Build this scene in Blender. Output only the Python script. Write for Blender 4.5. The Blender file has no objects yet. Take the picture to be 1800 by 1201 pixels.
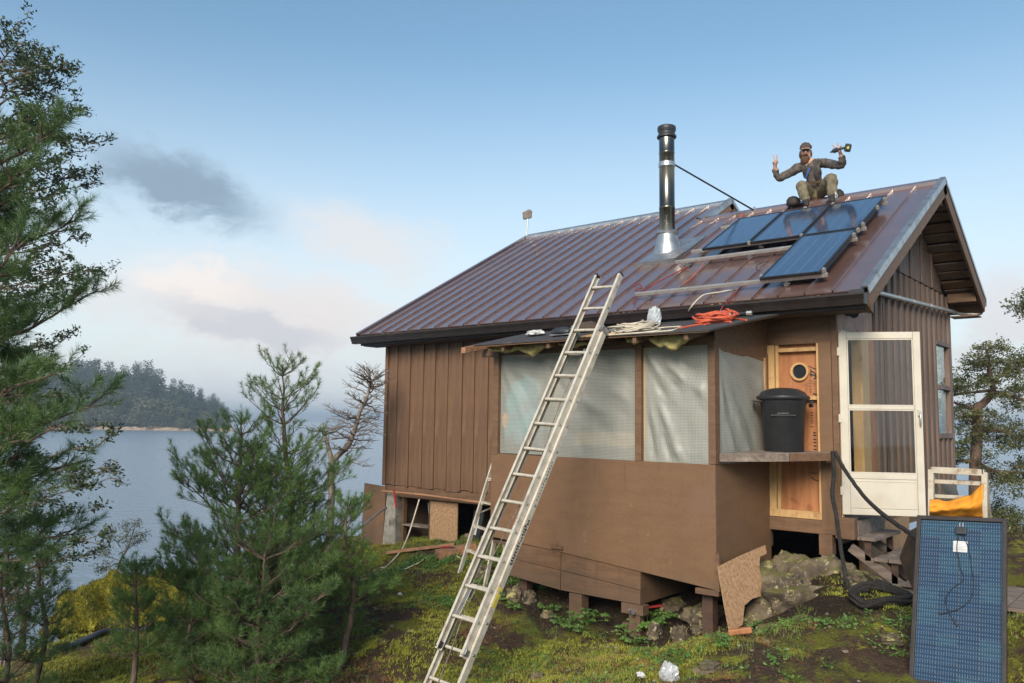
import bpy, bmesh, math, random
import numpy as np
from mathutils import Vector, Matrix, noise as mnoise
random.seed(4); RNG = np.random.default_rng(11)
SC = bpy.context.scene; COL = SC.collection
R = math.radians

# ------------------------------------------------------------------ camera, sky, sun, exposure
CF = 1450.78
CR = np.array([0.76585154, 0.6428818, 0.01320638]); CU = np.array([0.05266775, -0.08318463, 0.99514141])
CD = np.array([-0.64085687, 0.76143503, 0.09756621]); CP = np.array([0., 0., 1.7])
cam_d = bpy.data.cameras.new('camera'); cam = bpy.data.objects.new('camera', cam_d); COL.objects.link(cam)
cam_d.sensor_width = 36; cam_d.lens = CF*36/1800; cam_d.clip_start = .05; cam_d.clip_end = 60000
M = Matrix(((CR[0], CU[0], -CD[0], 0), (CR[1], CU[1], -CD[1], 0), (CR[2], CU[2], -CD[2], 1.7), (0, 0, 0, 1)))
cam.matrix_world = M; SC.camera = cam

def ray(x, y): return CD + CR*(x-900)/CF - CU*(y-600.5)/CF
def at(x, y, t): return CP + ray(x, y)*t
def on(x, y, ax, val):
    v = ray(x, y); i = 'xyz'.index(ax); return CP + v*((val-CP[i])/v[i])

SUN_DIR = np.array([.34, -.85, .50]); SUN_DIR /= np.linalg.norm(SUN_DIR)
world = bpy.data.worlds.new('World'); SC.world = world; world.use_nodes = True

class V:
    """tiny node expression helper"""
    nt = None
    def __init__(s, sock): s.s = sock
    @staticmethod
    def m(op, *a, clamp=False):
        n = V.nt.nodes.new('ShaderNodeMath'); n.operation = op; n.use_clamp = clamp
        for i, x in enumerate(a):
            if isinstance(x, V): V.nt.links.new(x.s, n.inputs[i])
            else: n.inputs[i].default_value = x
        return V(n.outputs[0])
    def __add__(s, o): return V.m('ADD', s, o)
    def __radd__(s, o): return V.m('ADD', o, s)
    def __sub__(s, o): return V.m('SUBTRACT', s, o)
    def __rsub__(s, o): return V.m('SUBTRACT', o, s)
    def __mul__(s, o): return V.m('MULTIPLY', s, o)
    def __rmul__(s, o): return V.m('MULTIPLY', o, s)
    def __truediv__(s, o): return V.m('DIVIDE', s, o)
    def smooth(s, a, b):
        n = V.nt.nodes.new('ShaderNodeMapRange'); n.interpolation_type = 'SMOOTHSTEP'
        V.nt.links.new(s.s, n.inputs[0]); n.inputs[1].default_value = a; n.inputs[2].default_value = b
        return V(n.outputs[0])
def mixc(nt, fac, a, b, mode='MIX'):
    n = nt.nodes.new('ShaderNodeMix'); n.data_type = 'RGBA'; n.blend_type = mode
    for i, x in ((0, fac), (6, a), (7, b)):
        if isinstance(x, V): nt.links.new(x.s, n.inputs[i])
        elif isinstance(x, bpy.types.NodeSocket): nt.links.new(x, n.inputs[i])
        elif i == 0: n.inputs[0].default_value = x
        else: n.inputs[i].default_value = (*x, 1) if len(x) == 3 else x
    return n.outputs[2]
def tnoise(nt, vec, scale, detail=5, rough=.55, dist=0, sc=(1, 1, 1)):
    mp = nt.nodes.new('ShaderNodeMapping'); mp.inputs['Scale'].default_value = sc
    nt.links.new(vec, mp.inputs[0]); n = nt.nodes.new('ShaderNodeTexNoise')
    nt.links.new(mp.outputs[0], n.inputs['Vector']); n.inputs['Scale'].default_value = scale
    n.inputs['Detail'].default_value = detail; n.inputs['Roughness'].default_value = rough; n.inputs['Distortion'].default_value = dist
    return V(n.outputs[0])

def build_world():
    nt = world.node_tree; nt.nodes.clear(); V.nt = nt
    out = nt.nodes.new('ShaderNodeOutputWorld'); bg = nt.nodes.new('ShaderNodeBackground'); bg.inputs[1].default_value = .101
    nt.links.new(bg.outputs[0], out.inputs[0])
    sky = nt.nodes.new('ShaderNodeTexSky'); sky.sky_type = 'NISHITA'; sky.sun_disc = False
    sky.sun_elevation = math.asin(SUN_DIR[2]); sky.sun_rotation = math.atan2(SUN_DIR[0], SUN_DIR[1])
    sky.altitude = 0; sky.air_density = 1.0; sky.dust_density = .6; sky.ozone_density = 1.5
    tc = nt.nodes.new('ShaderNodeTexCoord'); sep = nt.nodes.new('ShaderNodeSeparateXYZ')
    nt.links.new(tc.outputs['Generated'], sep.inputs[0])
    x, y, z = (V(sep.outputs[i]) for i in range(3))
    az = V.m('ARCTAN2', x, y); el = V.m('ARCSINE', z)
    cmb = nt.nodes.new('ShaderNodeCombineXYZ')
    nt.links.new(az.s, cmb.inputs[0]); nt.links.new(el.s, cmb.inputs[1])
    n1 = tnoise(nt, cmb.outputs[0], 5.0, 7, .58, .3, (1, 2.3, 1)); n2 = tnoise(nt, cmb.outputs[0], 13, 8, .66, .3, (1, 1.8, 1))
    n3 = tnoise(nt, cmb.outputs[0], 2.2, 5, .55, 0, (1, 3.2, 1))
    azw = az + (n1-.5)*.16 + (n2-.5)*.05; elw = el + (n2-.5)*.085 + (n1-.5)*.06
    def patch(p0, p1, thick, soft=1.0, nz=.9):
        """cloud bank between two measured directions"""
        d0, d1 = ray(*p0), ray(*p1)
        a0, e0 = math.atan2(d0[0], d0[1]), math.asin(d0[2]/np.linalg.norm(d0)); a1, e1 = math.atan2(d1[0], d1[1]), math.asin(d1[2]/np.linalg.norm(d1))
        cx, cy = (a0+a1)/2, (e0+e1)/2; L = math.hypot(a1-a0, e1-e0)/2; ux, uy = (a1-a0)/(2*L), (e1-e0)/(2*L)
        dx, dy = azw-cx, elw-cy
        u = (dx*ux + dy*uy)/L; v = (dx*(-uy) + dy*ux)/thick
        r2 = u*u + v*v; g = V.m('EXPONENT', r2*-1.3)
        return (g*(1-nz*.5) + g*n2*nz + (n1-.5)*g*.5).smooth(.10*soft, .85)
    base = mixc(nt, 1.0, sky.outputs[0], (1.0, 1.14, 1.07), 'MULTIPLY')
    # haze bank towards the horizon, all round
    hz = (el*-1).smooth(-.46, -.02)*(.86 + (n3-.5)*.35)
    c = mixc(nt, hz, base, (5.5, 5.75, 5.9))
    # broken cloud all round at low height
    gen = ((n3*.6+n1*.55) - (el-.05)*.9).smooth(.50, .74)*(el*-1).smooth(-.42, -.22)
    c = mixc(nt, gen*.45, c, (4.9, 4.8, 5.0))
    c = mixc(nt, patch((100, 510), (760, 575), .062, .5, .8)*.9, c, (5.7, 5.3, 5.15))
    c = mixc(nt, patch((190, 478), (480, 505), .026, .8, 1.1)*.55, c, (6.9, 6.2, 5.7))
    c = mixc(nt, patch((480, 370), (800, 470), .045, .8, 1.1)*.7, c, (5.5, 5.3, 5.2))
    c = mixc(nt, patch((1700, 470), (1830, 640), .06)*.6, c, (5.2, 4.7, 4.7))
    c = mixc(nt, patch((110, 262), (480, 392), .043, .75, 1.1)*1.0, c, (1.9, 2.6, 3.35))
    c = mixc(nt, patch((240, 545), (640, 600), .022, .8, 1.2)*.5, c, (3.3, 3.6, 4.2))
    nt.links.new(c, bg.inputs[0])
build_world()
sun_d = bpy.data.lights.new('sun', 'SUN'); sun_d.energy = 3.0; sun_d.angle = R(28); sun_d.color = (1, .88, .74)
sun = bpy.data.objects.new('sun', sun_d); COL.objects.link(sun)
sun.rotation_euler = Vector(SUN_DIR).to_track_quat('Z', 'Y').to_euler()
SC.view_settings.view_transform = 'Standard'; SC.view_settings.look = 'None'; SC.view_settings.gamma = 1
SC.view_settings.use_curve_mapping = False; SC.view_settings.exposure = 0.70

# ------------------------------------------------------------------ materials
MATS = {}
def mat(name, c1, c2=None, rough=.7, metal=0, scale=4, sc=(1, 1, 1), bump=.0, bscale=60, bsc=None, spec=.5, coords='Object', detail=6, contrast=(.35, .65), c3=None, s3=1.3, trans=0, coat=0):
    m = bpy.data.materials.new(name); m.use_nodes = True; nt = m.node_tree; V.nt = nt
    b = nt.nodes['Principled BSDF']; tc = nt.nodes.new('ShaderNodeTexCoord'); vec = tc.outputs[coords]
    if c2 is None: c2 = tuple(x*.8 for x in c1)
    f = tnoise(nt, vec, scale, detail, .6, 0, sc).smooth(*contrast)
    col = mixc(nt, f, c1, c2)
    if c3: col = mixc(nt, tnoise(nt, vec, s3, 6, .62).smooth(.55, .68), col, c3)
    nt.links.new(col, b.inputs['Base Color']); b.inputs['Roughness'].default_value = rough
    b.inputs['Metallic'].default_value = metal; b.inputs['Specular IOR Level'].default_value = spec; b.inputs['Coat Weight'].default_value = coat
    if bump:
        bn = nt.nodes.new('ShaderNodeBump'); bn.inputs['Strength'].default_value = bump; bn.inputs['Distance'].default_value = .01
        nt.links.new(tnoise(nt, vec, bscale, 5, .6, 0, bsc or sc).s, bn.inputs['Height']); nt.links.new(bn.outputs[0], b.inputs['Normal'])
    if trans: # leaf-like translucency
        tr = nt.nodes.new('ShaderNodeBsdfTranslucent'); nt.links.new(col, tr.inputs[0]); mx = nt.nodes.new('ShaderNodeMixShader')
        mx.inputs[0].default_value = trans; o = nt.nodes['Material Output']
        nt.links.new(b.outputs[0], mx.inputs[1]); nt.links.new(tr.outputs[0], mx.inputs[2]); nt.links.new(mx.outputs[0], o.inputs[0])
    MATS[name] = m; return m
BR = (.176, .098, .051); BR2 = (.156, .086, .045)
m_ply = mat('brown_paint_plywood', BR, BR2, .62, scale=3, sc=(1, 1, 3), bump=.35, bscale=45, bsc=(1, 1, 3), c3=(.175, .098, .058), s3=1.1)
m_board = mat('brown_paint_board', (.162, .090, .048), (.118, .064, .036), .6, scale=4, sc=(3, 3, .35), bump=.4, bscale=60, bsc=(4, 4, .4), c3=(.20, .115, .072), s3=1.5)
m_gable = mat('greyish_brown_board', (.17, .115, .088), (.115, .075, .058), .55, scale=4, sc=(3, 3, .35), bump=.4, bscale=60, bsc=(4, 4, .4), c3=(.19, .14, .12), s3=1.6)  # greyer brown than the front wall boards
m_trim = mat('brown_trim', (.168, .093, .050), (.12, .066, .036), .6, scale=6, sc=(.5, 3, 3), bump=.3)
m_dark = mat('dark_gutter_paint', (.016, .012, .012), (.024, .018, .017), .42, scale=5, bump=.15, c3=(.035, .025, .02), s3=3)
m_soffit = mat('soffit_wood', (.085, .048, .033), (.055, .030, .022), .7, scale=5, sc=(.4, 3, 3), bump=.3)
m_roof = mat('brown_roof_metal', (.18, .105, .09), (.155, .09, .078), .30, metal=.25, scale=2.2, bump=.10, bscale=5, spec=1.0, coat=1.0, c3=(.19, .11, .09), s3=2.5)
m_roof.node_tree.nodes['Principled BSDF'].inputs['Coat IOR'].default_value = 1.8; m_roof.node_tree.nodes['Principled BSDF'].inputs['Coat Roughness'].default_value = .16
m_galv = mat('galvanised_flashing', (.50, .51, .52), (.38, .39, .40), .38, metal=.85, scale=7, bump=.05, c3=(.30, .29, .28), s3=5)
m_steel = mat('stainless_pipe', (.24, .22, .18), (.15, .135, .11), .24, metal=1, scale=3, bump=.03, sc=(1, 1, .3))
m_black = mat('black_cap', (.020, .022, .026), (.028, .030, .034), .45, scale=8, bump=.1)
m_alu = mat('anodised_rail', (.62, .60, .56), (.52, .50, .47), .35, metal=.7, scale=8)
m_ladder = mat('worn_ladder_metal', (.58, .54, .46), (.46, .42, .35), .5, metal=.15, scale=9, sc=(1, 1, 1), bump=.12, bscale=40, c3=(.36, .31, .25), s3=7)
m_pine_lumber = mat('new_pine_lumber', (.56, .36, .16), (.46, .28, .12), .6, scale=6, sc=(3, 3, .5), bump=.2, c3=(.36, .2, .08), s3=6)
m_orange_ply = mat('bare_orange_plywood', (.42, .185, .075), (.30, .115, .045), .6, scale=5, sc=(2.5, 2.5, .35), bump=.25, contrast=(.3, .7), c3=(.24, .09, .04), s3=5)
m_tan_ply = mat('tan_plywood', (.40, .255, .19), (.30, .17, .12), .65, scale=6, sc=(2, 2, .5), bump=.3, contrast=(.4, .62), c3=(.24, .12, .09), s3=7)
m_cream = mat('cream_door_paint', (.56, .52, .44), (.50, .455, .38), .42, scale=3, bump=.05, c3=(.48, .41, .31), s3=4)
m_grey_wood = mat('weathered_grey_wood', (.24, .19, .155), (.14, .105, .085), .8, scale=7, sc=(.5, 3, 3), bump=.6, c3=(.33, .27, .22), s3=3)
m_osb = mat('osb', (.36, .22, .12), (.26, .15, .075), .7, scale=30, bump=.5, bscale=30, contrast=(.44, .62), c3=(.43, .30, .18), s3=34, detail=3)
m_concrete = mat('mossy_concrete', (.30, .28, .24), (.19, .18, .15), .9, scale=9, bump=.6, bscale=40, c3=(.07, .07, .05), s3=6)
m_can = mat('black_plastic', (.018, .020, .022), (.024, .026, .029), .42, scale=12, bump=.15, bscale=90)
m_rope = mat('black_rope', (.012, .011, .010), (.024, .021, .019), .8, scale=20, bump=.5)
m_cord = mat('white_cord', (.62, .56, .44), (.50, .44, .34), .55, scale=15)
m_redcord = mat('red_orange_cord', (.60, .12, .055), (.48, .085, .04), .5, scale=15)
m_red = mat('red_plastic', (.30, .028, .025), (.22, .02, .02), .45)
m_insul = mat('yellow_insulation', (.52, .46, .20), (.40, .34, .13), .95, scale=25, bump=1.0, bscale=50, c3=(.58, .52, .28), s3=9)
m_shingle = mat('roll_roofing', (.060, .058, .062), (.040, .038, .041), .85, scale=60, bump=.6, bscale=200, c3=(.10, .075, .065), s3=2.5)
m_bark = mat('bark', (.17, .12, .09), (.075, .052, .040), .9, scale=14, sc=(2, 2, .5), bump=1.0, bscale=40, c3=(.23, .18, .14), s3=6)
m_bark_red = mat('reddish_bark', (.16, .10, .075), (.085, .052, .04), .85, scale=12, bump=.8, bscale=35, c3=(.22, .17, .13), s3=6)
m_twig = mat('dead_twig', (.22, .185, .16), (.12, .10, .085), .9, scale=20, bump=.6, c3=(.30, .26, .23), s3=8)
m_needle = mat('pine_needles', (.155, .25, .055), (.080, .155, .045), .55, scale=5, trans=.25, contrast=(.3, .7), c3=(.19, .19, .05), s3=3.5)
m_needle2 = mat('pine_needles_deep', (.115, .19, .048), (.060, .12, .040), .5, scale=3, trans=.2, contrast=(.3, .7), c3=(.085, .15, .04), s3=1.3)
m_leaf = mat('small_dark_leaves', (.065, .092, .028), (.032, .055, .024), .5, scale=3, trans=.2, contrast=(.3, .7), c3=(.11, .115, .04), s3=2.0)
m_leaf2 = mat('olive_leaves', (.13, .145, .045), (.070, .090, .034), .5, scale=2, trans=.2, contrast=(.3, .7), c3=(.16, .12, .05), s3=1.2)
m_moss = mat('yellow_moss', (.38, .33, .035), (.20, .20, .03), .95, scale=6, bump=1, bscale=60, contrast=(.3, .7), c3=(.10, .065, .03), s3=2.2)
m_cloth = mat('orange_cloth', (.80, .32, .025), (.72, .27, .02), .85, scale=8, bump=.2, bscale=120)
m_glassdark = mat('dark_glass', (.010, .014, .02), (.012, .016, .022), .06, scale=3, spec=.7)
m_frame = mat('black_panel_frame', (.012, .012, .014), (.02, .02, .022), .35, scale=8)
m_bronze = mat('dark_bronze_frame', (.026, .022, .022), (.038, .032, .030), .5, metal=.3, scale=8)
m_skin = mat('skin', (.55, .31, .22), (.46, .25, .17), .55, scale=15)
m_jacket = mat('grey_brown_jacket', (.135, .115, .10), (.055, .045, .04), .9, scale=18, bump=.5, bscale=60)
m_pants = mat('khaki_trousers', (.20, .17, .105), (.10, .085, .055), .9, scale=10, bump=.5, bscale=50)
m_beard = mat('brown_beard', (.13, .065, .035), (.07, .035, .02), .9, scale=40, bump=1, bscale=90)
m_boot = mat('dark_boot', (.035, .026, .022), (.02, .018, .018), .7, scale=10)
m_blue = mat('blue_strap', (.03, .10, .33), None, .7)
m_cap = mat('grey_cap', (.085, .06, .05), (.05, .035, .03), .85, scale=30)
m_capbill = mat('tan_cap_bill', (.36, .24, .15), None, .8)
m_teal = mat('teal_tarp', (.10, .50, .62), (.03, .22, .36), .6, scale=4, contrast=(.4, .6), c3=(.30, .45, .48), s3=3)
m_white = mat('white_plastic', (.62, .62, .62), (.5, .5, .5), .5, scale=6)
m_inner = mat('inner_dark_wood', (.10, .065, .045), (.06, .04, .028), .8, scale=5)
m_brick = mat('dirt_shadow_skirt', (.06, .045, .035), (.035, .027, .022), .95, scale=6, bump=.6)
m_plank = mat('bare_plank', (.36, .19, .10), (.25, .125, .065), .75, scale=6, sc=(.5, 3, 3), bump=.4, c3=(.20, .12, .08), s3=5)
m_yellow = mat('yellow_label', (.62, .52, .06), None, .5)

def weather(m, tint_d, tint_l):
    nt = m.node_tree; V.nt = nt; b = nt.nodes['Principled BSDF']; src = b.inputs['Base Color'].links[0].from_socket
    g = nt.nodes.new('ShaderNodeNewGeometry'); p = g.outputs['Position']; sp = nt.nodes.new('ShaderNodeSeparateXYZ'); nt.links.new(p, sp.inputs[0])
    c = mixc(nt, tnoise(nt, p, 3, 6, .65, 0, (5, 5, .35)).smooth(.56, .72)*.55, src, tint_d)
    c = mixc(nt, tnoise(nt, p, 60, 3, .6, 0, (1, 1, .25)).smooth(.62, .72)*.35, c, tint_d)
    c = mixc(nt, tnoise(nt, p, 38, 2, .5).smooth(.70, .76)*.6, c, tint_l)
    mud = ((V(sp.outputs[2])*-1.3) + .35 + (tnoise(nt, p, 4, 7, .7)-.5)*1.5).smooth(.15, .6); c = mixc(nt, mud*.45, c, (.085, .062, .045))
    nt.links.new(c, b.inputs['Base Color'])
weather(m_ply, (.105, .058, .035), (.27, .18, .12)); weather(m_board, (.085, .045, .028), (.24, .15, .10)); weather(m_trim, (.09, .05, .03), (.26, .17, .11))
def m_rock():
    m = bpy.data.materials.new('lichen_rock'); m.use_nodes = True; nt = m.node_tree; V.nt = nt; b = nt.nodes['Principled BSDF']
    tc = nt.nodes.new('ShaderNodeTexCoord'); g = nt.nodes.new('ShaderNodeNewGeometry'); v = g.outputs['Position']
    col = mixc(nt, tnoise(nt, v, 4, 8, .65).smooth(.38, .62), (.17, .135, .085), (.075, .058, .040))
    col = mixc(nt, tnoise(nt, v, 7.5, 7, .68).smooth(.56, .63), col, (.38, .35, .15))
    col = mixc(nt, tnoise(nt, v, 13, 6, .7).smooth(.60, .66), col, (.42, .39, .32))
    col = mixc(nt, tnoise(nt, v, 5.5, 6, .7, 0, (1, 1, .5)).smooth(.58, .64), col, (.035, .028, .022))
    sp = nt.nodes.new('ShaderNodeSeparateXYZ'); nt.links.new(g.outputs['Normal'], sp.inputs[0])
    up = (V(sp.outputs[2]) + (tnoise(nt, v, 5, 6, .65)-.5)*1.4).smooth(.75, 1.0)
    col = mixc(nt, up*.75, col, (.13, .125, .028))
    nt.links.new(col, b.inputs['Base Color']); b.inputs['Roughness'].default_value = .92
    bn = nt.nodes.new('ShaderNodeBump'); bn.inputs['Strength'].default_value = .9; bn.inputs['Distance'].default_value = .04
    nt.links.new((tnoise(nt, v, 9, 9, .7)).s, bn.inputs['Height']); nt.links.new(bn.outputs[0], b.inputs['Normal'])
    return m
m_rock = m_rock()

# ------------------------------------------------------------------ mesh helpers
WL = {}   # world location of every object
class MB:
    def __init__(s): s.v = []; s.f = []
    def add(s, vs, fs):
        o = len(s.v); s.v += [tuple(map(float, p)) for p in vs]; s.f += [tuple(i+o for i in f) for f in fs]; return s
    def box(s, c, d, rot=None):
        vs = [Vector((sx*d[0]/2, sy*d[1]/2, sz*d[2]/2)) for sx in (-1, 1) for sy in (-1, 1) for sz in (-1, 1)]
        if rot is not None: vs = [rot @ v for v in vs]
        return s.add([v+Vector(c) for v in vs], [(0, 1, 3, 2), (4, 6, 7, 5), (0, 4, 5, 1), (2, 3, 7, 6), (0, 2, 6, 4), (1, 5, 7, 3)])
    def bb(s, x0, x1, y0, y1, z0, z1): return s.box(((x0+x1)/2, (y0+y1)/2, (z0+z1)/2), (x1-x0, y1-y0, z1-z0))
    def beam(s, p0, p1, w, h, up=(0, 0, 1)):
        p0, p1 = Vector(p0), Vector(p1); d = (p1-p0); L = d.length; d.normalize()
        sd = d.cross(Vector(up)).normalized(); u = sd.cross(d)
        return s.box((p0+p1)/2, (L, w, h), Matrix((d, sd, u)).transposed())
    def prism(s, poly, off):
        n = len(poly); off = Vector(off); a = [Vector(p) for p in poly]
        return s.add(a+[p+off for p in a], [tuple(range(n))[::-1], tuple(range(n, 2*n))] + [(i, (i+1) % n, (i+1) % n+n, i+n) for i in range(n)])
    def tube(s, pts, r, n=8, cap=True):
        pts = [Vector(p) for p in pts]; rs = r if hasattr(r, '__len__') else [r]*len(pts)
        o = len(s.v); prev = None
        for i, p in enumerate(pts):
            d = (pts[min(i+1, len(pts)-1)]-pts[max(i-1, 0)])
            d = d.normalized() if d.length > 1e-9 else Vector((0, 0, 1))
            if prev is None: a = d.orthogonal().normalized()
            else:
                a = prev - d*prev.dot(d); a = a.normalized() if a.length > 1e-6 else d.orthogonal().normalized()
            prev = a; b = d.cross(a)
            for k in range(n):
                t = 2*math.pi*k/n; s.v.append(tuple(p+(a*math.cos(t)+b*math.sin(t))*rs[i]))
        for i in range(len(pts)-1):
            for k in range(n):
                s.f.append((o+i*n+k, o+i*n+(k+1) % n, o+(i+1)*n+(k+1) % n, o+(i+1)*n+k))
        if cap: s.f.append(tuple(o+k for k in range(n))[::-1]); s.f.append(tuple(o+(len(pts)-1)*n+k for k in range(n)))
        return s
    def lathe(s, c, prof, n=24, cap=True):
        c = Vector(c); o = len(s.v)
        for r_, z in prof:
            for k in range(n): t = 2*math.pi*k/n; s.v.append((c.x+r_*math.cos(t), c.y+r_*math.sin(t), c.z+z))
        for i in range(len(prof)-1):
            for k in range(n): s.f.append((o+i*n+k, o+i*n+(k+1) % n, o+(i+1)*n+(k+1) % n, o+(i+1)*n+k))
        if cap: s.f.append(tuple(o+k for k in range(n))[::-1]); s.f.append(tuple(o+(len(prof)-1)*n+k for k in range(n)))
        return s
    def grid(s, fn, nu, nv):
        o = len(s.v)
        for i in range(nu+1):
            for j in range(nv+1): s.v.append(tuple(map(float, fn(i/nu, j/nv))))
        for i in range(nu):
            for j in range(nv): a = o+i*(nv+1)+j; s.f.append((a, a+nv+1, a+nv+2, a+1))
        return s
def tagit(o, label=None, cat=None, group=None, kind=None):
    for k, v in (('label', label), ('category', cat), ('group', group), ('kind', kind)):
        if v: o[k] = v
    return o
def link(name, me, loc=(0, 0, 0), parent=None):
    o = bpy.data.objects.new(name, me); COL.objects.link(o); w = Vector(loc); WL[o.name] = w
    if parent is not None: o.parent = parent; o.location = w-WL[parent.name]
    else: o.location = w
    return o
def mesh_of(name, mb, mt, origin, smooth=False):
    me = bpy.data.meshes.new(name); ox, oy, oz = origin
    me.from_pydata([(x-ox, y-oy, z-oz) for x, y, z in mb.v], [], mb.f)
    bm = bmesh.new(); bm.from_mesh(me); bmesh.ops.recalc_face_normals(bm, faces=bm.faces); bm.to_mesh(me); bm.free()
    for m_ in (mt if isinstance(mt, (list, tuple)) else [mt]): me.materials.append(m_)
    if smooth:
        me.polygons.foreach_set('use_smooth', [True]*len(me.polygons)); me.set_sharp_from_angle(angle=R(45))
    return me
def obj(name, mb, mt, parent=None, smooth=False, bevel=0, label=None, cat=None, group=None, kind=None, origin=None):
    a = np.array(mb.v)
    c = origin if origin is not None else (a.min(0)+a.max(0))/2
    o = link(name, mesh_of(name, mb, mt, c, smooth), c, parent)
    if bevel:
        b = o.modifiers.new('bevel', 'BEVEL'); b.width = bevel; b.segments = 2; b.limit_method = 'ANGLE'; b.angle_limit = R(40)
    return tagit(o, label, cat, group, kind)
def thing(name, label, cat, loc, group=None):
    return tagit(link(name, None, loc), label, cat, group)
def npmesh(name, verts, tris, mt, parent=None, per=3, origin=None, matidx=None):
    """verts (N,3), faces flat indices with `per` corners"""
    verts = np.asarray(verts, dtype=np.float32); c = verts.mean(0) if origin is None else np.array(origin, dtype=np.float32)
    me = bpy.data.meshes.new(name); nf = len(tris)
    me.vertices.add(len(verts)); me.vertices.foreach_set('co', (verts-c).ravel())
    me.loops.add(nf*per); me.loops.foreach_set('vertex_index', np.asarray(tris, dtype=np.int32).ravel())
    me.polygons.add(nf); me.polygons.foreach_set('loop_start', np.arange(0, nf*per, per, dtype=np.int32))
    me.polygons.foreach_set('loop_total', np.full(nf, per, dtype=np.int32))
    for m_ in (mt if isinstance(mt, (list, tuple)) else [mt]): me.materials.append(m_)
    if matidx is not None: me.polygons.foreach_set('material_index', np.asarray(matidx, dtype=np.int32))
    me.update(); me.validate()
    return link(name, me, c, parent)
def catmull(pts, n=8):
    P = [np.array(p, float) for p in pts]; P = [2*P[0]-P[1]]+P+[2*P[-1]-P[-2]]; out = []
    for i in range(1, len(P)-2):
        for k in range(n):
            t = k/n; a, b, c, d = P[i-1:i+3]
            out.append(.5*((2*b)+(-a+c)*t+(2*a-5*b+4*c-d)*t*t+(-a+3*b-3*c+d)*t**3))
    out.append(P[-2]); return out
def nz(x, y, z=0, s=1): return mnoise.noise(Vector((x*s, y*s, z*s)))

# ------------------------------------------------------------------ ground, sea, sky setting
SEA = -5.0
CTRL = [(0, 0, 0), (3, 0, .1), (0, -4, .1), (-4, -4, -.4), (2, 6, .1), (-1.8, 6.8, -.26), (-1.2, 6.9, -.22), (-1.2, 7.6, .05), (-.9, 9, .15), (-1.5, 4.5, -.05), (-3.9, 6.2, -.43), (-2.5, 5.5, -.2),
  (-2.7, 7.1, -.03), (-2.5, 8.6, .0), (-3.2, 8.0, -.18), (-3.2, 9.4, .16), (-3.6, 8.9, -.1), (-4.0, 8.1, -.50), (-4.9, 8.1, -.59), (-5.9, 8.1, -.60), (-6.8, 8.3, -.45),
  (-5.4, 7, -.68), (-5.45, 5.4, -.82), (-6.1, 5.6, -.80), (-7.5, 8.6, -.22), (-8.2, 8.9, -.12), (-8.0, 7.6, -.42), (-9.5, 9.2, -.20), (-10.3, 9.3, -.32), (-9.6, 8.0, -.45),
  (-7.7, 5.2, -.86), (-7.0, 6.5, -.66), (-8.3, 6.6, -.66), (-9.2, 3.7, -.92), (-6.5, 3.2, -.8), (-8.2, 4.7, -.86), (-10.7, 5.7, -1.0), (-10.5, 3.9, -1.05), (-9.6, 7.0, -.62), (-11.2, 8.4, -.45), (-12.3, 10, -.6),
  (-12.5, 6.0, -1.35), (-13.5, 4.5, -3.2), (-12.5, 2.8, -3.0), (-14.5, 7.5, -3.2), (-15, 10, -3), (-8, 12, .0), (-4, 12, .1), (-2.3, 11.5, -.2), (-2.6, 10.0, -.50), (-2.4, 9.4, -.12), (0, 12, .2), (3, 12, .4), (-3.2, 15.5, -.1), (-10, 16, -.6), (-1, 16.5, -.3), (-3.2, 17.2, -.5),
  (3, 17, -.3), (8, 8, .8), (8, 0, .6), (-10, 20, -5.5), (-4, 21, -5.5), (3, 22, -5.5), (12, 20, -5.5), (-16, 14, -6.5), (-18, 8, -6.5), (-18, 2, -6.5), (-15, -2, -5.5), (-12, -6, -3), (-9, .5, -1.6), (-5.5, 1.5, -.6), (14, 4, 1.2), (0, -14, .4), (12, -12, 1.2), (-8, -14, -1.0), (-20, -12, -7)]
_c = np.array(CTRL, float)
def _phi(r): return np.sqrt(r*r+.35)
_A = _phi(np.linalg.norm(_c[:, None, :2]-_c[None, :, :2], axis=2)); _n = len(_c)
_K = np.zeros((_n+3, _n+3)); _K[:_n, :_n] = _A+np.eye(_n)*1e-3; _K[:_n, _n] = 1; _K[:_n, _n+1:] = _c[:, :2]; _K[_n:, :_n] = _K[:_n, _n:].T
_w = np.linalg.solve(_K, np.r_[_c[:, 2], 0, 0, 0])
def hbase(P):
    P = np.atleast_2d(P)[:, :2]; r = np.linalg.norm(P[:, None]-_c[None, :, :2], axis=2)
    h = _phi(r)@_w[:_n] + _w[_n] + P@_w[_n+1:]
    far = np.linalg.norm(P-np.array([-2, 5.]), axis=1)
    k = np.clip((far-17)/10, 0, 1); h = h*(1-k)+(-9)*k
    return np.clip(h, -9, 3)
def _vn(x, y, seed):
    xi, yi = np.floor(x), np.floor(y); fx, fy = x-xi, y-yi; fx = fx*fx*(3-2*fx); fy = fy*fy*(3-2*fy)
    def hsh(a, b): v = np.sin(a*127.1+b*311.7+seed*74.7)*43758.5453; return v-np.floor(v)
    return (hsh(xi, yi)*(1-fx)+hsh(xi+1, yi)*fx)*(1-fy)+(hsh(xi, yi+1)*(1-fx)+hsh(xi+1, yi+1)*fx)*fy
def ground_z(x, y):
    x = np.atleast_1d(np.asarray(x, float)); y = np.atleast_1d(np.asarray(y, float))
    h = hbase(np.stack([x, y], 1))
    for f, a, s in ((.9, .10, 1), (2.3, .09, 2), (5.5, .055, 3), (13, .028, 4)): h = h + (_vn(x*f+50, y*f+50, s)-.5)*a*1.2
    return h
def gz(x, y): return float(ground_z(x, y)[0])

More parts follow.
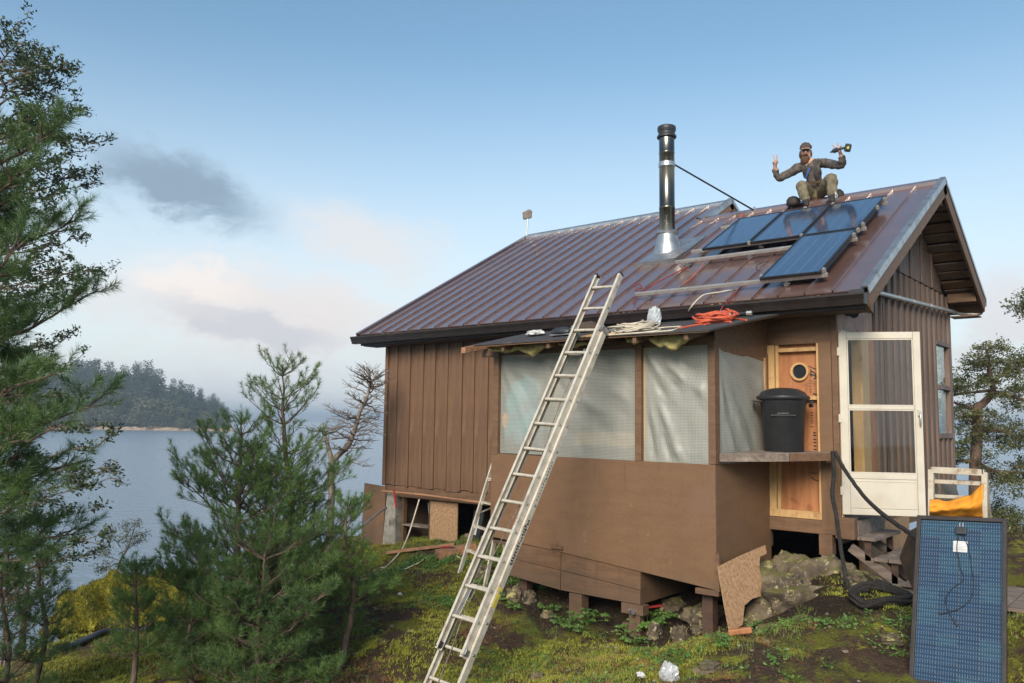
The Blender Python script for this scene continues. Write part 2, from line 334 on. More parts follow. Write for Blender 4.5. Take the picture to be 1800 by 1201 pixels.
def ground_mat():
    m = bpy.data.materials.new('mossy_ground'); m.use_nodes = True; nt = m.node_tree; V.nt = nt; b = nt.nodes['Principled BSDF']
    g = nt.nodes.new('ShaderNodeNewGeometry'); v = g.outputs['Position']
    col = mixc(nt, tnoise(nt, v, 1.8, 8, .66).smooth(.43, .53), (.175, .18, .032), (.105, .068, .046))
    col = mixc(nt, tnoise(nt, v, 2.6, 8, .68).smooth(.54, .60), col, (.33, .32, .04))
    col = mixc(nt, tnoise(nt, v, 6.5, 7, .66).smooth(.57, .66), col, (.17, .095, .045))
    col = mixc(nt, tnoise(nt, v, 14, 6, .7).smooth(.60, .68), col, (.036, .026, .02))
    sp = nt.nodes.new('ShaderNodeSeparateXYZ'); nt.links.new(v, sp.inputs[0])
    # bare earth against and under the cabin
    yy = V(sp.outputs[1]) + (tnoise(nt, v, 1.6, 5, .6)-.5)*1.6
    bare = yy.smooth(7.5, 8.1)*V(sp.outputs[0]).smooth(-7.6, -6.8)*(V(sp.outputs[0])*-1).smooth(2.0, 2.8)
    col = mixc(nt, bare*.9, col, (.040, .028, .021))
    nt.links.new(col, b.inputs['Base Color']); b.inputs['Roughness'].default_value = .97; b.inputs['Specular IOR Level'].default_value = .2
    bn = nt.nodes.new('ShaderNodeBump'); bn.inputs['Strength'].default_value = 1; bn.inputs['Distance'].default_value = .09
    nt.links.new((tnoise(nt, v, 22, 8, .72)+tnoise(nt, v, 7, 6, .7)*1.5).s, bn.inputs['Height']); nt.links.new(bn.outputs[0], b.inputs['Normal'])
    return m
m_ground = ground_mat()
def build_ground():
    def axis(lo, flo, fhi, hi, fine, coarse):
        return np.r_[np.arange(lo, flo, coarse), np.arange(flo, fhi, fine), np.arange(fhi, hi+coarse, coarse)]
    xs = axis(-30, -13.5, .5, 28, .055, .5); ys = axis(-26, 2.5, 10.5, 34, .055, .5)
    X, Y = np.meshgrid(xs, ys, indexing='ij'); Z = ground_z(X.ravel(), Y.ravel())
    nu, nv = len(xs), len(ys); idx = np.arange(nu*nv).reshape(nu, nv)
    q = np.stack([idx[:-1, :-1], idx[1:, :-1], idx[1:, 1:], idx[:-1, 1:]], -1).reshape(-1, 4)
    o = npmesh('ground', np.stack([X.ravel(), Y.ravel(), Z], 1), q, m_ground, per=4)
    o.data.polygons.foreach_set('use_smooth', [True]*len(o.data.polygons)); o['kind'] = 'structure'
build_ground()
def build_sea():
    m = bpy.data.materials.new('sea_water'); m.use_nodes = True; nt = m.node_tree; V.nt = nt; b = nt.nodes['Principled BSDF']
    g = nt.nodes.new('ShaderNodeNewGeometry'); v = g.outputs['Position']
    b.inputs['Base Color'].default_value = (.19, .25, .31, 1); b.inputs['Roughness'].default_value = .22; b.inputs['IOR'].default_value = 1.33
    bn = nt.nodes.new('ShaderNodeBump'); bn.inputs['Strength'].default_value = 1; bn.inputs['Distance'].default_value = .15
    rot = nt.nodes.new('ShaderNodeVectorRotate'); rot.inputs['Angle'].default_value = R(-40); nt.links.new(v, rot.inputs[0])
    h = tnoise(nt, rot.outputs[0], .9, 4, .55, 0, (.55, 1.5, 1)) + tnoise(nt, rot.outputs[0], 3.2, 3, .5, 0, (.6, 1.4, 1))*.7 + tnoise(nt, rot.outputs[0], .08, 3, .5, 0, (.5, 1.5, 1))*1.2
    nt.links.new(h.s, bn.inputs['Height']); nt.links.new(bn.outputs[0], b.inputs['Normal'])
    mb = MB(); L = 6000
    mb.add([(-L, -L, SEA), (L, -L, SEA), (L, L, SEA), (-L, L, SEA)], [(0, 1, 2, 3)])
    o = obj('sea', mb, m, kind='structure')
build_sea()

# ------------------------------------------------------------------ the cabin
SL = .5569; Y0, Z0 = 8.985, 3.147; XL, XR = -10.97, -2.70; YR, YL = 12.6525, 13.533; YB = 15.156
NR = Vector((0, -SL, 1)).normalized(); DR = Vector((0, 1, SL)).normalized()
def zf(y): return Z0+SL*(y-Y0)
def rp(x, s, off=0):
    """point on the front roof plane: s metres up the slope from the eave"""
    return Vector((x, Y0, Z0)) + DR*s + NR*off
S_R = (YR-Y0)/DR.y; S_L = (YL-Y0)/DR.y; XM = -6.36
cabin = thing('cabin', 'brown wooden cabin on posts with ribbed metal roof, plastic covered porch and open storm door', 'cabin', (-7, 11.5, 0))
roof = link('roof', None, (-6.8, 12, 3.1), cabin)
PITCH = (XR-.04-XL)/27
def strip_mb(L):
    mb = MB(); w = PITCH
    prof = [(0, 0), (0, .030), (.012, .030), (.014, .002), (w, .002)]
    segs = [0, L]
    def pt(px_, h, s): v = DR*s + NR*h; return (px_, v.y, v.z)
    n = len(prof); vs = [pt(a, h, s) for s in segs for a, h in prof] + [pt(a, h-.012 if h > .01 else -.012, s) for s in segs for a, h in prof]
    fs = [(i, i+1, n+i+1, n+i) for i in range(n-1)] + [(2*n+i, 3*n+i, 3*n+i+1, 2*n+i+1) for i in range(n-1)]
    fs += [(i, 2*n+i, 2*n+i+1, i+1) for i in range(n-1)]
    return mb.add(vs, fs)
meL = mesh_of('roof_panel', strip_mb(S_L), m_roof, (0, 0, 0)); meR = mesh_of('roof_panel', strip_mb(S_R), m_roof, (0, 0, 0))
for k in range(27):
    x = XL+k*PITCH
    link('roof_panel', meL if x < XM-.1 else meR, (x, Y0, Z0), roof)
# back slopes, in strips as well
def back_strip(y0, z0, L):
    mb = MB(); d = Vector((0, 1, -SL)).normalized(); nn = Vector((0, SL, 1)).normalized()
    prof = [(0, 0), (0, .030), (.012, .030), (.014, .002), (PITCH, .002), (PITCH, -.012), (0, -.012)]
    vs = []
    for s in (0, L):
        for a, h in prof: v = d*s+nn*h; vs.append((a, v.y, v.z))
    n = len(prof); return mb.add(vs, [(i, (i+1) % n, n+(i+1) % n, n+i) for i in range(n)]+[tuple(range(n)), tuple(range(n, 2*n))[::-1]])
LB = (YB-YR)/DR.y; mbR = mesh_of('back_roof_panel', back_strip(0, 0, LB), m_roof, (0, 0, 0)); mbL = mesh_of('back_roof_panel', back_strip(0, 0, (YB+1.3-YL)/DR.y), m_roof, (0, 0, 0))
for k in range(27):
    x = XL+k*PITCH
    if x < XM-.1: link('back_roof_panel', mbL, (x, YL, zf(YL)), roof)
    else: link('back_roof_panel', mbR, (x, YR, zf(YR)), roof)
# ridge caps
def cap(x0, x1, y, z):
    mb = MB()
    for sg in (-1, 1):
        mb.prism([(x0, y, z+.045), (x0, y+sg*.12, z+.045-.12*SL), (x0, y+sg*.12, z+.035-.12*SL), (x0, y, z+.035)], (x1-x0, 0, 0))
    mb.beam((x0, y-.125, z+.02-.12*SL), (x1, y-.125, z+.02-.12*SL), .012, .05)
    return mb
obj('ridge_cap', cap(XM-.12, XR-.01, YR, zf(YR)), m_roof, roof)
obj('ridge_cap', cap(XL, XM+.02, YL, zf(YL)), m_galv, roof)
mb = MB(); mb.beam(rp(XM-.14, S_R-.05, .05), rp(XM-.02, S_R-.13, .03), .03, .03); obj('flashing_end', mb, m_black, roof)
# deck under the metal + structural overhang
mb = MB()
for x0, x1, yr in ((XL+.03, XM, YL), (XM, XR-.03, YR)):
    mb.prism([(x0, Y0+.02, zf(Y0+.02)-.02), (x0, yr, zf(yr)-.02), (x0, yr, zf(yr)-.09), (x0, Y0+.02, zf(Y0+.02)-.09)], (x1-x0, 0, 0))
    yb = YB if yr == YR else YB+1.3; zb = zf(yr)-SL*(yb-yr)
    mb.prism([(x0, yr+.001, zf(yr)-.02), (x0, yb, zb-.02), (x0, yb, zb-.09), (x0, yr+.001, zf(yr)-.09)], (x1-x0, 0, 0))
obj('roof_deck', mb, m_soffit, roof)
# left rake and the raised left section's right rake (galvanised over board)
def rake(x, y0, z0, y1, z1, metal, board, name, tw=.075, bw=.15, out=1):
    p0, p1 = Vector((x, y0, z0)), Vector((x, y1, z1)); up = Vector((1, 0, 0)).cross(p1-p0).normalized()
    if up.z < 0: up = -up
    mb = MB(); mb.beam(p0+up*.02, p1+up*.02, .07, .018, up); mb.beam(p0+Vector((out*.035, 0, 0))-up*.022, p1+Vector((out*.035, 0, 0))-up*.022, .012, tw, up)
    obj('rake_flashing', mb, metal, roof)
    mb = MB(); mb.beam(p0+Vector((out*.012, 0, 0))-up*(.06+bw/2), p1+Vector((out*.012, 0, 0))-up*(.06+bw/2), .035, bw, up); obj(name, mb, board, roof, bevel=.004)
rake(XR, Y0-.02, zf(Y0-.02)+.02, YR, zf(YR)+.03, m_galv, m_trim, 'bargeboard', .085, .16)
rake(XR, YB, zf(YR)-SL*(YB-YR), YR, zf(YR)+.03, m_galv, m_trim, 'bargeboard', .05, .19)
rake(XL, Y0-.02, zf(Y0-.02)+.01, YL, zf(YL)+.01, m_roof, m_dark, 'bargeboard', .06, .12, -1)
rake(XM+.03, YR-.05, zf(YR-.05)+.035, YL, zf(YL)+.035, m_galv, m_plank, 'bargeboard', .07, .12)
rake(XM+.03, YB+1.3, zf(YL)-SL*(YB+1.3-YL)+.03, YL, zf(YL)+.035, m_galv, m_trim, 'bargeboard', .05, .12)
# small gable wall of the raised left section
mb = MB(); mb.prism([(XM-.25, YR, zf(YR)-.1), (XM-.25, YL, zf(YL)-.1), (XM-.25, YL+1.6, zf(YL)-SL*1.6-.1), (XM-.25, YL+1.6, zf(YR)-SL*2.5-.1)], (-.04, 0, 0)); obj('upper_gable_wall', mb, m_plank, cabin)
# gutter: a deep dark box with lip, fascia behind it
mb = MB(); gx0, gx1 = -11.04, XR+.015
prof = [(8.985, 3.10), (8.985, 2.985), (8.905, 2.985), (8.885, 3.04), (8.86, 3.085), (8.86, 3.105), (8.872, 3.105), (8.874, 3.088), (8.90, 3.045), (8.915, 2.998), (8.973, 2.998), (8.973, 3.10)]
mb.prism([(gx0, a, b) for a, b in prof], (gx1-gx0, 0, 0)); obj('gutter', mb, m_dark, roof)
mb = MB(); mb.bb(XL+.05, XR-.02, 9.0, 9.04, 2.955, 3.12); obj('fascia_board', mb, m_dark, roof)
mb = MB(); mb.bb(gx1-.004, gx1+.01, 8.885, 8.985, 2.985, 3.10); mb.bb(-2.84, -2.70, 8.93, 8.97, 3.09, 3.15); obj('gutter_end_cap', mb, m_black, roof)
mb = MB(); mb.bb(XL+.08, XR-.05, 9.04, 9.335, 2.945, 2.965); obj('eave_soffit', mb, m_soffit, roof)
mb = MB(); mb.beam((XR-.01, 9.02, 3.05), (XR-.01, 9.22, 2.98), .05, .14); obj('rafter_tail', mb, m_trim, roof, bevel=.004)
# debris and moss lying in the gutter
mb = MB()
for i in range(2200):
    x = random.uniform(-10.9, -2.8); g = .5+.5*nz(x*2.2, 3.1); 
    if random.random() > .65+.5*g: continue
    a = random.uniform(0, 6.28); l = random.uniform(.01, .05); c = Vector((x, random.uniform(8.885, 8.985), 3.088+.016*g+random.uniform(0, .012)))
    mb.tube([c, c+Vector((math.cos(a)*l, math.sin(a)*l*.4, random.uniform(-.006, .01)))], .004, 3)
o = obj('gutter_needles', mb, m_plank, roof, kind='stuff')
for cx in (-10.0, -9.05, -7.75, -4.75, -3.55):
    mb = MB()
    for i in range(26):
        c = Vector((cx+random.gauss(0, .16), random.uniform(8.88, 8.98), 3.095)); r_ = random.uniform(.008, .017)
        mb.lathe(c, [(r_*.9, 0), (r_, r_*.5), (r_*.5, r_*1.1)], 6)
    obj('gutter_moss', mb, m_moss, roof, kind='stuff')

# ---- walls
left_wall = link('left_wall', None, (-9, 9.33, .6), cabin)
edges = [-10.61, -10.36, -10.05, -9.75, -9.48, -9.18, -8.87, -8.61, -8.33, -8.02, -7.70, -7.40, -7.10]
for i in range(len(edges)-1):
    dz = [0, .0, .01, -.025, .0, -.02, 0, -.012, .004, -.02, 0, 0][i]; dy = [0, .006, 0, .004, .0, .007, 0, .003, .0, 0, 0, 0][i]
    mb = MB(); mb.bb(edges[i]+.002, edges[i+1]-.002, 9.335-dy, 9.36, .655+dz-.01*(i % 3), 2.95); obj('board', mb, m_board, left_wall, bevel=.003)
for i, x in enumerate(edges[1:-1]):
    mb = MB(); w = .055 if i not in (2, 3) else .085
    mb.bb(x-w/2, x+w/2, 9.308, 9.333, .645-.012*(i % 2), 2.95); obj('batten', mb, m_board, left_wall, bevel=.003)
mb = MB(); mb.bb(-10.63, -10.56, 9.30, 9.34, .63, 2.95); obj('corner_board', mb, m_board, left_wall, bevel=.003)
mb = MB(); mb.bb(-10.60, -7.0, 9.345, 9.40, .46, .64); obj('rim_beam', mb, m_trim, cabin, bevel=.004)
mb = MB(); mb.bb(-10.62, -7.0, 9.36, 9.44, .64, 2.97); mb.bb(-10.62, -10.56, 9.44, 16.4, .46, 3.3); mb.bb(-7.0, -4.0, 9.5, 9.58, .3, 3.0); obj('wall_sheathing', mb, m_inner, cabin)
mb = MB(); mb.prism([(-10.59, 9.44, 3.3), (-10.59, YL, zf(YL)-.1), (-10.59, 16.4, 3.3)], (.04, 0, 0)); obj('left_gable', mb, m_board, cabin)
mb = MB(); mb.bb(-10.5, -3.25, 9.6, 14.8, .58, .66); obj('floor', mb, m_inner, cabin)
# gable (right) wall
gable = link('gable_wall', None, (-3.18, 12, .6), cabin); XG = -3.18
def gtop(y): return (zf(y) if y < YR else zf(YR)-SL*(y-YR))-.11
ys = [10.86]; 
while ys[-1] < 14.8: ys.append(ys[-1]+.30)
ys[-1] = 14.86
WY0, WY1 = 13.93, 14.72
def zr(y0, y1):
    lo, hi = .60, min(3.84, gtop(y0), gtop(y1)); 
    if y1 > WY0+.05 and y0 < WY1-.05: return [(lo, 1.58), (3.03, hi)]
    return [(lo, hi)]
for i in range(len(ys)-1):
    a, b = ys[i], ys[i+1]
    segs = [(a, b)]
    if a < WY0 < b: segs = [(a, WY0), (WY0, b)]
    if a < WY1 < b: segs = [(a, WY1), (WY1, b)]
    for a_, b_ in segs:
        inside = a_ >= WY0-.001 and b_ <= WY1+.001
        for lo, hi in ([(.60, 1.58), (3.03, min(3.84, gtop(b_)))] if inside else [(.60, min(3.84, gtop(a_), gtop(b_)))]):
            mb = MB(); mb.bb(XG-.025, XG, a_+.002, b_-.002, lo, hi); obj('board', mb, m_gable, gable, bevel=.003)
for i, y in enumerate([10.90]+[ys[k] for k in range(1, len(ys)-1)]+[11.2+.0]):
    inside = WY0 < y < WY1
    for lo, hi in ([(.60, 1.56), (3.05, min(3.83, gtop(y)))] if inside else [(.60, min(3.83, gtop(y)))]):
        mb = MB(); mb.bb(XG+.001, XG+.032, y-.04, y+.04, lo, hi); obj('batten', mb, m_gable, gable, bevel=.003)
mb = MB(); mb.bb(XG+.001, XG+.036, 14.80, 14.87, .6, 3.6); obj('corner_board', mb, m_gable, gable, bevel=.003)
# panels above the joint, with battens
pys = [10.9, 11.45, 12.05, 12.65, 13.25, 13.85, 14.45]
for i in range(len(pys)-1):
    a, b = pys[i], pys[i+1]
    za, zb = gtop(a), gtop(b)
    for (l0, l1) in ((3.86, 4.40), (4.41, 5.2)):
        ta, tb = min(za, l1), min(zb, l1)
        if max(ta, tb) <= l0+.02: continue
        poly = [(XG+.004, a+.003, l0), (XG+.004, b-.003, l0)]
        if tb > l0: poly.append((XG+.004, b-.003, tb))
        if abs(ta-tb) > 1e-3 or True:
            if ta > l0: poly.append((XG+.004, a+.003, ta))
        if len(poly) < 3: continue
        mb = MB(); mb.prism(poly, (-.025, 0, 0)); obj('gable_panel', mb, m_gable, gable)
for y in pys[1:-1]:
    if gtop(y) > 3.9: mb = MB(); mb.bb(XG+.006, XG+.03, y-.03, y+.03, 3.86, gtop(y)); obj('batten', mb, m_gable, gable, bevel=.003)
mb = MB()
mb.prism([(XG-.03, 9.5, .6), (XG-.03, 9.5, 3.3), (XG-.03, YR, gtop(YR)), (XG-.03, 14.86, gtop(14.86)), (XG-.03, 14.86, 3.05), (XG-.03, 10.8, 3.05), (XG-.03, 10.45, 2.80), (XG-.03, 9.52, 2.80)][0:0] or [(XG-.03, 10.6, 3.06), (XG-.03, 10.6, gtop(10.6)), (XG-.03, YR, gtop(YR)), (XG-.03, 14.86, gtop(14.86)), (XG-.03, 14.86, 3.06)], (-.05, 0, 0))
mb.prism([(XG-.03, 10.6, .6), (XG-.03, 10.6, 3.06), (XG-.03, WY0, 3.06), (XG-.03, WY0, .6)], (-.05, 0, 0)); mb.bb(XG-.08, XG-.03, WY0, 14.86, .6, 1.56)
obj('wall_core', mb, m_inner, gable)
# far window, two lights, see-through to one in the back wall
win = link('window', None, (XG, 14.3, 1.6), cabin)
mb = MB()
for z0, z1 in ((1.54, 1.62), (2.30, 2.37), (2.99, 3.06)): mb.bb(XG-.04, XG+.040, WY0-.03, WY1+.04, z0, z1)
mb.bb(XG-.04, XG+.012, WY0-.03, WY0+.01, 1.62, 2.99); mb.bb(XG-.04, XG+.035, WY1-.03, WY1+.03, 1.62, 2.99)
obj('frame', mb, m_gable, win, bevel=.004)
def glass_mat(name, tint=(1, 1, 1), refl=1.0, rough=.02):
    m = bpy.data.materials.new(name); m.use_nodes = True; nt = m.node_tree; nt.nodes.clear()
    o = nt.nodes.new('ShaderNodeOutputMaterial'); t = nt.nodes.new('ShaderNodeBsdfTransparent'); t.inputs[0].default_value = (*tint, 1)
    g = nt.nodes.new('ShaderNodeBsdfGlossy'); g.inputs['Roughness'].default_value = rough; f = nt.nodes.new('ShaderNodeFresnel'); V.nt = nt; bf = nt.nodes.new('ShaderNodeNewGeometry'); io = V(bf.outputs['Backfacing'])*(1/1.5-1.5)+1.5; nt.links.new(io.s, f.inputs[0])
    mx = nt.nodes.new('ShaderNodeMixShader'); nt.links.new(f.outputs[0], mx.inputs[0]); nt.links.new(t.outputs[0], mx.inputs[1]); nt.links.new(g.outputs[0], mx.inputs[2]); nt.links.new(mx.outputs[0], o.inputs[0])
    return m
m_glass = glass_mat('window_glass', (.93, .96, .95)); m_doorglass = glass_mat('door_glass', (.93, .94, .93))
for z0, z1 in ((1.62, 2.30), (2.37, 2.99)): mb = MB(); mb.bb(XG-.035, XG-.03, WY0+.03, WY1-.03, z0, z1); obj('pane', mb, m_glass, win)
# back wall with its opening
mb = MB(); mb.bb(-10.5, -4.6, 14.80, 14.86, .6, 3.9); mb.bb(-4.6, XG-.03, 14.80, 14.86, .6, 1.5); mb.bb(-4.6, XG-.03, 14.80, 14.86, 3.06, 3.9); obj('back_wall', mb, m_inner, cabin)
mb = MB(); mb.bb(-4.6, XG-.04, 14.825, 14.83, 1.5, 3.06); obj('back_window_pane', mb, m_glass, cabin)
# soffit boards of the gable overhang (back slope) and purlin ends
sof = link('gable_soffit', None, (-2.95, 13.8, 4.3), cabin)
d = Vector((0, 1, -SL)).normalized(); nn = Vector((0, SL, 1)).normalized()
Lb = (YB-YR)/d.y
k = 0; s = .05
while s < Lb-.12:
    c = Vector((-2.95, YR, zf(YR))) + d*(s+.10) - nn*(.115+.012*(k % 2)); mb = MB()
    tilt = Matrix.Rotation(-math.atan(SL)+R(6), 3, 'X'); mb.box(c, (.44, .20, .022), tilt); obj('soffit_board', mb, m_gable if k % 3 else m_trim, sof, bevel=.003); s += .232; k += 1
s = .1; k = 0
while s < S_R-.2:
    c = rp(-2.95, s+.1) - NR*(.115+.012*(k % 2)); mb = MB(); mb.box(c, (.44, .21, .022), Matrix.Rotation(math.atan(SL), 3, 'X')); obj('soffit_board', mb, m_gable, sof, bevel=.003); s += .24; k += 1
for y, zz in ((11.45, zf(11.45)-.25), (9.42, zf(9.42)-.23), (YR, zf(YR)-.28), (14.75, zf(YR)-SL*(14.75-YR)-.23)):
    mb = MB(); mb.bb(XG+.04, XR-.03, y-.06, y+.06, zz-.07, zz+.07); obj('purlin_end', mb, m_trim, sof, bevel=.005)
mb = MB(); mb.bb(XL+.1, XR-.02, YB-.02, YB+.02, zf(YR)-SL*(YB-YR)-.22, zf(YR)-SL*(YB-YR)-.03); obj('back_fascia', mb, m_trim, roof, bevel=.003)
mb = MB(); mb.bb(XM, XR+.02, YB+.02, YB+.11, zf(YR)-SL*(YB-YR)-.10, zf(YR)-SL*(YB-YR)-.0); obj('back_gutter', mb, m_galv, roof)
mb = MB(); mb.bb(XG+.04, XR-.04, 14.82, YB-.02, 3.50, 3.52); obj('eave_return', mb, m_trim, roof)
# white drain pipe along the gable wall
pipe = link('drain_pipe', None, (-3.1, 13, 3.5), cabin)
mb = MB(); mb.tube([(-3.10, 10.72, 3.385), (-3.10, 14.93, 3.60)], .030, 12); obj('pipe', mb, m_alu, pipe, smooth=True)
mb = MB(); mb.tube(catmull([(-3.10, 14.93, 3.60), (-3.06, 15.04, 3.585), (-2.95, 15.12, 3.575), (-2.80, 15.17, 3.57), (-2.745, 15.19, 3.60), (-2.74, 15.2, 3.70)], 5), .028, 12); obj('elbow', mb, m_alu, pipe, smooth=True)
for y in (11.75, 12.45, 13.4): mb = MB(); mb.lathe((0, 0, 0), [(.034, -.02), (.036, 0), (.034, .02)], 12); mb.v = [(-3.10+a, y+c_, 3.385+(y-10.72)*.051+b) for a, b, c_ in mb.v]; obj('pipe_joint', mb, m_alu, pipe, smooth=True)
# white elbow above the gutter end seen at the corner
# door surround on gable wall near the front corner
XD0, XD1 = 9.5, 10.45
dw = link('doorway', None, (XG, 10, .7), cabin)
mb = MB(); mb.bb(XG-.03, XG+.005, 9.50, 10.80, 2.80, 3.22); obj('plywood_header', mb, m_tan_ply, dw)
mb = MB(); mb.bb(XG-.03, XG+.010, 10.60, 10.84, .62, 2.797); obj('side_panel', mb, m_orange_ply, dw)
mb = MB(); mb.bb(XG-.10, XG+.022, 10.30, 10.58, .62, 2.78); obj('jamb', mb, m_pine_lumber, dw, bevel=.004)
mb = MB(); mb.bb(XG-.10, XG+.02, 9.50, 9.56, .62, 2.80); obj('jamb', mb, m_pine_lumber, dw, bevel=.004)
mb = MB(); mb.bb(XG-.06, XG+.03, 9.52, 10.60, .60, .70); obj('sill', mb, m_grey_wood, dw, bevel=.004)
mb = MB(); mb.bb(XG-.09, XG+.03, 9.56, 10.58, 2.765, 2.80); obj('lintel', mb, m_cream, dw)
for i, (yy, tilt_) in enumerate(((9.62, .3), (9.83, -.2))):
    mb = MB(); c = Vector((XG+.10, yy, 3.02)); q = Vector((.8, -.6, -.25)).normalized()
    mb.tube([c-q*.07, c-q*.02, c, c+q*.002], [.028, .062, .066, .056], 16); mb.tube([c-q*.07, (XG+.01, yy, 3.06)], .012, 6)
    fl = obj('floodlight', mb, m_black, cabin, smooth=True)
    mb = MB(); mb.tube([c+q*.003, c+q*.008], [.054, .05], 16); obj('lens', mb, m_glassdark, fl)
# ---- storm door, opened square to the gable wall
door = link('storm_door', None, (XG, 9.5, .73), cabin)
hx, hy = XG+.02, 9.49; ang = math.atan2(.78, .72); dd = Vector((.835, .45, 0)).normalized()
# free edge measured at about (-2.46,10.1)
fr = on(1626, 740, 'y', 9.93); dd = Vector((fr[0]-hx, fr[1]-hy, 0)); DW = .86; dd.normalize(); dn = Vector((0, 0, 1)).cross(dd)
def dpt(u, z, o=0): return Vector((hx, hy, 0))+dd*u+dn*o+Vector((0, 0, z))
def dbox(mb, u0, u1, z0, z1, th=.035, o=0):
    c = dpt((u0+u1)/2, (z0+z1)/2, o); return mb.box(c, (u1-u0, th, z1-z0), Matrix((dd, dn, Vector((0, 0, 1)))).transposed())
ZD0, ZD1 = .735, 2.765
for nm, a in (('stile', (0, .085, ZD0, ZD1)), ('stile', (DW-.075, DW, ZD0, ZD1)), ('top_rail', (.087, DW-.077, ZD1-.075, ZD1)), ('bottom_rail', (.087, DW-.077, ZD0, ZD0+.07)), ('mid_rail', (.087, DW-.077, 1.90, 1.935)), ('lower_rail', (.087, DW-.077, 1.13, 1.19))):
    mb = MB(); dbox(mb, *a, th=.034 if nm != 'mid_rail' else .026); obj(nm, mb, m_cream, door, bevel=.004)
mb = MB(); dbox(mb, .087, DW-.077, ZD0+.072, 1.128, th=.018); obj('kick_panel', mb, m_cream, door)
mb = MB()
for a in ((.089, DW-.079, ZD0+.075, ZD0+.085), (.089, DW-.079, 1.10, 1.11), (.089, .099, ZD0+.09, 1.10), (DW-.089, DW-.079, ZD0+.09, 1.10)): dbox(mb, *a, th=.028)
obj('panel_moulding', mb, m_cream, door)
mb = MB()
for z0, z1 in ((1.192, 1.898), (1.937, ZD1-.077)):
    for a in ((.087, .10, z0, z1), (DW-.09, DW-.077, z0, z1), (.101, DW-.091, z0, z0+.013), (.101, DW-.091, z1-.013, z1)): dbox(mb, *a, th=.026)
obj('glazing_bead', mb, m_cream, door)
for z0, z1 in ((1.205, 1.885), (1.95, ZD1-.09)): mb = MB(); dbox(mb, .10, DW-.09, z0, z1, th=.004); obj('glass', mb, m_doorglass, door)
mb = MB(); mb.tube(catmull([dpt(DW-.035, 1.87, -.03), dpt(DW-.035, 1.84, -.06), dpt(DW-.035, 1.77, -.062), dpt(DW-.03, 1.72, -.04)], 4), .009, 8); dbox(mb, DW-.052, DW-.022, 1.83, 1.90, th=.02, o=-.03); obj('handle', mb, m_alu, door, smooth=True)
for z in (.95, 1.75, 2.5): mb = MB(); dbox(mb, -.02, .02, z, z+.09, th=.045); obj('hinge', mb, m_cream, door)
# ---- entry wall: framed plywood panel with porthole
ent = link('entry_wall', None, (-3.6, 9.5, .6), cabin); YE = 9.4985
mb = MB(); mb.bb(-4.0, XG-.0, YE-.012, YE+.03, 2.655, 3.02); obj('header_panel', mb, m_trim, ent)
mb = MB(); mb.bb(-3.975, -3.40, YE+.055, YE+.075, .70, 2.655); obj('plywood_sheet', mb, m_orange_ply, ent)
mb = MB(); mb.bb(-3.985, -3.905, YE-.035, YE+.05, .70, 2.653); obj('stud', mb, m_pine_lumber, ent, bevel=.003)
mb = MB(); mb.bb(-3.90, -3.865, YE+.0, YE+.05, .70, 2.653); obj('stud', mb, m_pine_lumber, ent, bevel=.003)
mb = MB(); mb.bb(-3.405, -3.378, YE-.035, YE+.05, .70, 2.653); obj('stud', mb, m_pine_lumber, ent, bevel=.003)
for z, h in ((2.59, .045), (2.025, .045)): mb = MB(); mb.bb(-3.862, -3.407, YE-.02, YE+.05, z-h/2, z+h/2); obj('blocking', mb, m_pine_lumber, ent, bevel=.003)
mb = MB(); mb.bb(-3.985, -3.378, YE-.04, YE+.05, .655, .74); obj('bottom_plate', mb, m_pine_lumber, ent, bevel=.003)
mb = MB(); mb.bb(-3.375, -3.235, YE-.05, YE+.0, .55, 2.66); obj('door_post', mb, m_ply, ent, bevel=.003)
mb = MB(); mb.bb(-3.233, XG+.012, YE-.03, YE+.03, .60, 3.0); obj('corner_post', mb, m_trim, ent, bevel=.003)
por = link('porthole', None, (-3.62, YE+.04, 2.33), ent)
def ring_y(c, r0, r1, d, n=28):
    mb = MB(); pf = [(r0, 0), (r1, 0), (r1, -d), (r0, -d)]; o = 0
    for k in range(n):
        t = 2*math.pi*k/n
        for r_, dy in pf: mb.v.append((c[0]+r_*math.cos(t), c[1]+dy, c[2]+r_*math.sin(t)))
    for k in range(n):
        for j in range(4): a = k*4+j; b_ = k*4+(j+1) % 4; c_ = ((k+1) % n)*4+(j+1) % 4; d_ = ((k+1) % n)*4+j; mb.f.append((a, b_, c_, d_))
    return mb
pc = (-3.625, YE+.055, 2.335)
obj('ring', ring_y(pc, .082, .108, .035), m_pine_lumber, por, bevel=.003)
mb = MB(); mb.tube([(pc[0], pc[1]-.006, pc[2]), (pc[0], pc[1]-.001, pc[2])], .083, 28); obj('glass', mb, m_glassdark, por)
# dark printed scrawl on the plywood (arrow, stencil marks)
mb = MB()
def mark(pts, w=.010):
    P = [Vector((x, YE+.0535, z)) for x, z in pts]
    for a, b in zip(P[:-1], P[1:]): mb.beam(a, b, .002, w, (0, 0, 1)) if abs((b-a).normalized().z) < .9 else mb.beam(a, b, w, .002, (0, 1, 0))
mark([(-3.53, 2.40), (-3.47, 2.37), (-3.43, 2.36)]); mark([(-3.50, 2.34), (-3.45, 2.31), (-3.44, 2.28)], .014); mark([(-3.515, 2.30), (-3.465, 2.29), (-3.43, 2.265), (-3.47, 2.245)], .016)
mark([(-3.50, 2.36), (-3.50, 2.27)], .012)
for z in (2.23, 2.20, 2.165, 2.13, 2.10): mark([(-3.52, z), (-3.50, z-.006)], .008)
mark([(-3.48, 2.075), (-3.45, 2.07), (-3.43, 2.055)], .018)
for z in (1.86, 1.83, 1.80, 1.77, 1.745, 1.70): mark([(-3.515, z), (-3.485, z-.008)], .009)
for z in (1.63, 1.60, 1.555, 1.52, 1.48, 1.44): mark([(-3.49, z), (-3.455, z-.006)], .015)
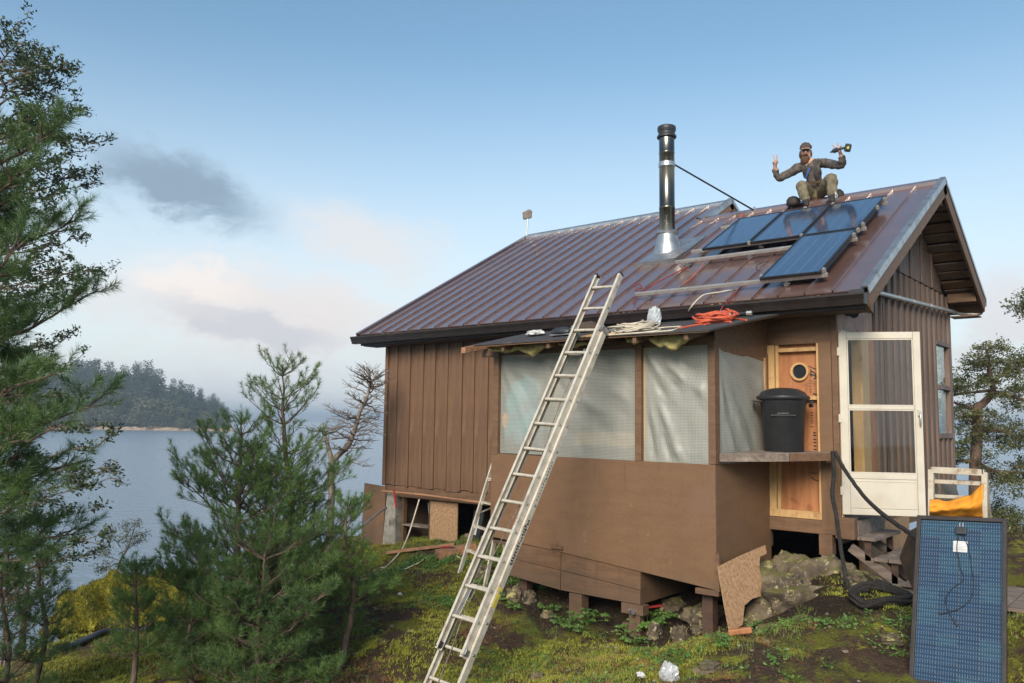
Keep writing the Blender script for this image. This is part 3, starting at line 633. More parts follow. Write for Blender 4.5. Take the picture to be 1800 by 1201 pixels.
mark([(-3.53, 1.12), (-3.48, 1.09), (-3.42, 1.075)], .012); mark([(-3.53, 1.17), (-3.43, 1.16)], .008)
obj('stencil_marks', mb, m_black, ent)
# floor beams and posts below the entry
mb = MB(); mb.bb(-4.0, -3.235, YE-.045, YE+.045, .50, .65); obj('rim_beam', mb, m_trim, cabin, bevel=.005)
mb = MB(); mb.bb(-3.23, -3.02, YE-.06, YE+.05, .47, .70); obj('beam_end', mb, m_trim, cabin, bevel=.008)
mb = MB(); mb.bb(-3.42, -3.27, YE-.04, YE+.08, .27, .50); obj('post', mb, m_trim, cabin, bevel=.006)
mb = MB(); mb.bb(-3.40, -3.29, YE-.03, YE+.07, .20, .27); obj('post_block', mb, m_grey_wood, cabin, bevel=.006)
mb = MB(); mb.prism([(-3.48, YE-.10, -.10), (-3.22, YE-.10, -.10), (-3.22, YE+.14, -.10), (-3.48, YE+.14, -.10)], (0, 0, .30)); obj('concrete_pier', mb, m_concrete, cabin, bevel=.012)
mb = MB(); mb.bb(XG-.06, XG-.02, 9.56, 14.86, .40, .66); obj('side_rim_beam', mb, m_trim, cabin)
mb = MB(); mb.bb(XG-.04, XG, 10.2, 12.2, -.25, .52); obj('osb_skirt', mb, m_osb, cabin)
mb = MB(); mb.bb(-3.07, -3.02, 9.58, 10.55, .50, .66); obj('threshold_riser', mb, m_grey_wood, cabin, bevel=.004)
for x, y in ((-10.4, 12.5), (-10.4, 15.8), (-7.2, 12.5), (-5.0, 12.5), (-3.4, 12.3), (-3.4, 14.7), (-7.1, 9.55)):
    z = gz(x, y)-.1; mb = MB(); mb.bb(x-.07, x+.07, y-.07, y+.07, z, .62); obj('post', mb, m_trim, cabin)

# ---- crawl space left: skirt openings, pier, osb, shelf
cr = link('crawl_space', None, (-9.3, 9.4, -.2), cabin)
mb = MB(); mb.bb(-10.24, -10.19, 9.40, 9.48, -.40, .46); obj('post', mb, m_trim, cr, bevel=.004)
mb = MB(); mb.bb(-9.60, -9.57, 9.40, 9.60, -.30, .46); mb.bb(-10.19, -9.60, 10.05, 10.08, -.4, .46); mb.bb(-9.57, -7.9, 10.4, 10.44, -.4, .46); mb.bb(-10.3, -7.0, 11.2, 11.25, -.8, .5); mb.bb(-10.3, -10.26, 9.5, 11.2, -.8, .5); obj('partition_and_light_block', mb, m_inner, cr)  # the taller sheets are added to keep daylight out of the crawl space
mb = MB(); mb.bb(-10.19, -9.61, 9.38, 9.62, .0, .022); obj('shelf', mb, m_grey_wood, cr, bevel=.003)
mb = MB(); mb.bb(-9.57, -8.97, 9.40, 9.42, -.25, .44); obj('osb_panel', mb, m_osb, cr, bevel=.002)
mb = MB(); mb.bb(-8.95, -8.0, 9.55, 9.9, -.22, -.03); obj('timber', mb, m_grey_wood, cr, bevel=.006)
mb = MB(); mb.box((-9.75, 9.7, .20), (.30, .02, .34), Matrix.Rotation(R(8), 3, 'X')); obj('plastic_flap', mb, m_white, cr)
mb = MB(); mb.prism([(-10.60, 9.30, -.55), (-10.26, 9.30, -.55), (-10.30, 9.30, .50), (-10.50, 9.30, .52)], (0, .20, 0)); obj('concrete_pier', mb, m_concrete, cr, bevel=.015)
mb = MB(); mb.box((-8.66, 9.52, .12), (.20, .05, .44), Matrix.Rotation(R(14), 3, 'Y')); tb = obj('toolbox', mb, m_black, None, bevel=.01, label='black tool case standing on edge in the crawl space beside the pale chipboard panel', cat='tool case')
mb = MB(); mb.box((-8.66, 9.492, .13), (.07, .006, .30), Matrix.Rotation(R(14), 3, 'Y')); obj('case_label', mb, m_white, tb)
mb = MB(); mb.box((-10.85, 9.34, .12), (.55, .04, 1.0), Matrix.Rotation(R(3), 3, 'Y')); obj('leaning_board', mb, m_ply, None, bevel=.004, label='brown painted board standing against the far left corner of the cabin, above the water', cat='board')
# copper coloured pipe and grey strut at the corner
mb = MB(); mb.tube([(-10.50, 9.20, .545), (-9.6, 9.22, .545), (-8.05, 9.25, .50)], .018, 10); obj('brown_pipe', mb, m_plank, cabin, smooth=True)
P0, P1 = on(675, 895, 'y', 8.95), at(630, 930, 12.6)
mb = MB(); mb.tube([P0, P1], .017, 10); mb.tube([P0+(P0-P1)*.0, P0+(P0-P1)*.08], .028, 10); obj('strut', mb, m_galv, cabin, smooth=True)
mb = MB(); mb.grid(lambda u, v: on(690+4*v+2*math.sin(u*9), 860+30*u, 'y', 9.17), 6, 1); mb2 = MB(); mb2.prism([tuple(on(x, y, 'y', 9.18)) for x, y in ((691, 857), (693, 862), (698, 890), (695, 895), (691, 870))], (0, .012, 0)); obj('red_tape', mb2, m_red, None, label='short red ribbon hanging on the pipe at the left corner of the cabin', cat='ribbon')
# white hose running up from the ground to the pipe, and two loops on the moss
gp = lambda px_, py_, t: at(px_, py_, t)
def onground(px_, py_, lift=.015):
    t = 4.0; prev = None
    while t < 40:
        p = at(px_, py_, t); h = gz(p[0], p[1])
        if p[2] < h+lift: return np.array([p[0], p[1], h+lift])
        t += .03
    return p
h1 = [on(737, 878, 'y', 9.2), on(729, 905, 'y', 9.1), on(718, 940, 'y', 8.95)] + [onground(*p) for p in ((705, 968), (680, 995), (650, 1015), (612, 1026), (560, 1042))]
mb = MB(); mb.tube(catmull(h1, 8), .011, 6); obj('white_hose', mb, m_cord, None, smooth=True, label='white hose dropping from the brown pipe and running down across the moss to the left', cat='hose')
h2 = [onground(*p) for p in ((606, 1030), (650, 1008), (672, 998), (700, 1004), (735, 992), (750, 980), (775, 976), (800, 978), (822, 990), (850, 998))]
mb = MB(); mb.tube(catmull(h2, 8), .009, 6); obj('white_cable', mb, m_cord, None, smooth=True, label='white cable looping over the moss between the pine saplings and the step ladder', cat='cable')
# planks lying in front of the crawl space with red pliers on top
A, B = onground(680, 972, .05), onground(800, 957, .06)
mb = MB(); mb.beam(A, B, .10, .04); obj('fallen_plank', mb, m_plank, None, bevel=.006, label='long reddish plank lying on the moss below the crawl space, under the white hose', cat='plank')
A, B = onground(768, 976, .07), onground(835, 962, .08)
mb = MB(); mb.beam(A, B, .22, .11); obj('timber_block', mb, m_plank, None, bevel=.006, label='short thick plank under the red pliers beside the step ladder', cat='timber')
C0 = (A+B)/2*.55+A*.45; C0 = A+(B-A)*.3+np.array([0, 0, .065])
mb = MB()
for sg in (-1, 1): mb.tube([C0+np.array([-.10, .02*sg-.02, 0]), C0+np.array([-.02, .03*sg, .012]), C0+np.array([.04, 0, .01])], .011, 6)
pl = obj('pliers', mb, m_red, None, smooth=True, label='red handled pliers lying on the short timber by the step ladder', cat='pliers')
mb = MB(); mb.beam(C0+np.array([.03, 0, .01]), C0+np.array([.11, .01, .008]), .03, .012); obj('jaws', mb, m_black, pl)

# ------------------------------------------------------------------ porch (lean-to)
po = link('porch', None, (-5.5, 8.6, 0), cabin); YP = 8.083; PXL, PXR = -7.115, -3.985
mb = MB(); mb.prism([(PXL, YP-.012, .245), (-6.03, YP-.012, .175), (PXR, YP-.012, .0), (PXR, YP-.012, 1.285), (PXL, YP-.012, 1.30)], (0, .018, 0))
obj('front_plywood', mb, m_ply, po, bevel=.002)
mb = MB(); mb.prism([(PXR, YP+.008, .0), (PXR, 9.49, .02), (PXR, 9.49, 1.30), (PXR, YP+.008, 1.285)], (-.018, 0, 0)); obj('side_plywood', mb, m_ply, po, bevel=.002)
mb = MB(); mb.bb(-4.22, -3.955, YP-.03, YP+.03, -.06, -.003); obj('bottom_cleat', mb, m_trim, po, bevel=.004)
mb = MB(); mb.bb(-3.99, -3.94, YP-.035, YP-.0, -.01, .38); mb.v = mb.v; obj('corner_strip', mb, m_trim, po)
mb = MB(); mb.bb(PXL, PXL+.02, YP+.01, 9.30, .2, 2.6); obj('left_side', mb, m_inner, po)
mb = MB(); rgn = random.Random(12)
def nail(x, z): mb.tube([(x, YP-.0135, z), (x, YP-.0115, z)], rgn.uniform(.003, .006), 6)
for xx in (PXL+.03, -6.08, -5.98, -4.92, PXR-.03):
    for k in range(8): nail(xx+rgn.uniform(-.006, .006), 1.24-k*.155+rgn.uniform(-.02, .02)-(.0 if xx < -5 else .0))
for k in range(22): nail(rgn.uniform(PXL+.1, PXR-.1), rgn.choice((1.262, 1.255))+rgn.uniform(-.006, .006))
for k in range(16): nail(rgn.uniform(PXL+.2, PXR-.1), rgn.uniform(.25, 1.2))
o = obj('nail_heads', mb, m_soffit, po, kind='stuff')
mb = MB()
for px_, py_ in ((1026, 938), (1028, 944), (1030, 950), (1028, 972), (905, 948), (1176, 988), (1035, 905), (1110, 890), (900, 905), (1140, 940)):
    c_ = on(px_, py_, 'y', YP-.0125); 
    for k in range(3): mb.box((c_[0]+rgn.uniform(-.02, .02), YP-.0125, c_[2]+rgn.uniform(-.015, .015)), (rgn.uniform(.004, .018), .0012, rgn.uniform(.003, .012)))
obj('paint_chips', mb, m_plank, po, kind='stuff')
# two courses of beam, in two lengths each
for x0, x1 in ((-6.80, -6.005), (-5.995, -4.905)):
    for za, zb in (((.145, .045), (-.03, -.125)), ((.04, -.13), (-.13, -.27))): pass
def course(x0, x1, t0, b0, t1, b1, dy=0):
    mb = MB(); mb.prism([(x0, YP+dy, b0), (x1, YP+dy, b1), (x1, YP+dy, t1), (x0, YP+dy, t0)], (0, .10, 0)); obj('beam', mb, m_trim, po, bevel=.003)
course(-6.80, -6.006, .235, .01, .168, -.045, .006); course(-5.996, -4.905, .168, -.045, .075, -.125, .006)
course(-6.78, -6.006, .005, -.205, -.05, -.275, .0); course(-5.996, -4.905, -.05, -.275, -.13, -.285, .0)
mb = MB(); mb.bb(-4.96, -4.91, YP+.105, 9.3, -.285, .09); obj('return_beam', mb, m_trim, po, bevel=.004)
mb = MB(); mb.bb(-6.12, -5.95, YP-.045, YP-.013, .205, .245); mb.bb(-6.07, -6.03, YP-.03, YP-.013, .245, .275); obj('block_handle', mb, m_trim, po, bevel=.004)
for x, z0 in ((-5.77, -.70), ):
    mb = MB(); mb.bb(x-.105, x+.075, YP+.0, YP+.15, z0, -.287); obj('post', mb, m_trim, po, bevel=.005)
mb = MB(); mb.bb(-5.14, -4.86, YP-.02, YP+.11, -.40, -.288); obj('post_cap', mb, m_trim, po, bevel=.005)
mb = MB(); mb.bb(-5.05, -4.91, YP+.0, YP+.10, -.56, -.402); obj('post', mb, m_trim, po, bevel=.005)
mb = MB(); mb.bb(-5.12, -4.89, YP-.03, YP+.05, -.58, -.50); mb.bb(-5.10, -4.90, YP-.02, YP+.1, -.62, -.585); obj('post_foot', mb, m_trim, po, bevel=.005)
mb = MB(); mb.lathe((-5.02, YP+.05, -.95), [(.14, 0), (.13, .2), (.11, .33)], 14); obj('concrete_pier', mb, m_concrete, po, smooth=True)
mb = MB(); mb.tube([(-5.01, YP-.02, -.345), (-5.01, YP-.06, -.345)], .018, 6); mb.tube([(-4.97, YP-.02, -.365), (-4.96, YP-.075, -.37), (-4.95, YP-.08, -.36)], .026, 8); obj('bolt', mb, m_galv, po)
mb = MB(); mb.beam((-4.92, YP+.05, -.33), (-4.80, YP+.30, -.32), .04, .015); obj('red_strap', mb, m_red, po)
for x, y in ((-4.15, 8.25), (-4.1, 9.3), (-6.7, 8.3), (-7.0, 9.2)):
    z = gz(x, y)-.1; mb = MB(); mb.bb(x-.06, x+.06, y-.06, y+.06, z, .0); obj('post', mb, m_soffit, po)
mb = MB(); mb.bb(PXL+.02, -4.02, YP+.02, 9.33, .16, .20); obj('floor', mb, m_inner, po)
# posts, header, rafters
def post(x0, x1, z0=1.29, z1=2.60, y0=YP-.02, y1=YP+.07): mb = MB(); mb.bb(x0, x1, y0, y1, z0, z1); obj('post', mb, m_trim, po, bevel=.003)
post(-7.10, -7.01); post(-4.958, -4.878); post(-4.055, -3.975, y1=YP+.09)
mb = MB(); mb.bb(-6.33, -6.27, YP+.10, YP+.16, .2, 2.58); obj('stud', mb, m_trim, po, bevel=.003)
mb = MB(); mb.bb(-7.35, -3.98, YP+.03, YP+.10, 2.56, 2.66); obj('header_beam', mb, m_trim, po, bevel=.004)
def zl(y): return 2.655+.215*(y-7.62)
for x in (-7.28, -6.6, -5.9, -5.2, -4.72, -4.10):
    mb = MB(); mb.prism([(x-.02, 7.66, zl(7.66)-.015), (x-.02, 9.3, zl(9.3)-.015), (x-.02, 9.3, zl(9.3)-.10), (x-.02, 7.66, zl(7.66)-.09)], (.045 if x > -7.2 else .07, 0, 0)); obj('rafter', mb, m_trim if x > -7.2 else m_plank, po, bevel=.003)
# inner lumber seen dimly through the sheeting
for a in ((-6.37, -6.28, 8.35, 8.40, .2, 2.5), (-5.95, -4.99, 8.30, 8.36, 1.44, 1.60)):
    mb = MB(); mb.bb(*a); obj('inner_stud', mb, m_pine_lumber, po)
mb = MB()
for a in ((-4.985, -4.972, YP+.03, YP+.07, 1.30, 2.56), (-4.87, -4.857, YP+.03, YP+.07, 1.30, 2.56)): mb.bb(*a)
obj('inner_edge', mb, m_pine_lumber, po)
def teal(c, r_, sq):
    mb = MB()
    def fn(u, v):
        th = 2*math.pi*u; ph = math.pi*(v-.5); n_ = 1+.55*nz(math.cos(th)*2+c[0], math.sin(th)*2, v*3)
        return (c[0]+r_*sq[0]*n_*math.cos(th)*math.cos(ph), c[1]+r_*sq[1]*n_*math.sin(th)*math.cos(ph), c[2]+r_*sq[2]*n_*math.sin(ph))
    return mb.grid(fn, 18, 10)
mbt = teal((-6.72, 8.24, 2.02), .30, (.85, .3, .8)); o_ = teal((-6.70, 8.24, 1.72), .32, (.9, .3, .75)); mbt.add(o_.v, o_.f)
obj('blue_tarp_bundle', mbt, m_teal, None, smooth=True, label='blue green bundle showing blurred through the leftmost plastic sheet of the porch', cat='bundle')
mb = MB(); mb.lathe((-6.98, 8.19, 1.62), [(.02, 0), (.06, .05), (.055, .16), (.02, .2)], 10); obj('orange_bag', mb, m_cloth, None, smooth=True, label='small orange thing behind the far left edge of the porch plastic', cat='bag')
# plastic sheets
def film_mat(op=.40):
    m = bpy.data.materials.new('reinforced_plastic_film'); m.use_nodes = True; nt = m.node_tree; V.nt = nt; b = nt.nodes['Principled BSDF']
    g = nt.nodes.new('ShaderNodeNewGeometry'); sp = nt.nodes.new('ShaderNodeSeparateXYZ'); nt.links.new(g.outputs['Position'], sp.inputs[0])
    hx_ = V(sp.outputs[0]) + V(sp.outputs[1])
    def thread(c, p): 
        f = V.m('FRACT', c/p); return V.m('GREATER_THAN', f, .72)
    th = V.m('MAXIMUM', thread(hx_, .0165), thread(V(sp.outputs[2]) + (tnoise(nt, g.outputs['Position'], 2, 3)-.5)*.02, .0165))
    n = tnoise(nt, g.outputs['Position'], 1.6, 5, .6)
    col = mixc(nt, n.smooth(.3, .7), (.46, .465, .43), (.32, .36, .335)); col = mixc(nt, th, col, (.53, .53, .475))
    nt.links.new(col, b.inputs['Base Color']); b.inputs['Roughness'].default_value = .42; b.inputs['Specular IOR Level'].default_value = .5
    t = nt.nodes.new('ShaderNodeBsdfTransparent'); t.inputs[0].default_value = (.9, .95, .92, 1)
    tl = nt.nodes.new('ShaderNodeBsdfTranslucent'); nt.links.new(col, tl.inputs[0])
    m1 = nt.nodes.new('ShaderNodeMixShader'); m1.inputs[0].default_value = .15; nt.links.new(b.outputs[0], m1.inputs[1]); nt.links.new(tl.outputs[0], m1.inputs[2])
    m2 = nt.nodes.new('ShaderNodeMixShader'); f = op - th*(op*.5); nt.links.new(f.s, m2.inputs[0]); nt.links.new(m1.outputs[0], m2.inputs[1]); nt.links.new(t.outputs[0], m2.inputs[2])
    nt.links.new(m2.outputs[0], nt.nodes['Material Output'].inputs[0]); return m
m_film = film_mat(); m_film_a = film_mat(.52); m_film_b = film_mat(.50)
def film(x0, x1, z0, z1, amp, sd, y=YP+.035, flip=False, zt=None):
    W, H = x1-x0, z1-z0
    def fn(u, v):
        # folds fanning out from the upper left and lower left tack points
        r1 = math.hypot(u+.25, 1.15-v); a1 = math.atan2(1.15-v, u+.25)
        f = math.sin(a1*26+sd+3*nz(u*2, v*2, sd))*.55*min(1, r1)+math.sin(a1*15+sd*2.3+nz(u*3, v*2, sd+4)*4)*.6
        f = math.copysign(abs(f)**1.6, f)*.9 + .25*nz(u*3, v*5, sd+9) + .14*nz(u*8, v*18, sd+3)
        e = min(1, 9*min(u, 1-u), 9*min(v, 1-v)+.15)
        zz = z0+v*H
        return (x0+u*W, y-amp*f*e-.01*e, zz) if not flip else (y+amp*f*e+.01*e, x0+u*W, zz - (.10*u*v if zt else 0))
    mb = MB(); mb.grid(fn, 70, 70); return mb
obj('plastic_sheet', film(-7.008, -6.30, 1.305, 2.57, .010, 1.0), m_film_a, po, smooth=True)
obj('plastic_sheet', film(-6.30, -4.96, 1.285, 2.57, .018, 2.0), m_film_b, po, smooth=True)
obj('plastic_sheet', film(-4.877, -4.056, 1.275, 2.57, .030, 3.1), m_film, po, smooth=True)
obj('side_plastic_sheet', film(8.14, 9.40, 1.27, 2.55, .016, 5.2, y=PXR-.005, flip=True, zt=True), m_film, po, smooth=True)
mb = MB(); mb.prism([(PXR-.002, YP+.0, 2.50), (PXR-.002, 9.49, 2.45), (PXR-.002, 9.49, 3.0), (PXR-.002, 8.1, 2.70)], (-.016, 0, 0)); obj('upper_side_panel', mb, m_trim, po)
mb = MB(); mb.bb(PXR-.01, PXR+.008, 9.36, 9.405, 1.28, 2.50); obj('film_batten', mb, m_pine_lumber, po)
mb = MB(); mb.bb(PXR-.03, PXR+.012, 9.41, 9.49, 1.3, 2.55); obj('side_jamb', mb, m_trim, po)
# yellow insulation sagging out under the roof edge
def insul(x0, x1, dep, sd):
    def fn(u, v):
        sag = dep*(math.sin(math.pi*u)**.6)*(.75+.5*nz(u*4+sd, 1.7))
        th = v*math.pi
        return (x0+(x1-x0)*u, 7.86+.09*math.cos(th)*(1+.3*nz(u*5, v*3, sd))-.02+.10*(1-math.sin(th)), 2.655-sag*math.sin(th)+.02*nz(u*12, v*6, sd)-.0)
    mb = MB(); mb.grid(fn, 40, 14); return mb
for a in ((-6.98, -6.50, .12, 1), (-6.55, -6.02, .17, 2.2), (-5.88, -5.26, .10, 3.1), (-4.93, -4.76, .10, 4.0), (-4.66, -4.16, .21, 5.2)):
    obj('insulation', insul(*a), m_insul, po, smooth=True)
# roof of the porch
mb = MB()
outl = [(-7.10, 7.66), (-6.6, 7.60), (-5.75, 7.61), (-4.9, 7.63), (-3.80, 7.60), (-3.72, 8.5), (-3.56, 9.46), (-7.25, 9.33)]
top = []
mb.prism([(x, y, zl(y)+.014+.006*nz(x*2, y)) for x, y in outl], (0, 0, -.014)); obj('roll_roofing', mb, m_shingle, po)
mb = MB(); mb.prism([(x+(.012 if x < -5 else -.012), y+.012, zl(y)-.0015) for x, y in outl], (0, 0, -.014)); obj('roof_sheathing', mb, m_trim, po)
mb = MB(); mb.prism([(-3.80, 8.9, zl(8.9)), (-3.50, 9.47, zl(9.47)+.01), (-3.82, 9.47, zl(9.47)+.01)], (0, 0, .010)); obj('sheathing_tip', mb, m_plank, po)

# ------------------------------------------------------------------ chimney
chn = link('chimney', None, (-6.30, 11.25, 4.4), cabin); cxx, cyy = -6.297, 11.20
mb = MB()
F = [rp(x, s, .035) for x, s in ((-6.52, 1.86), (-5.83, 1.86), (-5.83, 3.0), (-6.52, 3.0))]
mb.prism(F, -NR*.02); obj('flashing_plate', mb, m_galv, chn)
mb = MB(); mb.prism([rp(-6.52, 1.85, .0), rp(-5.83, 1.85, .0), rp(-5.83, 1.85, .075), rp(-6.52, 1.85, .075)], DR*.02); mb.prism([rp(-5.835, 1.85, .0), rp(-5.835, 2.35, .0), rp(-5.835, 2.35, .04), rp(-5.835, 1.85, .07)], (.012, 0, 0)); obj('flashing_skirt', mb, m_galv, chn)
mb = MB(); zc = zf(cyy)
def cone(u, v):
    t = 2*math.pi*u; r_ = .140+(.215-.140)*(1-v)**1.1; y_ = cyy+r_*math.sin(t); base = zf(y_)+.03
    return (cxx+r_*math.cos(t), y_, base*(1-v)+(zc+.27)*v)
mb.grid(cone, 32, 8); obj('flashing_cone', mb, m_galv, chn, smooth=True)
mb = MB(); mb.lathe((cxx, cyy, 0), [(.135, zc+.25), (.172, zc+.27), (.176, zc+.285), (.165, zc+.295), (.122, zc+.33)], 32, False); obj('storm_collar', mb, m_galv, chn, smooth=True)
mb = MB(); zt = 6.24
mb.lathe((cxx, cyy, 0), [(.120, zc+.2), (.120, 5.045), (.1245, 5.05), (.1245, 5.075), (.120, 5.08), (.120, 5.93), (.1245, 5.935), (.1245, 5.95), (.120, 5.955), (.120, 6.22)], 36); obj('flue_pipe', mb, m_steel, chn, smooth=True)
mb = MB(); mb.lathe((cxx, cyy, 0), [(.1205, 5.72), (.128, 5.722), (.128, 5.79), (.1205, 5.792)], 36, False); obj('brace_band', mb, m_galv, chn, smooth=True)
mb = MB(); mb.lathe((cxx, cyy, 0), [(.10, 6.2), (.150, 6.19), (.155, 6.205), (.150, 6.22), (.128, 6.245), (.128, 6.275), (.143, 6.30), (.146, 6.345), (.142, 6.365), (.128, 6.375), (.03, 6.395)], 36); obj('rain_cap', mb, m_black, chn, smooth=True)
mb = MB(); tp = np.array([-5.47, 12.58, 5.18]); p0 = np.array([cxx+.11, cyy+.06, 5.75]); mb.tube([p0, tp], .014, 8); obj('brace_rod', mb, m_frame, chn)
mb = MB(); mb.tube([tp+np.array([0, 0, -.04]), tp+np.array([0, 0, .06])], .022, 6); mb.bb(tp[0]-.05, tp[0]+.05, tp[1]-.03, tp[1]+.03, tp[2]-.05, tp[2]-.01); obj('rod_bracket', mb, m_galv, chn)

# ------------------------------------------------------------------ rails and solar panels
def rail(x0, x1, s, lab):
    t = thing('mounting_rail', lab, 'rail', tuple(rp((x0+x1)/2, s, 0)), 'aluminium rails under the solar panels')
    mb = MB(); mb.beam(rp(x0, s, .095), rp(x1, s, .095), .040, .040, NR); mb.beam(rp(x0, s, .117), rp(x1, s, .117), .030, .005, NR); mb.beam(rp(x0, s, .073), rp(x1, s, .073), .03, .005, NR); obj('bar', mb, m_alu, t, bevel=.003)
    x = x0+.22
    while x < x1:
        k = round((x-XL)/PITCH); xx = XL+k*PITCH+.008
        mb = MB(); mb.beam(rp(xx, s-.03, .035), rp(xx, s+.03, .035), .05, .04, NR); mb.beam(rp(xx-.0, s, .03), rp(xx, s, .074), .035, .012, (0, 1, 0)); mb.tube([rp(xx-.04, s, .035), rp(xx+.04, s, .035)], .009, 6); obj('clamp_foot', mb, m_galv, t); x += .95
rail(-5.66, -3.17, .33, 'lowest aluminium rail, bare left of the lower solar panel'); rail(-5.66, -3.17, 1.56, 'aluminium rail starting at the chimney flashing, running under the lower panel')
rail(-5.60, -3.17, 1.98, 'aluminium rail just under the bottom edge of the upper panel row'); rail(-5.60, -3.17, 3.08, 'topmost aluminium rail under the upper panels near the ridge')
def cell_mat():
    m = bpy.data.materials.new('solar_glass'); m.use_nodes = True; nt = m.node_tree; V.nt = nt; b = nt.nodes['Principled BSDF']
    tc = nt.nodes.new('ShaderNodeTexCoord'); sp = nt.nodes.new('ShaderNodeSeparateXYZ'); nt.links.new(tc.outputs['Object'], sp.inputs[0])
    x, y = V(sp.outputs[0]), V(sp.outputs[1])
    def line(c, p, w): f = V.m('FRACT', c/p); return V.m('LESS_THAN', V.m('ABSOLUTE', f-.5), w)
    ln = line(x+.0, .155, .014)*.7; ln2 = line(y, .105, .02)*.25; bus = line(x+.03, .0517, .02)*.10
    tot = V.m('MAXIMUM', V.m('MAXIMUM', ln, ln2), bus)
    col = mixc(nt, tot, (.012, .045, .11), (.30, .36, .44)); nt.links.new(col, b.inputs['Base Color'])
    b.inputs['Roughness'].default_value = .11; b.inputs['Specular IOR Level'].default_value = .9; b.inputs['IOR'].default_value = 1.75; b.inputs['Coat Weight'].default_value = 1; b.inputs['Coat IOR'].default_value = 1.9; b.inputs['Coat Roughness'].default_value = .10; return m
m_cell = cell_mat()
def solar(x0, x1, s0, s1, lab):
    c = rp((x0+x1)/2, (s0+s1)/2, .15); t = thing('solar_panel', lab, 'solar panel', tuple(c), 'solar panels mounted on the roof')
    w = .028
    for nm, a in (('frame_side', (x0, x0+w, s0, s1)), ('frame_side', (x1-w, x1, s0, s1)), ('frame_end', (x0+w+.0005, x1-w-.0005, s0, s0+w)), ('frame_end', (x0+w+.0005, x1-w-.0005, s1-w, s1))):
        mb = MB(); mb.beam(rp((a[0]+a[1])/2, a[2], .145), rp((a[0]+a[1])/2, a[3], .145), a[1]-a[0], .036, NR); obj(nm, mb, m_frame, t, bevel=.002)
    # glass: local mesh laid in the slope with a rotated object so that its print follows the panel
    me = bpy.data.meshes.new('glass'); hw, hl = (x1-x0)/2-.020, (s1-s0)/2-.020
    me.from_pydata([(-hw, -hl, 0), (hw, -hl, 0), (hw, hl, 0), (-hw, hl, 0), (-hw, -hl, -.006), (hw, -hl, -.006), (hw, hl, -.006), (-hw, hl, -.006)], [], [(0, 1, 2, 3), (7, 6, 5, 4), (0, 4, 5, 1), (1, 5, 6, 2), (2, 6, 7, 3), (3, 7, 4, 0)]); me.materials.append(m_cell)
    g = link('glass', me, tuple(rp((x0+x1)/2, (s0+s1)/2, .158)), t); g.rotation_euler = (math.atan(SL), 0, 0)
    mb = MB(); mb.beam(rp((x0+x1)/2, s0+.05, .128), rp((x0+x1)/2, s1-.05, .128), x1-x0-.08, .006, NR); obj('backsheet', mb, m_black, t)
    return t
SP = []
SP.append(solar(-5.355, -4.665, 1.83, 3.25, 'blue black solar panel leftmost in the upper row, next to the chimney')); SP.append(solar(-4.645, -3.945, 1.83, 3.25, 'middle solar panel of the upper row under the man')); SP.append(solar(-3.925, -3.215, 1.83, 3.25, 'rightmost solar panel of the upper row below the ridge'))
SP.append(solar(-3.925, -3.215, .26, 1.80, 'lone lower solar panel reaching almost to the eave'))
for x, s in ((-4.655, 3.24), (-3.935, 3.24), (-4.655, 1.84), (-3.935, 1.84), (-3.20, .33), (-3.20, 1.56), (-3.20, 1.75), (-3.20, 1.98), (-3.20, 3.08), (-3.20, 2.7), (-3.93, .33)):
    mb = MB(); mb.beam(rp(x-.018, s, .150), rp(x+.018, s, .150), .045, .045, NR); mb.tube([rp(x, s, .13), rp(x, s, .185)], .008, 6)
    par = SP[0] if x < -4.5 else SP[1] if (x < -3.8 and s > 1) else SP[3] if s < 1.8 else SP[2]
    obj('panel_clamp', mb, m_alu, par)

# ------------------------------------------------------------------ things lying on the porch roof
def onroof(px_, py_, lift=.02):
    t = 7.5
    while t < 12:
        p = at(px_, py_, t)
        if p[1] > 7.62 and p[2] < zl(p[1])+lift: return np.array([p[0], p[1], zl(p[1])+lift])
        t += .01
    return np.array([p[0], 8.6, zl(8.6)+lift])
def coil(cx, cy, rx, ry, n, r_, sd, zlift=.02, wander=.02, turns=None):
    rg = random.Random(sd); pts = []; N = n*10
    for i in range(N+1):
        a = i/10*2*math.pi; k = 1-.35*rg.random()*.4-.25*math.sin(i*.21+sd)
        x = cx+rx*k*math.cos(a)+.3*rx*math.sin(i*.043+sd); y = cy+ry*k*math.sin(a)
        pts.append((x, y, zl(y)+zlift+.012*(i/10) % .075+wander*rg.random()))
    mb = MB(); mb.tube(catmull(pts, 3), r_, 6); return mb
# red-orange cord heap
o = obj('orange_extension_cord', coil(-4.12, 8.42, .17, .22, 11, .012, 3, .02, .05), m_redcord, None, smooth=True, label='heap of red orange cord lying on the porch roof under the eave', cat='cord')
pts = [onroof(*p) for p in ((1238, 571), (1262, 566), (1285, 566), (1262, 562), (1290, 561), (1312, 563))]
mb = MB(); mb.tube(catmull(pts, 6), .012, 6); mb.tube(catmull([onroof(1195, 577), onroof(1222, 572), onroof(1250, 568), onroof(1280, 565)], 6), .012, 6); obj('cord_tail', mb, m_redcord, o, smooth=True)
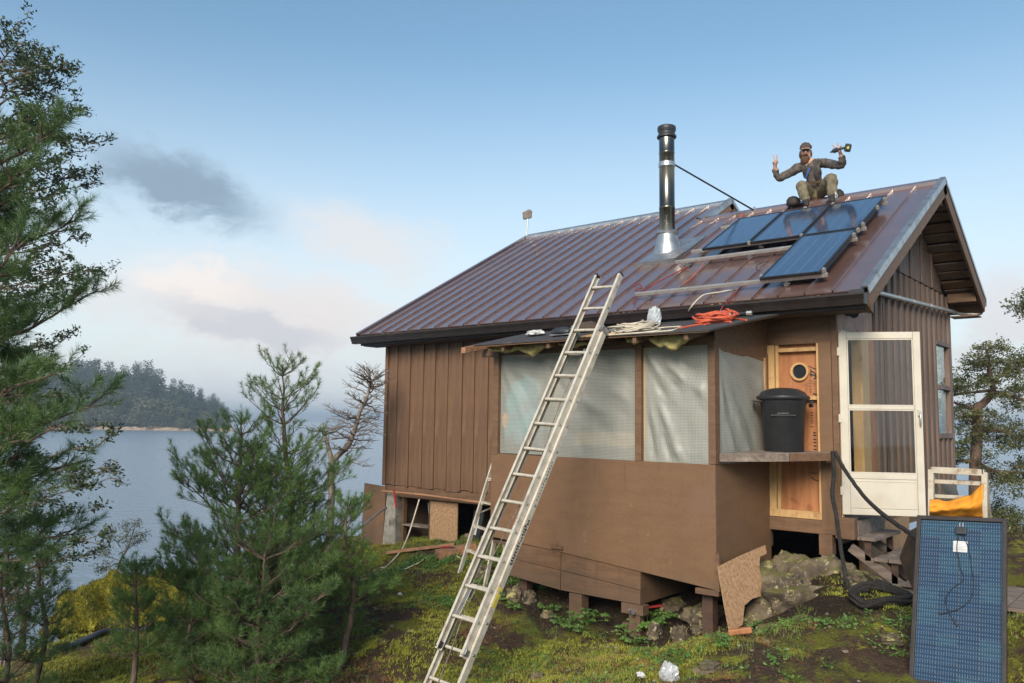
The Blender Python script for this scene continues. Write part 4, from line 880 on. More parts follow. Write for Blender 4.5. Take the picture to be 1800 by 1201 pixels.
# pale cord coil with long trailing loops
o = obj('white_cord_coil', coil(-4.93, 8.0, .20, .26, 7, .0085, 8, .02, .03), m_cord, None, smooth=True, label='loose coil of cream cord on the porch roof just right of the extension ladder', cat='cord')
for q in (((1060, 592), (1095, 583), (1135, 580), (1165, 576), (1195, 574)), ((1062, 596), (1085, 598), (1125, 595), (1165, 588), (1185, 580), (1197, 574)), ((1062, 584), (1085, 577), (1100, 571), (1130, 566), (1137, 573)), ((1090, 590), (1130, 590), (1160, 580), (1150, 575))):
    mb = MB(); mb.tube(catmull([onroof(*p) for p in q], 6), .0085, 6); obj('loop', mb, m_cord, o, smooth=True)
A = onroof(1022, 595); mb = MB(); mb.beam(A, onroof(1045, 588), .025, .02); mb.beam(onroof(1030, 596), onroof(1085, 586), .02, .018); obj('wood_lath', mb, m_pine_lumber, None, label='thin pale laths lying on the porch roof behind the extension ladder', cat='lath')
# cable arching from the heap up over the eave and back, and the red lead
mb = MB(); c1 = [onroof(1207, 557, .05), on(1214, 541, 'y', 8.80), on(1235, 524, 'y', 8.95)+np.array([0, 0, .03]), on(1262, 514, 'y', 9.15), on(1300, 508, 'y', 9.35), on(1315, 512, 'y', 9.3), on(1313, 520, 'y', 9.2), on(1303, 525, 'y', 9.15)]
mb.tube(catmull(c1, 6), .008, 6); obj('arched_cable', mb, m_cord, None, smooth=True, label='cream cable arching from the orange heap up over the gutter onto the metal roof', cat='cable')
def roofpx(x, y, off=.03):
    n = np.array(NR); P = np.array(rp(-5, 0, off)); v = ray(x, y); return CP+v*(((P-CP)@n)/(v@n))
mb = MB(); mb.tube(catmull([roofpx(1298, 508), roofpx(1290, 519), roofpx(1281, 530), on(1272, 537, 'y', 8.87), on(1267, 545, 'y', 8.84)], 5), .007, 6); obj('red_lead', mb, m_red, None, smooth=True, label='short red lead running over the gutter above the orange cord heap', cat='cable')
mb = MB(); mb.tube(catmull([on(1267, 545, 'y', 8.84), on(1265, 553, 'y', 8.8), onroof(1263, 562)], 4), .008, 6); mb.tube(catmull([on(1262, 548, 'y', 8.84), onroof(1260, 562)], 4), .008, 6); obj('black_plug', mb, m_blue, bpy.data.objects['red_lead'])
mb = MB(); mb.tube(catmull([roofpx(1113, 534), roofpx(1118, 522), roofpx(1130, 512), roofpx(1150, 500), roofpx(1180, 484), roofpx(1207, 470)], 6), .008, 6)
mb.tube(catmull([roofpx(1113, 505), roofpx(1122, 499), roofpx(1128, 505), roofpx(1117, 512)], 6), .008, 6); obj('red_wire', mb, m_red, None, smooth=True, label='red wire trailing down the metal roof from the chimney flashing', cat='cable')
mb = MB(); mb.tube(catmull([roofpx(1238, 462), roofpx(1228, 475), roofpx(1215, 489), roofpx(1200, 500)], 6), .006, 6); obj('pink_wire', mb, m_redcord, None, smooth=True, label='thin pinkish wire hanging from the rail under the upper solar panel row', cat='cable')
mb = MB(); mb.tube(catmull([roofpx(1352, 459), roofpx(1340, 462), roofpx(1331, 467), roofpx(1330, 474), roofpx(1338, 478)], 6), .004, 5); obj('black_wire', mb, m_frame, None, smooth=True, label='thin dark wire loop on the metal roof left of the lower solar panel', cat='cable')
mb = MB(); mb.tube(catmull([roofpx(1301, 380, .1), roofpx(1306, 376, .08), roofpx(1300, 385, .08), roofpx(1292, 392, .05)], 6), .008, 5); obj('red_wire_end', mb, m_redcord, None, smooth=True, label='small knot of red wire at the top corner of the leftmost roof solar panel', cat='cable')
# clear plastic bag, white bag, dark shoe-like bundle, tool
def crumple(c, d, sd, nu=22, nv=14, amp=.35):
    def fn(u, v):
        th = 2*math.pi*u; ph = math.pi*(v-.5); x, y, z = math.cos(th)*math.cos(ph), math.sin(th)*math.cos(ph), math.sin(ph)
        k = 1+amp*nz(x*2.2+sd, y*2.2, z*2.2)+amp*.6*nz(x*6+sd, y*6, z*6)
        return (c[0]+d[0]*k*x, c[1]+d[1]*k*y, c[2]+d[2]*max(-.55, k*z))
    mb = MB(); mb.grid(fn, nu, nv); return mb
def bagmat():
    m = bpy.data.materials.new('clear_plastic_bag'); m.use_nodes = True; nt = m.node_tree; b = nt.nodes['Principled BSDF']
    b.inputs['Base Color'].default_value = (.70, .76, .80, 1); b.inputs['Roughness'].default_value = .18; b.inputs['Alpha'].default_value = .42; return m
m_bag = bagmat(); m_bag2 = m_bag.copy(); m_bag2.name = 'cloudy_plastic_bag'; m_bag2.node_tree.nodes['Principled BSDF'].inputs['Alpha'].default_value = .75; m_bag2.node_tree.nodes['Principled BSDF'].inputs['Base Color'].default_value = (.5, .52, .54, 1)
A = onroof(1150, 572); obj('clear_plastic_bag', crumple(A+np.array([0, 0, .09]), (.085, .07, .12), 2.2), m_bag, None, label='crumpled clear plastic bag standing on the porch roof beside the orange heap', cat='plastic bag')
A = onroof(1128, 574); obj('plastic_wrap', crumple(A+np.array([0, 0, .02]), (.13, .08, .035), 5.2), m_bag, None, label='flat piece of clear wrap lying among the cream cord loops on the porch roof', cat='plastic wrap')
A = onroof(943, 590); obj('white_plastic_bag', crumple(A+np.array([0, 0, .025]), (.14, .10, .045), 7.7), m_white, None, label='small crumpled white bag on the porch roof left of the extension ladder', cat='plastic bag')
A = onroof(1010, 586)
mb = crumple(A+np.array([.12, .1, .06]), (.19, .10, .085), 1.1, amp=.18); obj('dark_bundle', mb, m_inner, None, smooth=True, label='dark rounded bundle lying behind the ladder on the porch roof', cat='bundle')
A = onroof(990, 590); sh = obj('work_shoe', crumple(A+np.array([-.02, .0, .045]), (.15, .07, .06), 4.4, amp=.15), m_black, None, smooth=True, label='dark shoe with a grey sole lying left of the ladder on the porch roof', cat='shoe')
mb = MB(); mb.box(A+np.array([-.02, 0, .008]), (.30, .10, .018)); obj('sole', mb, m_galv, sh, bevel=.006)
A = onroof(1282, 553, .06); tl = thing('hand_tool', 'small hand tool lying under the gutter at the right end of the porch roof', 'tool', tuple(A))
mb = MB(); mb.beam(A+np.array([-.16, 0, 0]), A+np.array([.02, .01, .0]), .05, .045); obj('tool_body', mb, m_alu, tl, bevel=.012)
mb = MB(); mb.tube([A+np.array([.02, .01, 0]), A+np.array([.2, .02, .0])], .018, 8); obj('shaft', mb, m_black, tl)
mb = MB(); mb.tube([A+np.array([.2, .02, 0]), A+np.array([.26, .03, .0])], .028, 8); obj('tip', mb, m_alu, tl)

# ------------------------------------------------------------------ extension ladder
LT = np.array([-5.2016, 7.8369, 3.2293]); LB_ = np.array([-5.4238, 5.8512, -.1569])
ld = (LT-LB_)/np.linalg.norm(LT-LB_); lx = np.array([1, .0, .0]); lx = lx-ld*(lx@ld); lx /= np.linalg.norm(lx); ln_ = np.cross(lx, ld)
if ln_[1] > 0: ln_ = -ln_   # towards the climber
lad = thing('extension_ladder', 'worn aluminium extension ladder leaning on the porch roof edge', 'ladder', tuple(LB_-ld*1.0))
def lp(s, u, o=0): return Vector(LB_+ld*s+lx*u+ln_*o)
Rm = Matrix((Vector(lx), Vector(ld), Vector(ln_))).transposed()
def crail(s0, s1, u, o, sg):
    mb = MB(); L = s1-s0; c = lp((s0+s1)/2, u, o)
    def b(du, do, w, t): mb.box(c+Vector(lx)*du+Vector(ln_)*do, (w, L, t), Rm)
    b(0, 0, .004, .070); b(-sg*.013, .034, .028, .004); b(-sg*.013, -.034, .028, .004); return mb
WF, WB = .175, .205
S0, S1 = -.33, 4.10
for sg in (-1, 1):
    obj('fly_rail', crail(S0, S1, sg*WF, .045, sg), m_ladder, lad)
    obj('base_rail', crail(-1.35, 3.36, sg*WB, -.03, sg), m_ladder, lad)
    mb = MB(); mb.box(lp(S1+.006, sg*(WF-.012), .045), (.036, .025, .078), Rm); obj('end_cap', mb, m_black, lad, bevel=.004)
    mb = MB(); mb.box(lp(3.36, sg*(WB-.008), -.01), (.05, .055, .13), Rm); obj('guide_bracket', mb, m_galv, lad, bevel=.003)
    mb = MB(); mb.box(lp(3.39, sg*(WB-.008), -.045), (.034, .03, .05), Rm); obj('end_cap', mb, m_black, lad, bevel=.004)
    mb = MB(); mb.box(lp(S0+.05, sg*(WF), .02), (.045, .05, .11), Rm); mb.box(lp(S0+.02, sg*(WF), .045), (.03, .012, .078), Rm); obj('guide_bracket', mb, m_black if sg < 0 else m_galv, lad, bevel=.003)
    mb = MB(); mb.box(lp(-1.36, sg*WB, -.03), (.06, .12, .09), Rm); obj('foot', mb, m_black, lad, bevel=.01)
for k in range(14):
    s = k*.3024
    mb = MB(); mb.tube([lp(s, -WF, .045), lp(s, WF, .045)], .0165, 10); obj('rung', mb, m_ladder, lad, smooth=True)
    mb = MB(); mb.tube([lp(s, WF+.002, .045), lp(s, WF+.009, .045)], .014, 8); mb.tube([lp(s, WF+.009, .045), lp(s, WF+.011, .045)], .0075, 8); obj('rung_end', mb, m_galv, lad)
for k in range(-4, 11):
    s = k*.3024+.03
    mb = MB(); mb.tube([lp(s, -WB, -.03), lp(s, WB, -.03)], .0165, 10); obj('rung', mb, m_ladder, lad, smooth=True)
    mb = MB(); mb.tube([lp(s, WB+.002, -.03), lp(s, WB+.009, -.03)], .014, 8); mb.tube([lp(s, WB+.009, -.03), lp(s, WB+.011, -.03)], .007, 8); obj('rung_end', mb, m_galv, lad)
for sg in (-1, 1):   # rung locks
    mb = MB(); mb.beam(lp(.0, sg*.13, .02), lp(.30, sg*.12, .01), .008, .05, tuple(lx)); mb.beam(lp(.30, sg*.12, .01), lp(.22, sg*.12, -.05), .008, .03, tuple(lx)); obj('rung_lock', mb, m_galv, lad, bevel=.002)
mb = MB(); mb.tube(catmull([lp(3.05, .03, -.03), lp(2.4, -.02, -.05), lp(1.6, .02, -.06), lp(.8, -.05, -.05), lp(.1, -.03, .05), lp(-.3, -.05, .0), lp(-1.1, -.03, 0)], 6), .0045, 5); obj('pull_rope', mb, m_twig, lad)
mb = MB(); mb.tube([lp(3.05, .03, -.055), lp(3.05, .03, -.005)], .025, 10); mb.beam(lp(3.05, .03, -.03), lp(3.12, .03, -.03), .02, .02); obj('pulley', mb, m_galv, lad)
mb = MB(); mb.box(lp(.28, WB+.0035, -.03), (.003, .20, .045), Rm); obj('yellow_label', mb, m_yellow, lad)
mb = MB(); rg = random.Random(5)
for i, s in enumerate(np.arange(.62, 1.08, .03)): mb.box(lp(s, WB+.0035, -.03+rg.uniform(-.008, .008)), (.002, .018, rg.uniform(.012, .034)), Rm); mb.box(lp(s+.012, WB+.0035, -.03+rg.choice((-.014, .014))), (.002, .008, .01), Rm)
for s in np.arange(1.30, 1.75, .035): mb.box(lp(s, WB+.0035, -.03+rg.uniform(-.006, .006)), (.002, .012, rg.uniform(.008, .016)), Rm)
obj('printed_letters', mb, m_bronze, lad, kind='stuff')

# ------------------------------------------------------------------ step ladder standing behind it
stp = thing('step_ladder', 'aluminium step ladder standing open behind the extension ladder against the porch corner', 'ladder', (-7.5, 8.4, -.2))
T = np.array([-7.37, 8.62, 1.25]); 
f0, f1 = onground(820, 1003, .0), onground(880, 985, .0)
f0 = np.array([-7.72, 8.15, gz(-7.72, 8.15)]); f1 = np.array([-7.24, 8.12, gz(-7.24, 8.12)]); t0 = T+np.array([-.15, 0, 0]); t1 = T+np.array([.15, 0, 0])
b0 = np.array([-7.66, 9.0, gz(-7.66, 9.0)]); b1 = np.array([-7.22, 9.0, gz(-7.22, 9.0)])
for a, b in ((t0, f0), (t1, f1)): mb = MB(); mb.beam(a, b, .022, .065, (0, -1, .2)); obj('front_leg', mb, m_ladder, stp, bevel=.002)
for a, b in ((t0, b0), (t1, b1)): mb = MB(); mb.beam(a, b, .018, .035, (0, 1, .2)); obj('rear_leg', mb, m_ladder, stp, bevel=.002)
mb = MB(); mb.box(T+np.array([0, .02, .02]), (.36, .14, .03)); obj('top_cap', mb, m_ladder, stp, bevel=.004)
for i in range(1, 5):
    k = i/5; a, b = t0*(1-k)+f0*k, t1*(1-k)+f1*k; mb = MB(); mb.beam(a, b, .08, .016); mb.beam(a+np.array([.02, -.03, -.03]), a+np.array([.09, -.01, -.005]), .01, .02); obj('step', mb, m_ladder, stp, bevel=.002)
for k in (.35, .75): a, b = t0*(1-k)+b0*k, t1*(1-k)+b1*k; mb = MB(); mb.beam(a, b, .02, .02); obj('back_brace', mb, m_ladder, stp)
mb = MB(); mb.beam(t0*.5+f0*.5, t0*.5+b0*.5, .006, .02); mb.beam(t1*.5+f1*.5, t1*.5+b1*.5, .006, .02); obj('spreader', mb, m_ladder, stp)

# ------------------------------------------------------------------ shelf with the black bin
she = link('shelf', None, (-3.5, 9, 1.35), cabin); ZS = 1.40
A, B, C_ = Vector((-3.955, 8.42, ZS)), Vector((-3.655, 9.02, ZS)), Vector((-3.245, 9.26, ZS))
A = Vector((-3.97, 8.20, 1.405)); B = Vector((-3.62, 9.02, 1.42)); 
A = Vector(on(1265, 797, 'y', 8.12)); B = Vector(on(1386, 797, 'y', 8.75)); C_ = Vector(on(1466, 796, 'y', 9.26)); D_ = Vector((-3.24, 9.43, C_.z)); E_ = Vector((-3.97, 9.47, A.z+.02))
mb = MB(); mb.prism([A+Vector((.01, .03, .002)), B+Vector((0, .03, .002)), C_+Vector((-.01, .02, .002)), D_, E_], (0, 0, -.022)); obj('shelf_board', mb, m_grey_wood, she, bevel=.003)
mb = MB(); mb.beam(A-Vector((0, 0, .045)), B-Vector((0, 0, .045)), .035, .088); obj('front_board', mb, m_grey_wood, she, bevel=.004)
mb = MB(); mb.beam(B+(C_-B)*.02-Vector((0, 0, .045)), C_-Vector((0, 0, .045)), .035, .085); obj('end_board', mb, m_trim, she, bevel=.004)
mb = MB(); mb.bb(D_.x-.03, D_.x, 9.24, 9.44, 1.30, D_.z-.024); obj('bracket', mb, m_trim, she)
bn = at(1379, 795, 9.35); bx, by = float(bn[0]), float(bn[1]); bz = float(B.z)+.004
bx, by = -3.665, 9.12
can = thing('trash_can', 'black plastic trash can with domed lid standing on the wall shelf', 'trash can', (bx, by, bz))
mb = MB(); mb.lathe((bx, by, bz), [(.205, 0), (.215, .01), (.232, .42), (.240, .43), (.243, .52), (.250, .53), (.258, .585), (.262, .60)], 40); obj('bin_body', mb, m_can, can, smooth=True)
mb = MB(); mb.lathe((bx, by, bz), [(.285, .585), (.292, .60), (.288, .618), (.262, .632), (.235, .668), (.17, .70), (.08, .715), (.01, .718)], 40); obj('lid', mb, m_can, can, smooth=True)
for sg in (-1, 1):
    q = Vector((CR[0], CR[1], 0)).normalized()*sg; c = Vector((bx, by, bz))
    mb = MB(); mb.beam(c+q*.24+Vector((0, 0, .56)), c+q*.325+Vector((0, 0, .56)), .13, .02); mb.beam(c+q*.318+Vector((0, 0, .54)), c+q*.318+Vector((0, 0, .50)), .12, .016, tuple(q)); obj('handle', mb, m_can, can, bevel=.006)
mb = MB(); fq = (Vector((0, 0, 0))-Vector((bx, by, 0))).normalized(); sq = Vector((-fq.y, fq.x, 0)); c = Vector((bx, by, bz))+fq*.236
for a in ((-.10, .41), ): mb.beam(c+sq*-.13+Vector((0, 0, .405)), c+sq*.13+Vector((0, 0, .405)), .012, .010)
mb.beam(c+sq*-.06+fq*.004+Vector((0, 0, .425)), c+sq*.06+fq*.004+Vector((0, 0, .425)), .01, .018); obj('rib', mb, m_can, can)

# ------------------------------------------------------------------ black battle rope
RP = np.array(C_)+np.array([.02, -.03, .0])
r1 = [RP+np.array([-.02, -.02, .015]), on(1466, 830, 'y', 9.18), on(1463, 870, 'y', 9.14), on(1470, 905, 'y', 9.08), on(1476, 950, 'y', 9.0), on(1484, 1000, 'y', 8.9), on(1492, 1035, 'y', 8.8), onground(1500, 1052, .03), onground(1520, 1058, .03)]
def ropemesh(pts, r_=.024, n=8, pitch=.09):
    P = catmull(pts, 12); mb = MB(); L = 0; rs = []
    mb.tube(P, r_*.8, 8)
    # three laid strands
    for k in range(3):
        Q = []; L = 0
        for i, p in enumerate(P):
            if i: L += np.linalg.norm(P[i]-P[i-1])
            d_ = P[min(i+1, len(P)-1)]-P[max(i-1, 0)]; d_ = d_/max(np.linalg.norm(d_), 1e-6); a_ = np.cross(d_, [.3, .2, 1.]); a_ /= max(np.linalg.norm(a_), 1e-6); b_ = np.cross(d_, a_)
            th = L/pitch*2*math.pi+k*2.094; Q.append(p+(a_*math.cos(th)+b_*math.sin(th))*r_*.5)
        mb.tube(Q, r_*.56, 6)
    return mb
rope = thing('black_rope', 'thick black rope hanging from the shelf end, coiled on the ground below', 'rope', tuple(onground(1540, 1062)))
obj('hanging_strand', ropemesh(r1), m_rope, rope, smooth=True)
r2 = [RP+np.array([.0, .0, .01]), on(1485, 826, 'y', 9.2), on(1515, 868, 'y', 8.95), on(1545, 898, 'y', 8.7), on(1578, 923, 'y', 8.45), on(1600, 938, 'y', 8.2), on(1625, 955, 'y', 8.0)]
obj('slack_strand', ropemesh(r2), m_rope, rope, smooth=True)
cc = onground(1550, 1066, .0); pts = []
for i in range(0, 96):
    a = i/16*2*math.pi+2.4; k = .75+.06*(i/16 % 3)+.05*math.sin(i*.4)
    x = cc[0]+.30*k*math.cos(a)*1.0; y = cc[1]+.30*k*math.sin(a)*.95; pts.append(np.array([x, y, gz(x, y)+.045+.022*(i/16/2.2)+.008*math.sin(i)]))
obj('coil', ropemesh(pts, .021), m_rope, rope, smooth=True)

# ------------------------------------------------------------------ wooden steps at the door
stt = thing('wooden_steps', 'weathered grey wooden steps below the storm door', 'steps', (-2.8, 10, .1))
for x0, x1, z in ((-3.14, -2.83, .50), (-2.86, -2.55, .29), (-2.58, -2.28, .06)):
    for a, b in ((9.52, 9.52), ):
        n = 2; w = (x1-x0)/n
        for k in range(n): mb = MB(); mb.bb(x0+k*w+.003, x0+(k+1)*w-.003, 9.53, 10.50, z-.038, z); obj('tread_board', mb, m_grey_wood, stt, bevel=.004)
for y in (9.60, 10.40):
    mb = MB(); mb.beam((-3.12, y, .37), (-2.20, y, -.24), .04, .10); obj('stringer', mb, m_grey_wood, stt, bevel=.004)
    for xx, z in ((-2.93, .44), (-2.66, .23)):
        mb = MB(); mb.bb(xx-.035, xx+.035, y-.02, y+.02, z-.2, z+.02); obj('riser_block', mb, m_soffit, stt, bevel=.004)
mb = MB(); mb.beam((-2.86, 9.9, .28), (-2.55, 10.2, -.1), .04, .09); obj('brace', mb, m_soffit, stt)
A, B = on(1606, 930, 'y', 8.3), on(1590, 1025, 'y', 8.3)
mb = MB(); mb.prism([on(1600, 935, 'y', 8.6), on(1618, 925, 'y', 8.2), on(1625, 1010, 'y', 8.1), on(1610, 1045, 'y', 8.3), on(1583, 982, 'y', 8.6)], (-.02, .03, 0)); obj('dark_board', mb, m_inner, None, label='dark brown board leaning beside the steps, half hidden by the standing solar panel', cat='board')

# ------------------------------------------------------------------ chipboard offcut leaning at the porch corner
def lean(pts_px, ys): return [Vector(on(x, y, 'y', yy)) for (x, y), yy in zip(pts_px, ys)]
pxs = [(1262, 996), (1298, 978), (1345, 958), (1348, 972), (1345, 975), (1336, 979), (1335, 998), (1339, 1022), (1338, 1048), (1322, 1053), (1309, 1064), (1307, 1082), (1306, 1098), (1296, 1104), (1289, 1112), (1284, 1116), (1276, 1075)]
pt0 = Vector(on(1262, 996, 'x', -3.955)); 
# plane through three points
Pa = np.array(on(1262, 996, 'x', -3.96)); Pa = np.array(on(1262, 996, 'y', 8.02)); Pb = np.array(on(1345, 958, 'y', 8.9)); Pc = np.array(on(1284, 1116, 'y', 7.80))
nn_ = np.cross(Pb-Pa, Pc-Pa); nn_ /= np.linalg.norm(nn_)
def onplane(x, y): v = ray(x, y); return CP+v*(((Pa-CP)@nn_)/(v@nn_))
if nn_[1] > 0: nn_ = -nn_
mb = MB(); mb.prism([onplane(*p) for p in pxs], tuple(-nn_*.014)); obj('osb_offcut', mb, m_osb, None, label='torn chipboard sheet leaning on the right corner of the porch next to the rock', cat='chipboard')
A = onground(1290, 1122); mb = MB(); mb.beam(A+np.array([-.05, 0, .03]), A+np.array([.13, .08, .07]), .06, .05); obj('red_brick_piece', mb, m_orange_ply, None, bevel=.01, label='small orange red chunk on the ground at the foot of the chipboard sheet', cat='brick piece')

# ------------------------------------------------------------------ spare solar panel standing in the foreground
a0, a1 = at(1613, 907, 6.85), at(1770, 913, 6.44); v_ = at(1597, 1200, 6.25)
pu = (a1-a0); PW = np.linalg.norm(pu); pu /= PW
pv = v_-a0; pv = pv-pu*(pv@pu); PH = np.linalg.norm(pv); pv /= PH; pn = np.cross(pu, pv); 
if pn@(-a0) < 0: pn = -pn

sp_ = thing('spare_solar_panel', 'blue solar panel with black frame standing on the ground in the right foreground', 'solar panel', tuple(a0+pv*PH+pu*PW/2))
RmP = Matrix((Vector(pu), Vector(-pv), Vector(pn))).transposed()
def pp(u, v, o=0): return Vector(a0+pu*u+pv*v+pn*o)
def pbox(u0, u1, v0, v1, o, th, mb=None): mb = mb or MB(); return mb.box(pp((u0+u1)/2, (v0+v1)/2, o), (u1-u0, v1-v0, th), RmP)
for nm, a in (('frame_side', (0, .030, 0, PH)), ('frame_side', (PW-.030, PW, 0, PH)), ('frame_end', (.0305, PW-.0305, 0, .033)), ('frame_end', (.0305, PW-.0305, PH-.033, PH))):
    obj(nm, pbox(*a, 0, .04), m_bronze, sp_, bevel=.003)
def cellm(name, c):
    m = bpy.data.materials.new(name); m.use_nodes = True; nt = m.node_tree; V.nt = nt; b = nt.nodes['Principled BSDF']
    tc = nt.nodes.new('ShaderNodeTexCoord'); s_ = nt.nodes.new('ShaderNodeSeparateXYZ'); nt.links.new(tc.outputs['Object'], s_.inputs[0])
    u, v = V(s_.outputs[0]), V(s_.outputs[1])
    f = V.m('FRACT', u/.0176+.5); l = V.m('LESS_THAN', V.m('ABSOLUTE', f-.5), .11); g = V.m('FRACT', v/.0305+.5); dsh = V.m('LESS_THAN', V.m('ABSOLUTE', g-.5), .27)
    n = tnoise(nt, tc.outputs['Object'], 7, 5, .6)
    col = mixc(nt, n.smooth(.3, .7), tuple(x*.85 for x in c), tuple(x*1.15 for x in c)); col = mixc(nt, l*dsh*.34, col, (.36, .45, .52)); nt.links.new(col, b.inputs['Base Color'])
    b.inputs['Roughness'].default_value = .22; b.inputs['Specular IOR Level'].default_value = .5; return m
cms = [cellm('cell_blue', (.020, .047, .090)), cellm('cell_blue_deep', (.016, .040, .080)), cellm('cell_blue_green', (.024, .060, .098)), cellm('cell_violet', (.021, .042, .082))]
obj('backsheet', pbox(.02, PW-.02, .02, PH-.02, -.004, .004), m_bronze, sp_)
nc, nr = 4, 18; cw, ch = (PW-.064)/nc, (PH-.07)/nr
cell_me = []
for cm in cms:
    mb = MB(); mb.box((0, 0, 0), (cw-.003, ch-.002, .003)); cell_me.append(mesh_of('cell', mb, cm, (0, 0, 0)))
rg = random.Random(3); cur = [0]*4
for j in range(nr):
    for i in range(nc):
        if rg.random() < .65: cur[i] = rg.choice((0, 0, 1, 1, 2, 3))
        c_ = pp(.032+cw*(i+.5), .035+ch*(j+.5), .001)
        o = link('cell', cell_me[cur[i]], tuple(c_), sp_); o.rotation_euler = RmP.to_euler()
obj('label', pbox(.275, .375, .20, .29, .0045, .002), m_white, sp_)
mb = MB(); 
for k in range(5): pbox(.285, .36-.02*(k % 2), .212+.014*k, .215+.014*k, .0062, .001, mb)
obj('label_print', mb, m_galv, sp_)
obj('junction_box', pbox(.292, .368, .088, .150, .018, .026), m_black, sp_, bevel=.006)
mb = MB(); pbox(.315, .322, .05, .088, .01, .004, mb); pbox(.338, .345, .05, .088, .01, .004, mb); obj('lead_strip', mb, m_galv, sp_)
def cab(pts): mb = MB(); mb.tube(catmull([pp(u, v, .012) for u, v in pts], 8), .0032, 6); return mb
w_ = 719/3.0
def cz(zx, zy):  # zoomed photo coordinates to panel coordinates
    x, y = 1560+zx/3, 800+zy/3; vv = ray(x, y); P = CP+vv*(((a0-CP)@pn)/(vv@pn)); return ((P-a0)@pu, (P-a0)@pv)
obj('cable', cab([cz(*p) for p in ((374, 430), (368, 500), (380, 560), (385, 600), (402, 640), (395, 670), (350, 700), (315, 745), (308, 780), (325, 830), (350, 875))]), m_black, sp_)
obj('cable', cab([cz(*p) for p in ((404, 430), (430, 500), (445, 590), (455, 690), (440, 760), (400, 800), (350, 825), (290, 838))]), m_black, sp_)
for a, b in (((350, 872), (372, 905)), ((278, 838), (300, 836))): mb = MB(); mb.tube([pp(*cz(*a), .013), pp(*cz(*b), .013)], .008, 8); obj('plug', mb, m_black, sp_)

# wooden stand behind it, with cloth
st = thing('wooden_stand', 'pale weathered wooden stand holding up the spare solar panel in front of the trees', 'stand', (-1.5, 7.4, 0))
q0, q1 = at(1637, 826, 7.3), at(1731, 831, 7.05); 
def bm(name, a, b, w, h, m_=m_cream, up=(0, 0, 1)): mb = MB(); mb.beam(a, b, w, h, up); obj(name, mb, m_, st, bevel=.004)
m_oldpaint = mat('chipped_cream_paint', (.50, .45, .36), (.42, .36, .28), .7, scale=12, bump=.4, c3=(.25, .17, .11), s3=11)
bm('top_rail', q0, q1, .06, .055, m_oldpaint)
fw = -np.array([CD[0], CD[1], 0]); 
l0, l1 = at(1637, 910, 7.2), at(1731, 915, 6.95)
ext = lambda a, b, zt: a+(b-a)*((zt-a[2])/(b[2]-a[2]))
bm('front_leg', q0, ext(q0, l0, gz(l0[0], l0[1])), .045, .05, m_oldpaint, (0, 1, 0)); bm('front_leg', q1, ext(q1, l1, gz(l1[0], l1[1])), .045, .05, m_oldpaint, (0, 1, 0))
k0, k1 = at(1637, 832, 6.85), at(1738, 910, 7.5); k2 = at(1652, 905, 7.7)
bm('rear_leg', at(1731, 833, 7.15), ext(at(1731, 833, 7.15), k1, gz(k1[0], k1[1])), .04, .04, m_oldpaint, (0, 1, 0)); bm('rear_leg', at(1641, 833, 7.35), ext(at(1641, 833, 7.35), k2, gz(k2[0], k2[1])), .04, .04, m_oldpaint, (0, 1, 0))
bm('shelf_rail', at(1643, 846, 7.35), at(1727, 850, 7.1), .10, .035, m_oldpaint); bm('lower_rail', at(1643, 872, 7.35), at(1727, 876, 7.1), .04, .03, m_oldpaint)
mb = MB(); mb.prism([at(*p, 7.5) for p in ((1655, 846), (1677, 847), (1688, 880), (1662, 880))], tuple(fw*.01)); obj('tilted_board', mb, m_galv, st)
for a in (at(1640, 820, 7.3), at(1727, 823, 7.05)): mb = MB(); mb.tube([a, a+np.array([0, 0, -.05])], .017, 8); obj('hinge_bolt', mb, m_black, st)
def cloth(u, v):
    x = 1634+93*u; ytop = 876+6*math.sin(u*5+.5)-(22*max(0, u-.78)/.22 if u > .78 else 0)-4*math.exp(-((u-.15)/.12)**2); y = ytop+(910-ytop)*v
    t = 6.92-.24*u-.10*math.sin(math.pi*min(1, v*1.0))+.03*nz(u*3, v*3)+.012*nz(u*9, v*5, 2)-.02*math.sin(u*9+v*4)*.5
    return at(x, y, t)
def cloth_b(u, v): p = cloth(u, v); return p
mb = MB(); mb.grid(cloth, 46, 22)
cl = obj('orange_cloth', mb, m_cloth, None, smooth=True, label='bright orange cloth draped over the top of the standing solar panel', cat='cloth')
sf = cl.modifiers.new('thickness', 'SOLIDIFY'); sf.thickness = .012

# small plank deck at the right edge
dk = thing('deck', 'low brown plank deck at the right edge beyond the standing solar panel', 'deck', (-.7, 8.6, .2))
for k in range(12):
    x0 = -1.75+k*.19
    mb = MB(); mb.bb(x0, x0+.18, 7.95, 9.2, .185, .215) if k > 2 else mb.bb(x0, x0+.18, 8.1, 9.2, .185, .215); obj('plank', mb, m_grey_wood, dk, bevel=.004)
mb = MB(); mb.bb(-1.7, .7, 7.97, 8.02, .02, .18); obj('edge_joist', mb, m_dark, dk)
for x in (-1.2, -.3, .5): mb = MB(); mb.bb(x-.05, x+.05, 8.1, 8.2, gz(x, 8.15)-.1, .18); obj('leg', mb, m_soffit, dk)
bnk = thing('wooden_bench', 'rough dark timber beam behind the deck at the right edge', 'timber', (-1.2, 11.5, .5))
A, B = at(1772, 958, 12), at(1840, 966, 12); mb = MB(); mb.beam(A, B, .25, .10); obj('top_board', mb, m_plank, bnk, bevel=.006)
A, B = at(1772, 978, 12), at(1840, 984, 12); mb = MB(); mb.beam(A, B, .12, .10); obj('rail', mb, m_dark, bnk)
for x in (1785, 1825): A = at(x, 965, 12.05); mb = MB(); mb.bb(A[0]-.07, A[0]+.07, A[1]-.05, A[1]+.05, gz(A[0], A[1])-.1, A[2]); obj('leg', mb, m_soffit, bnk)

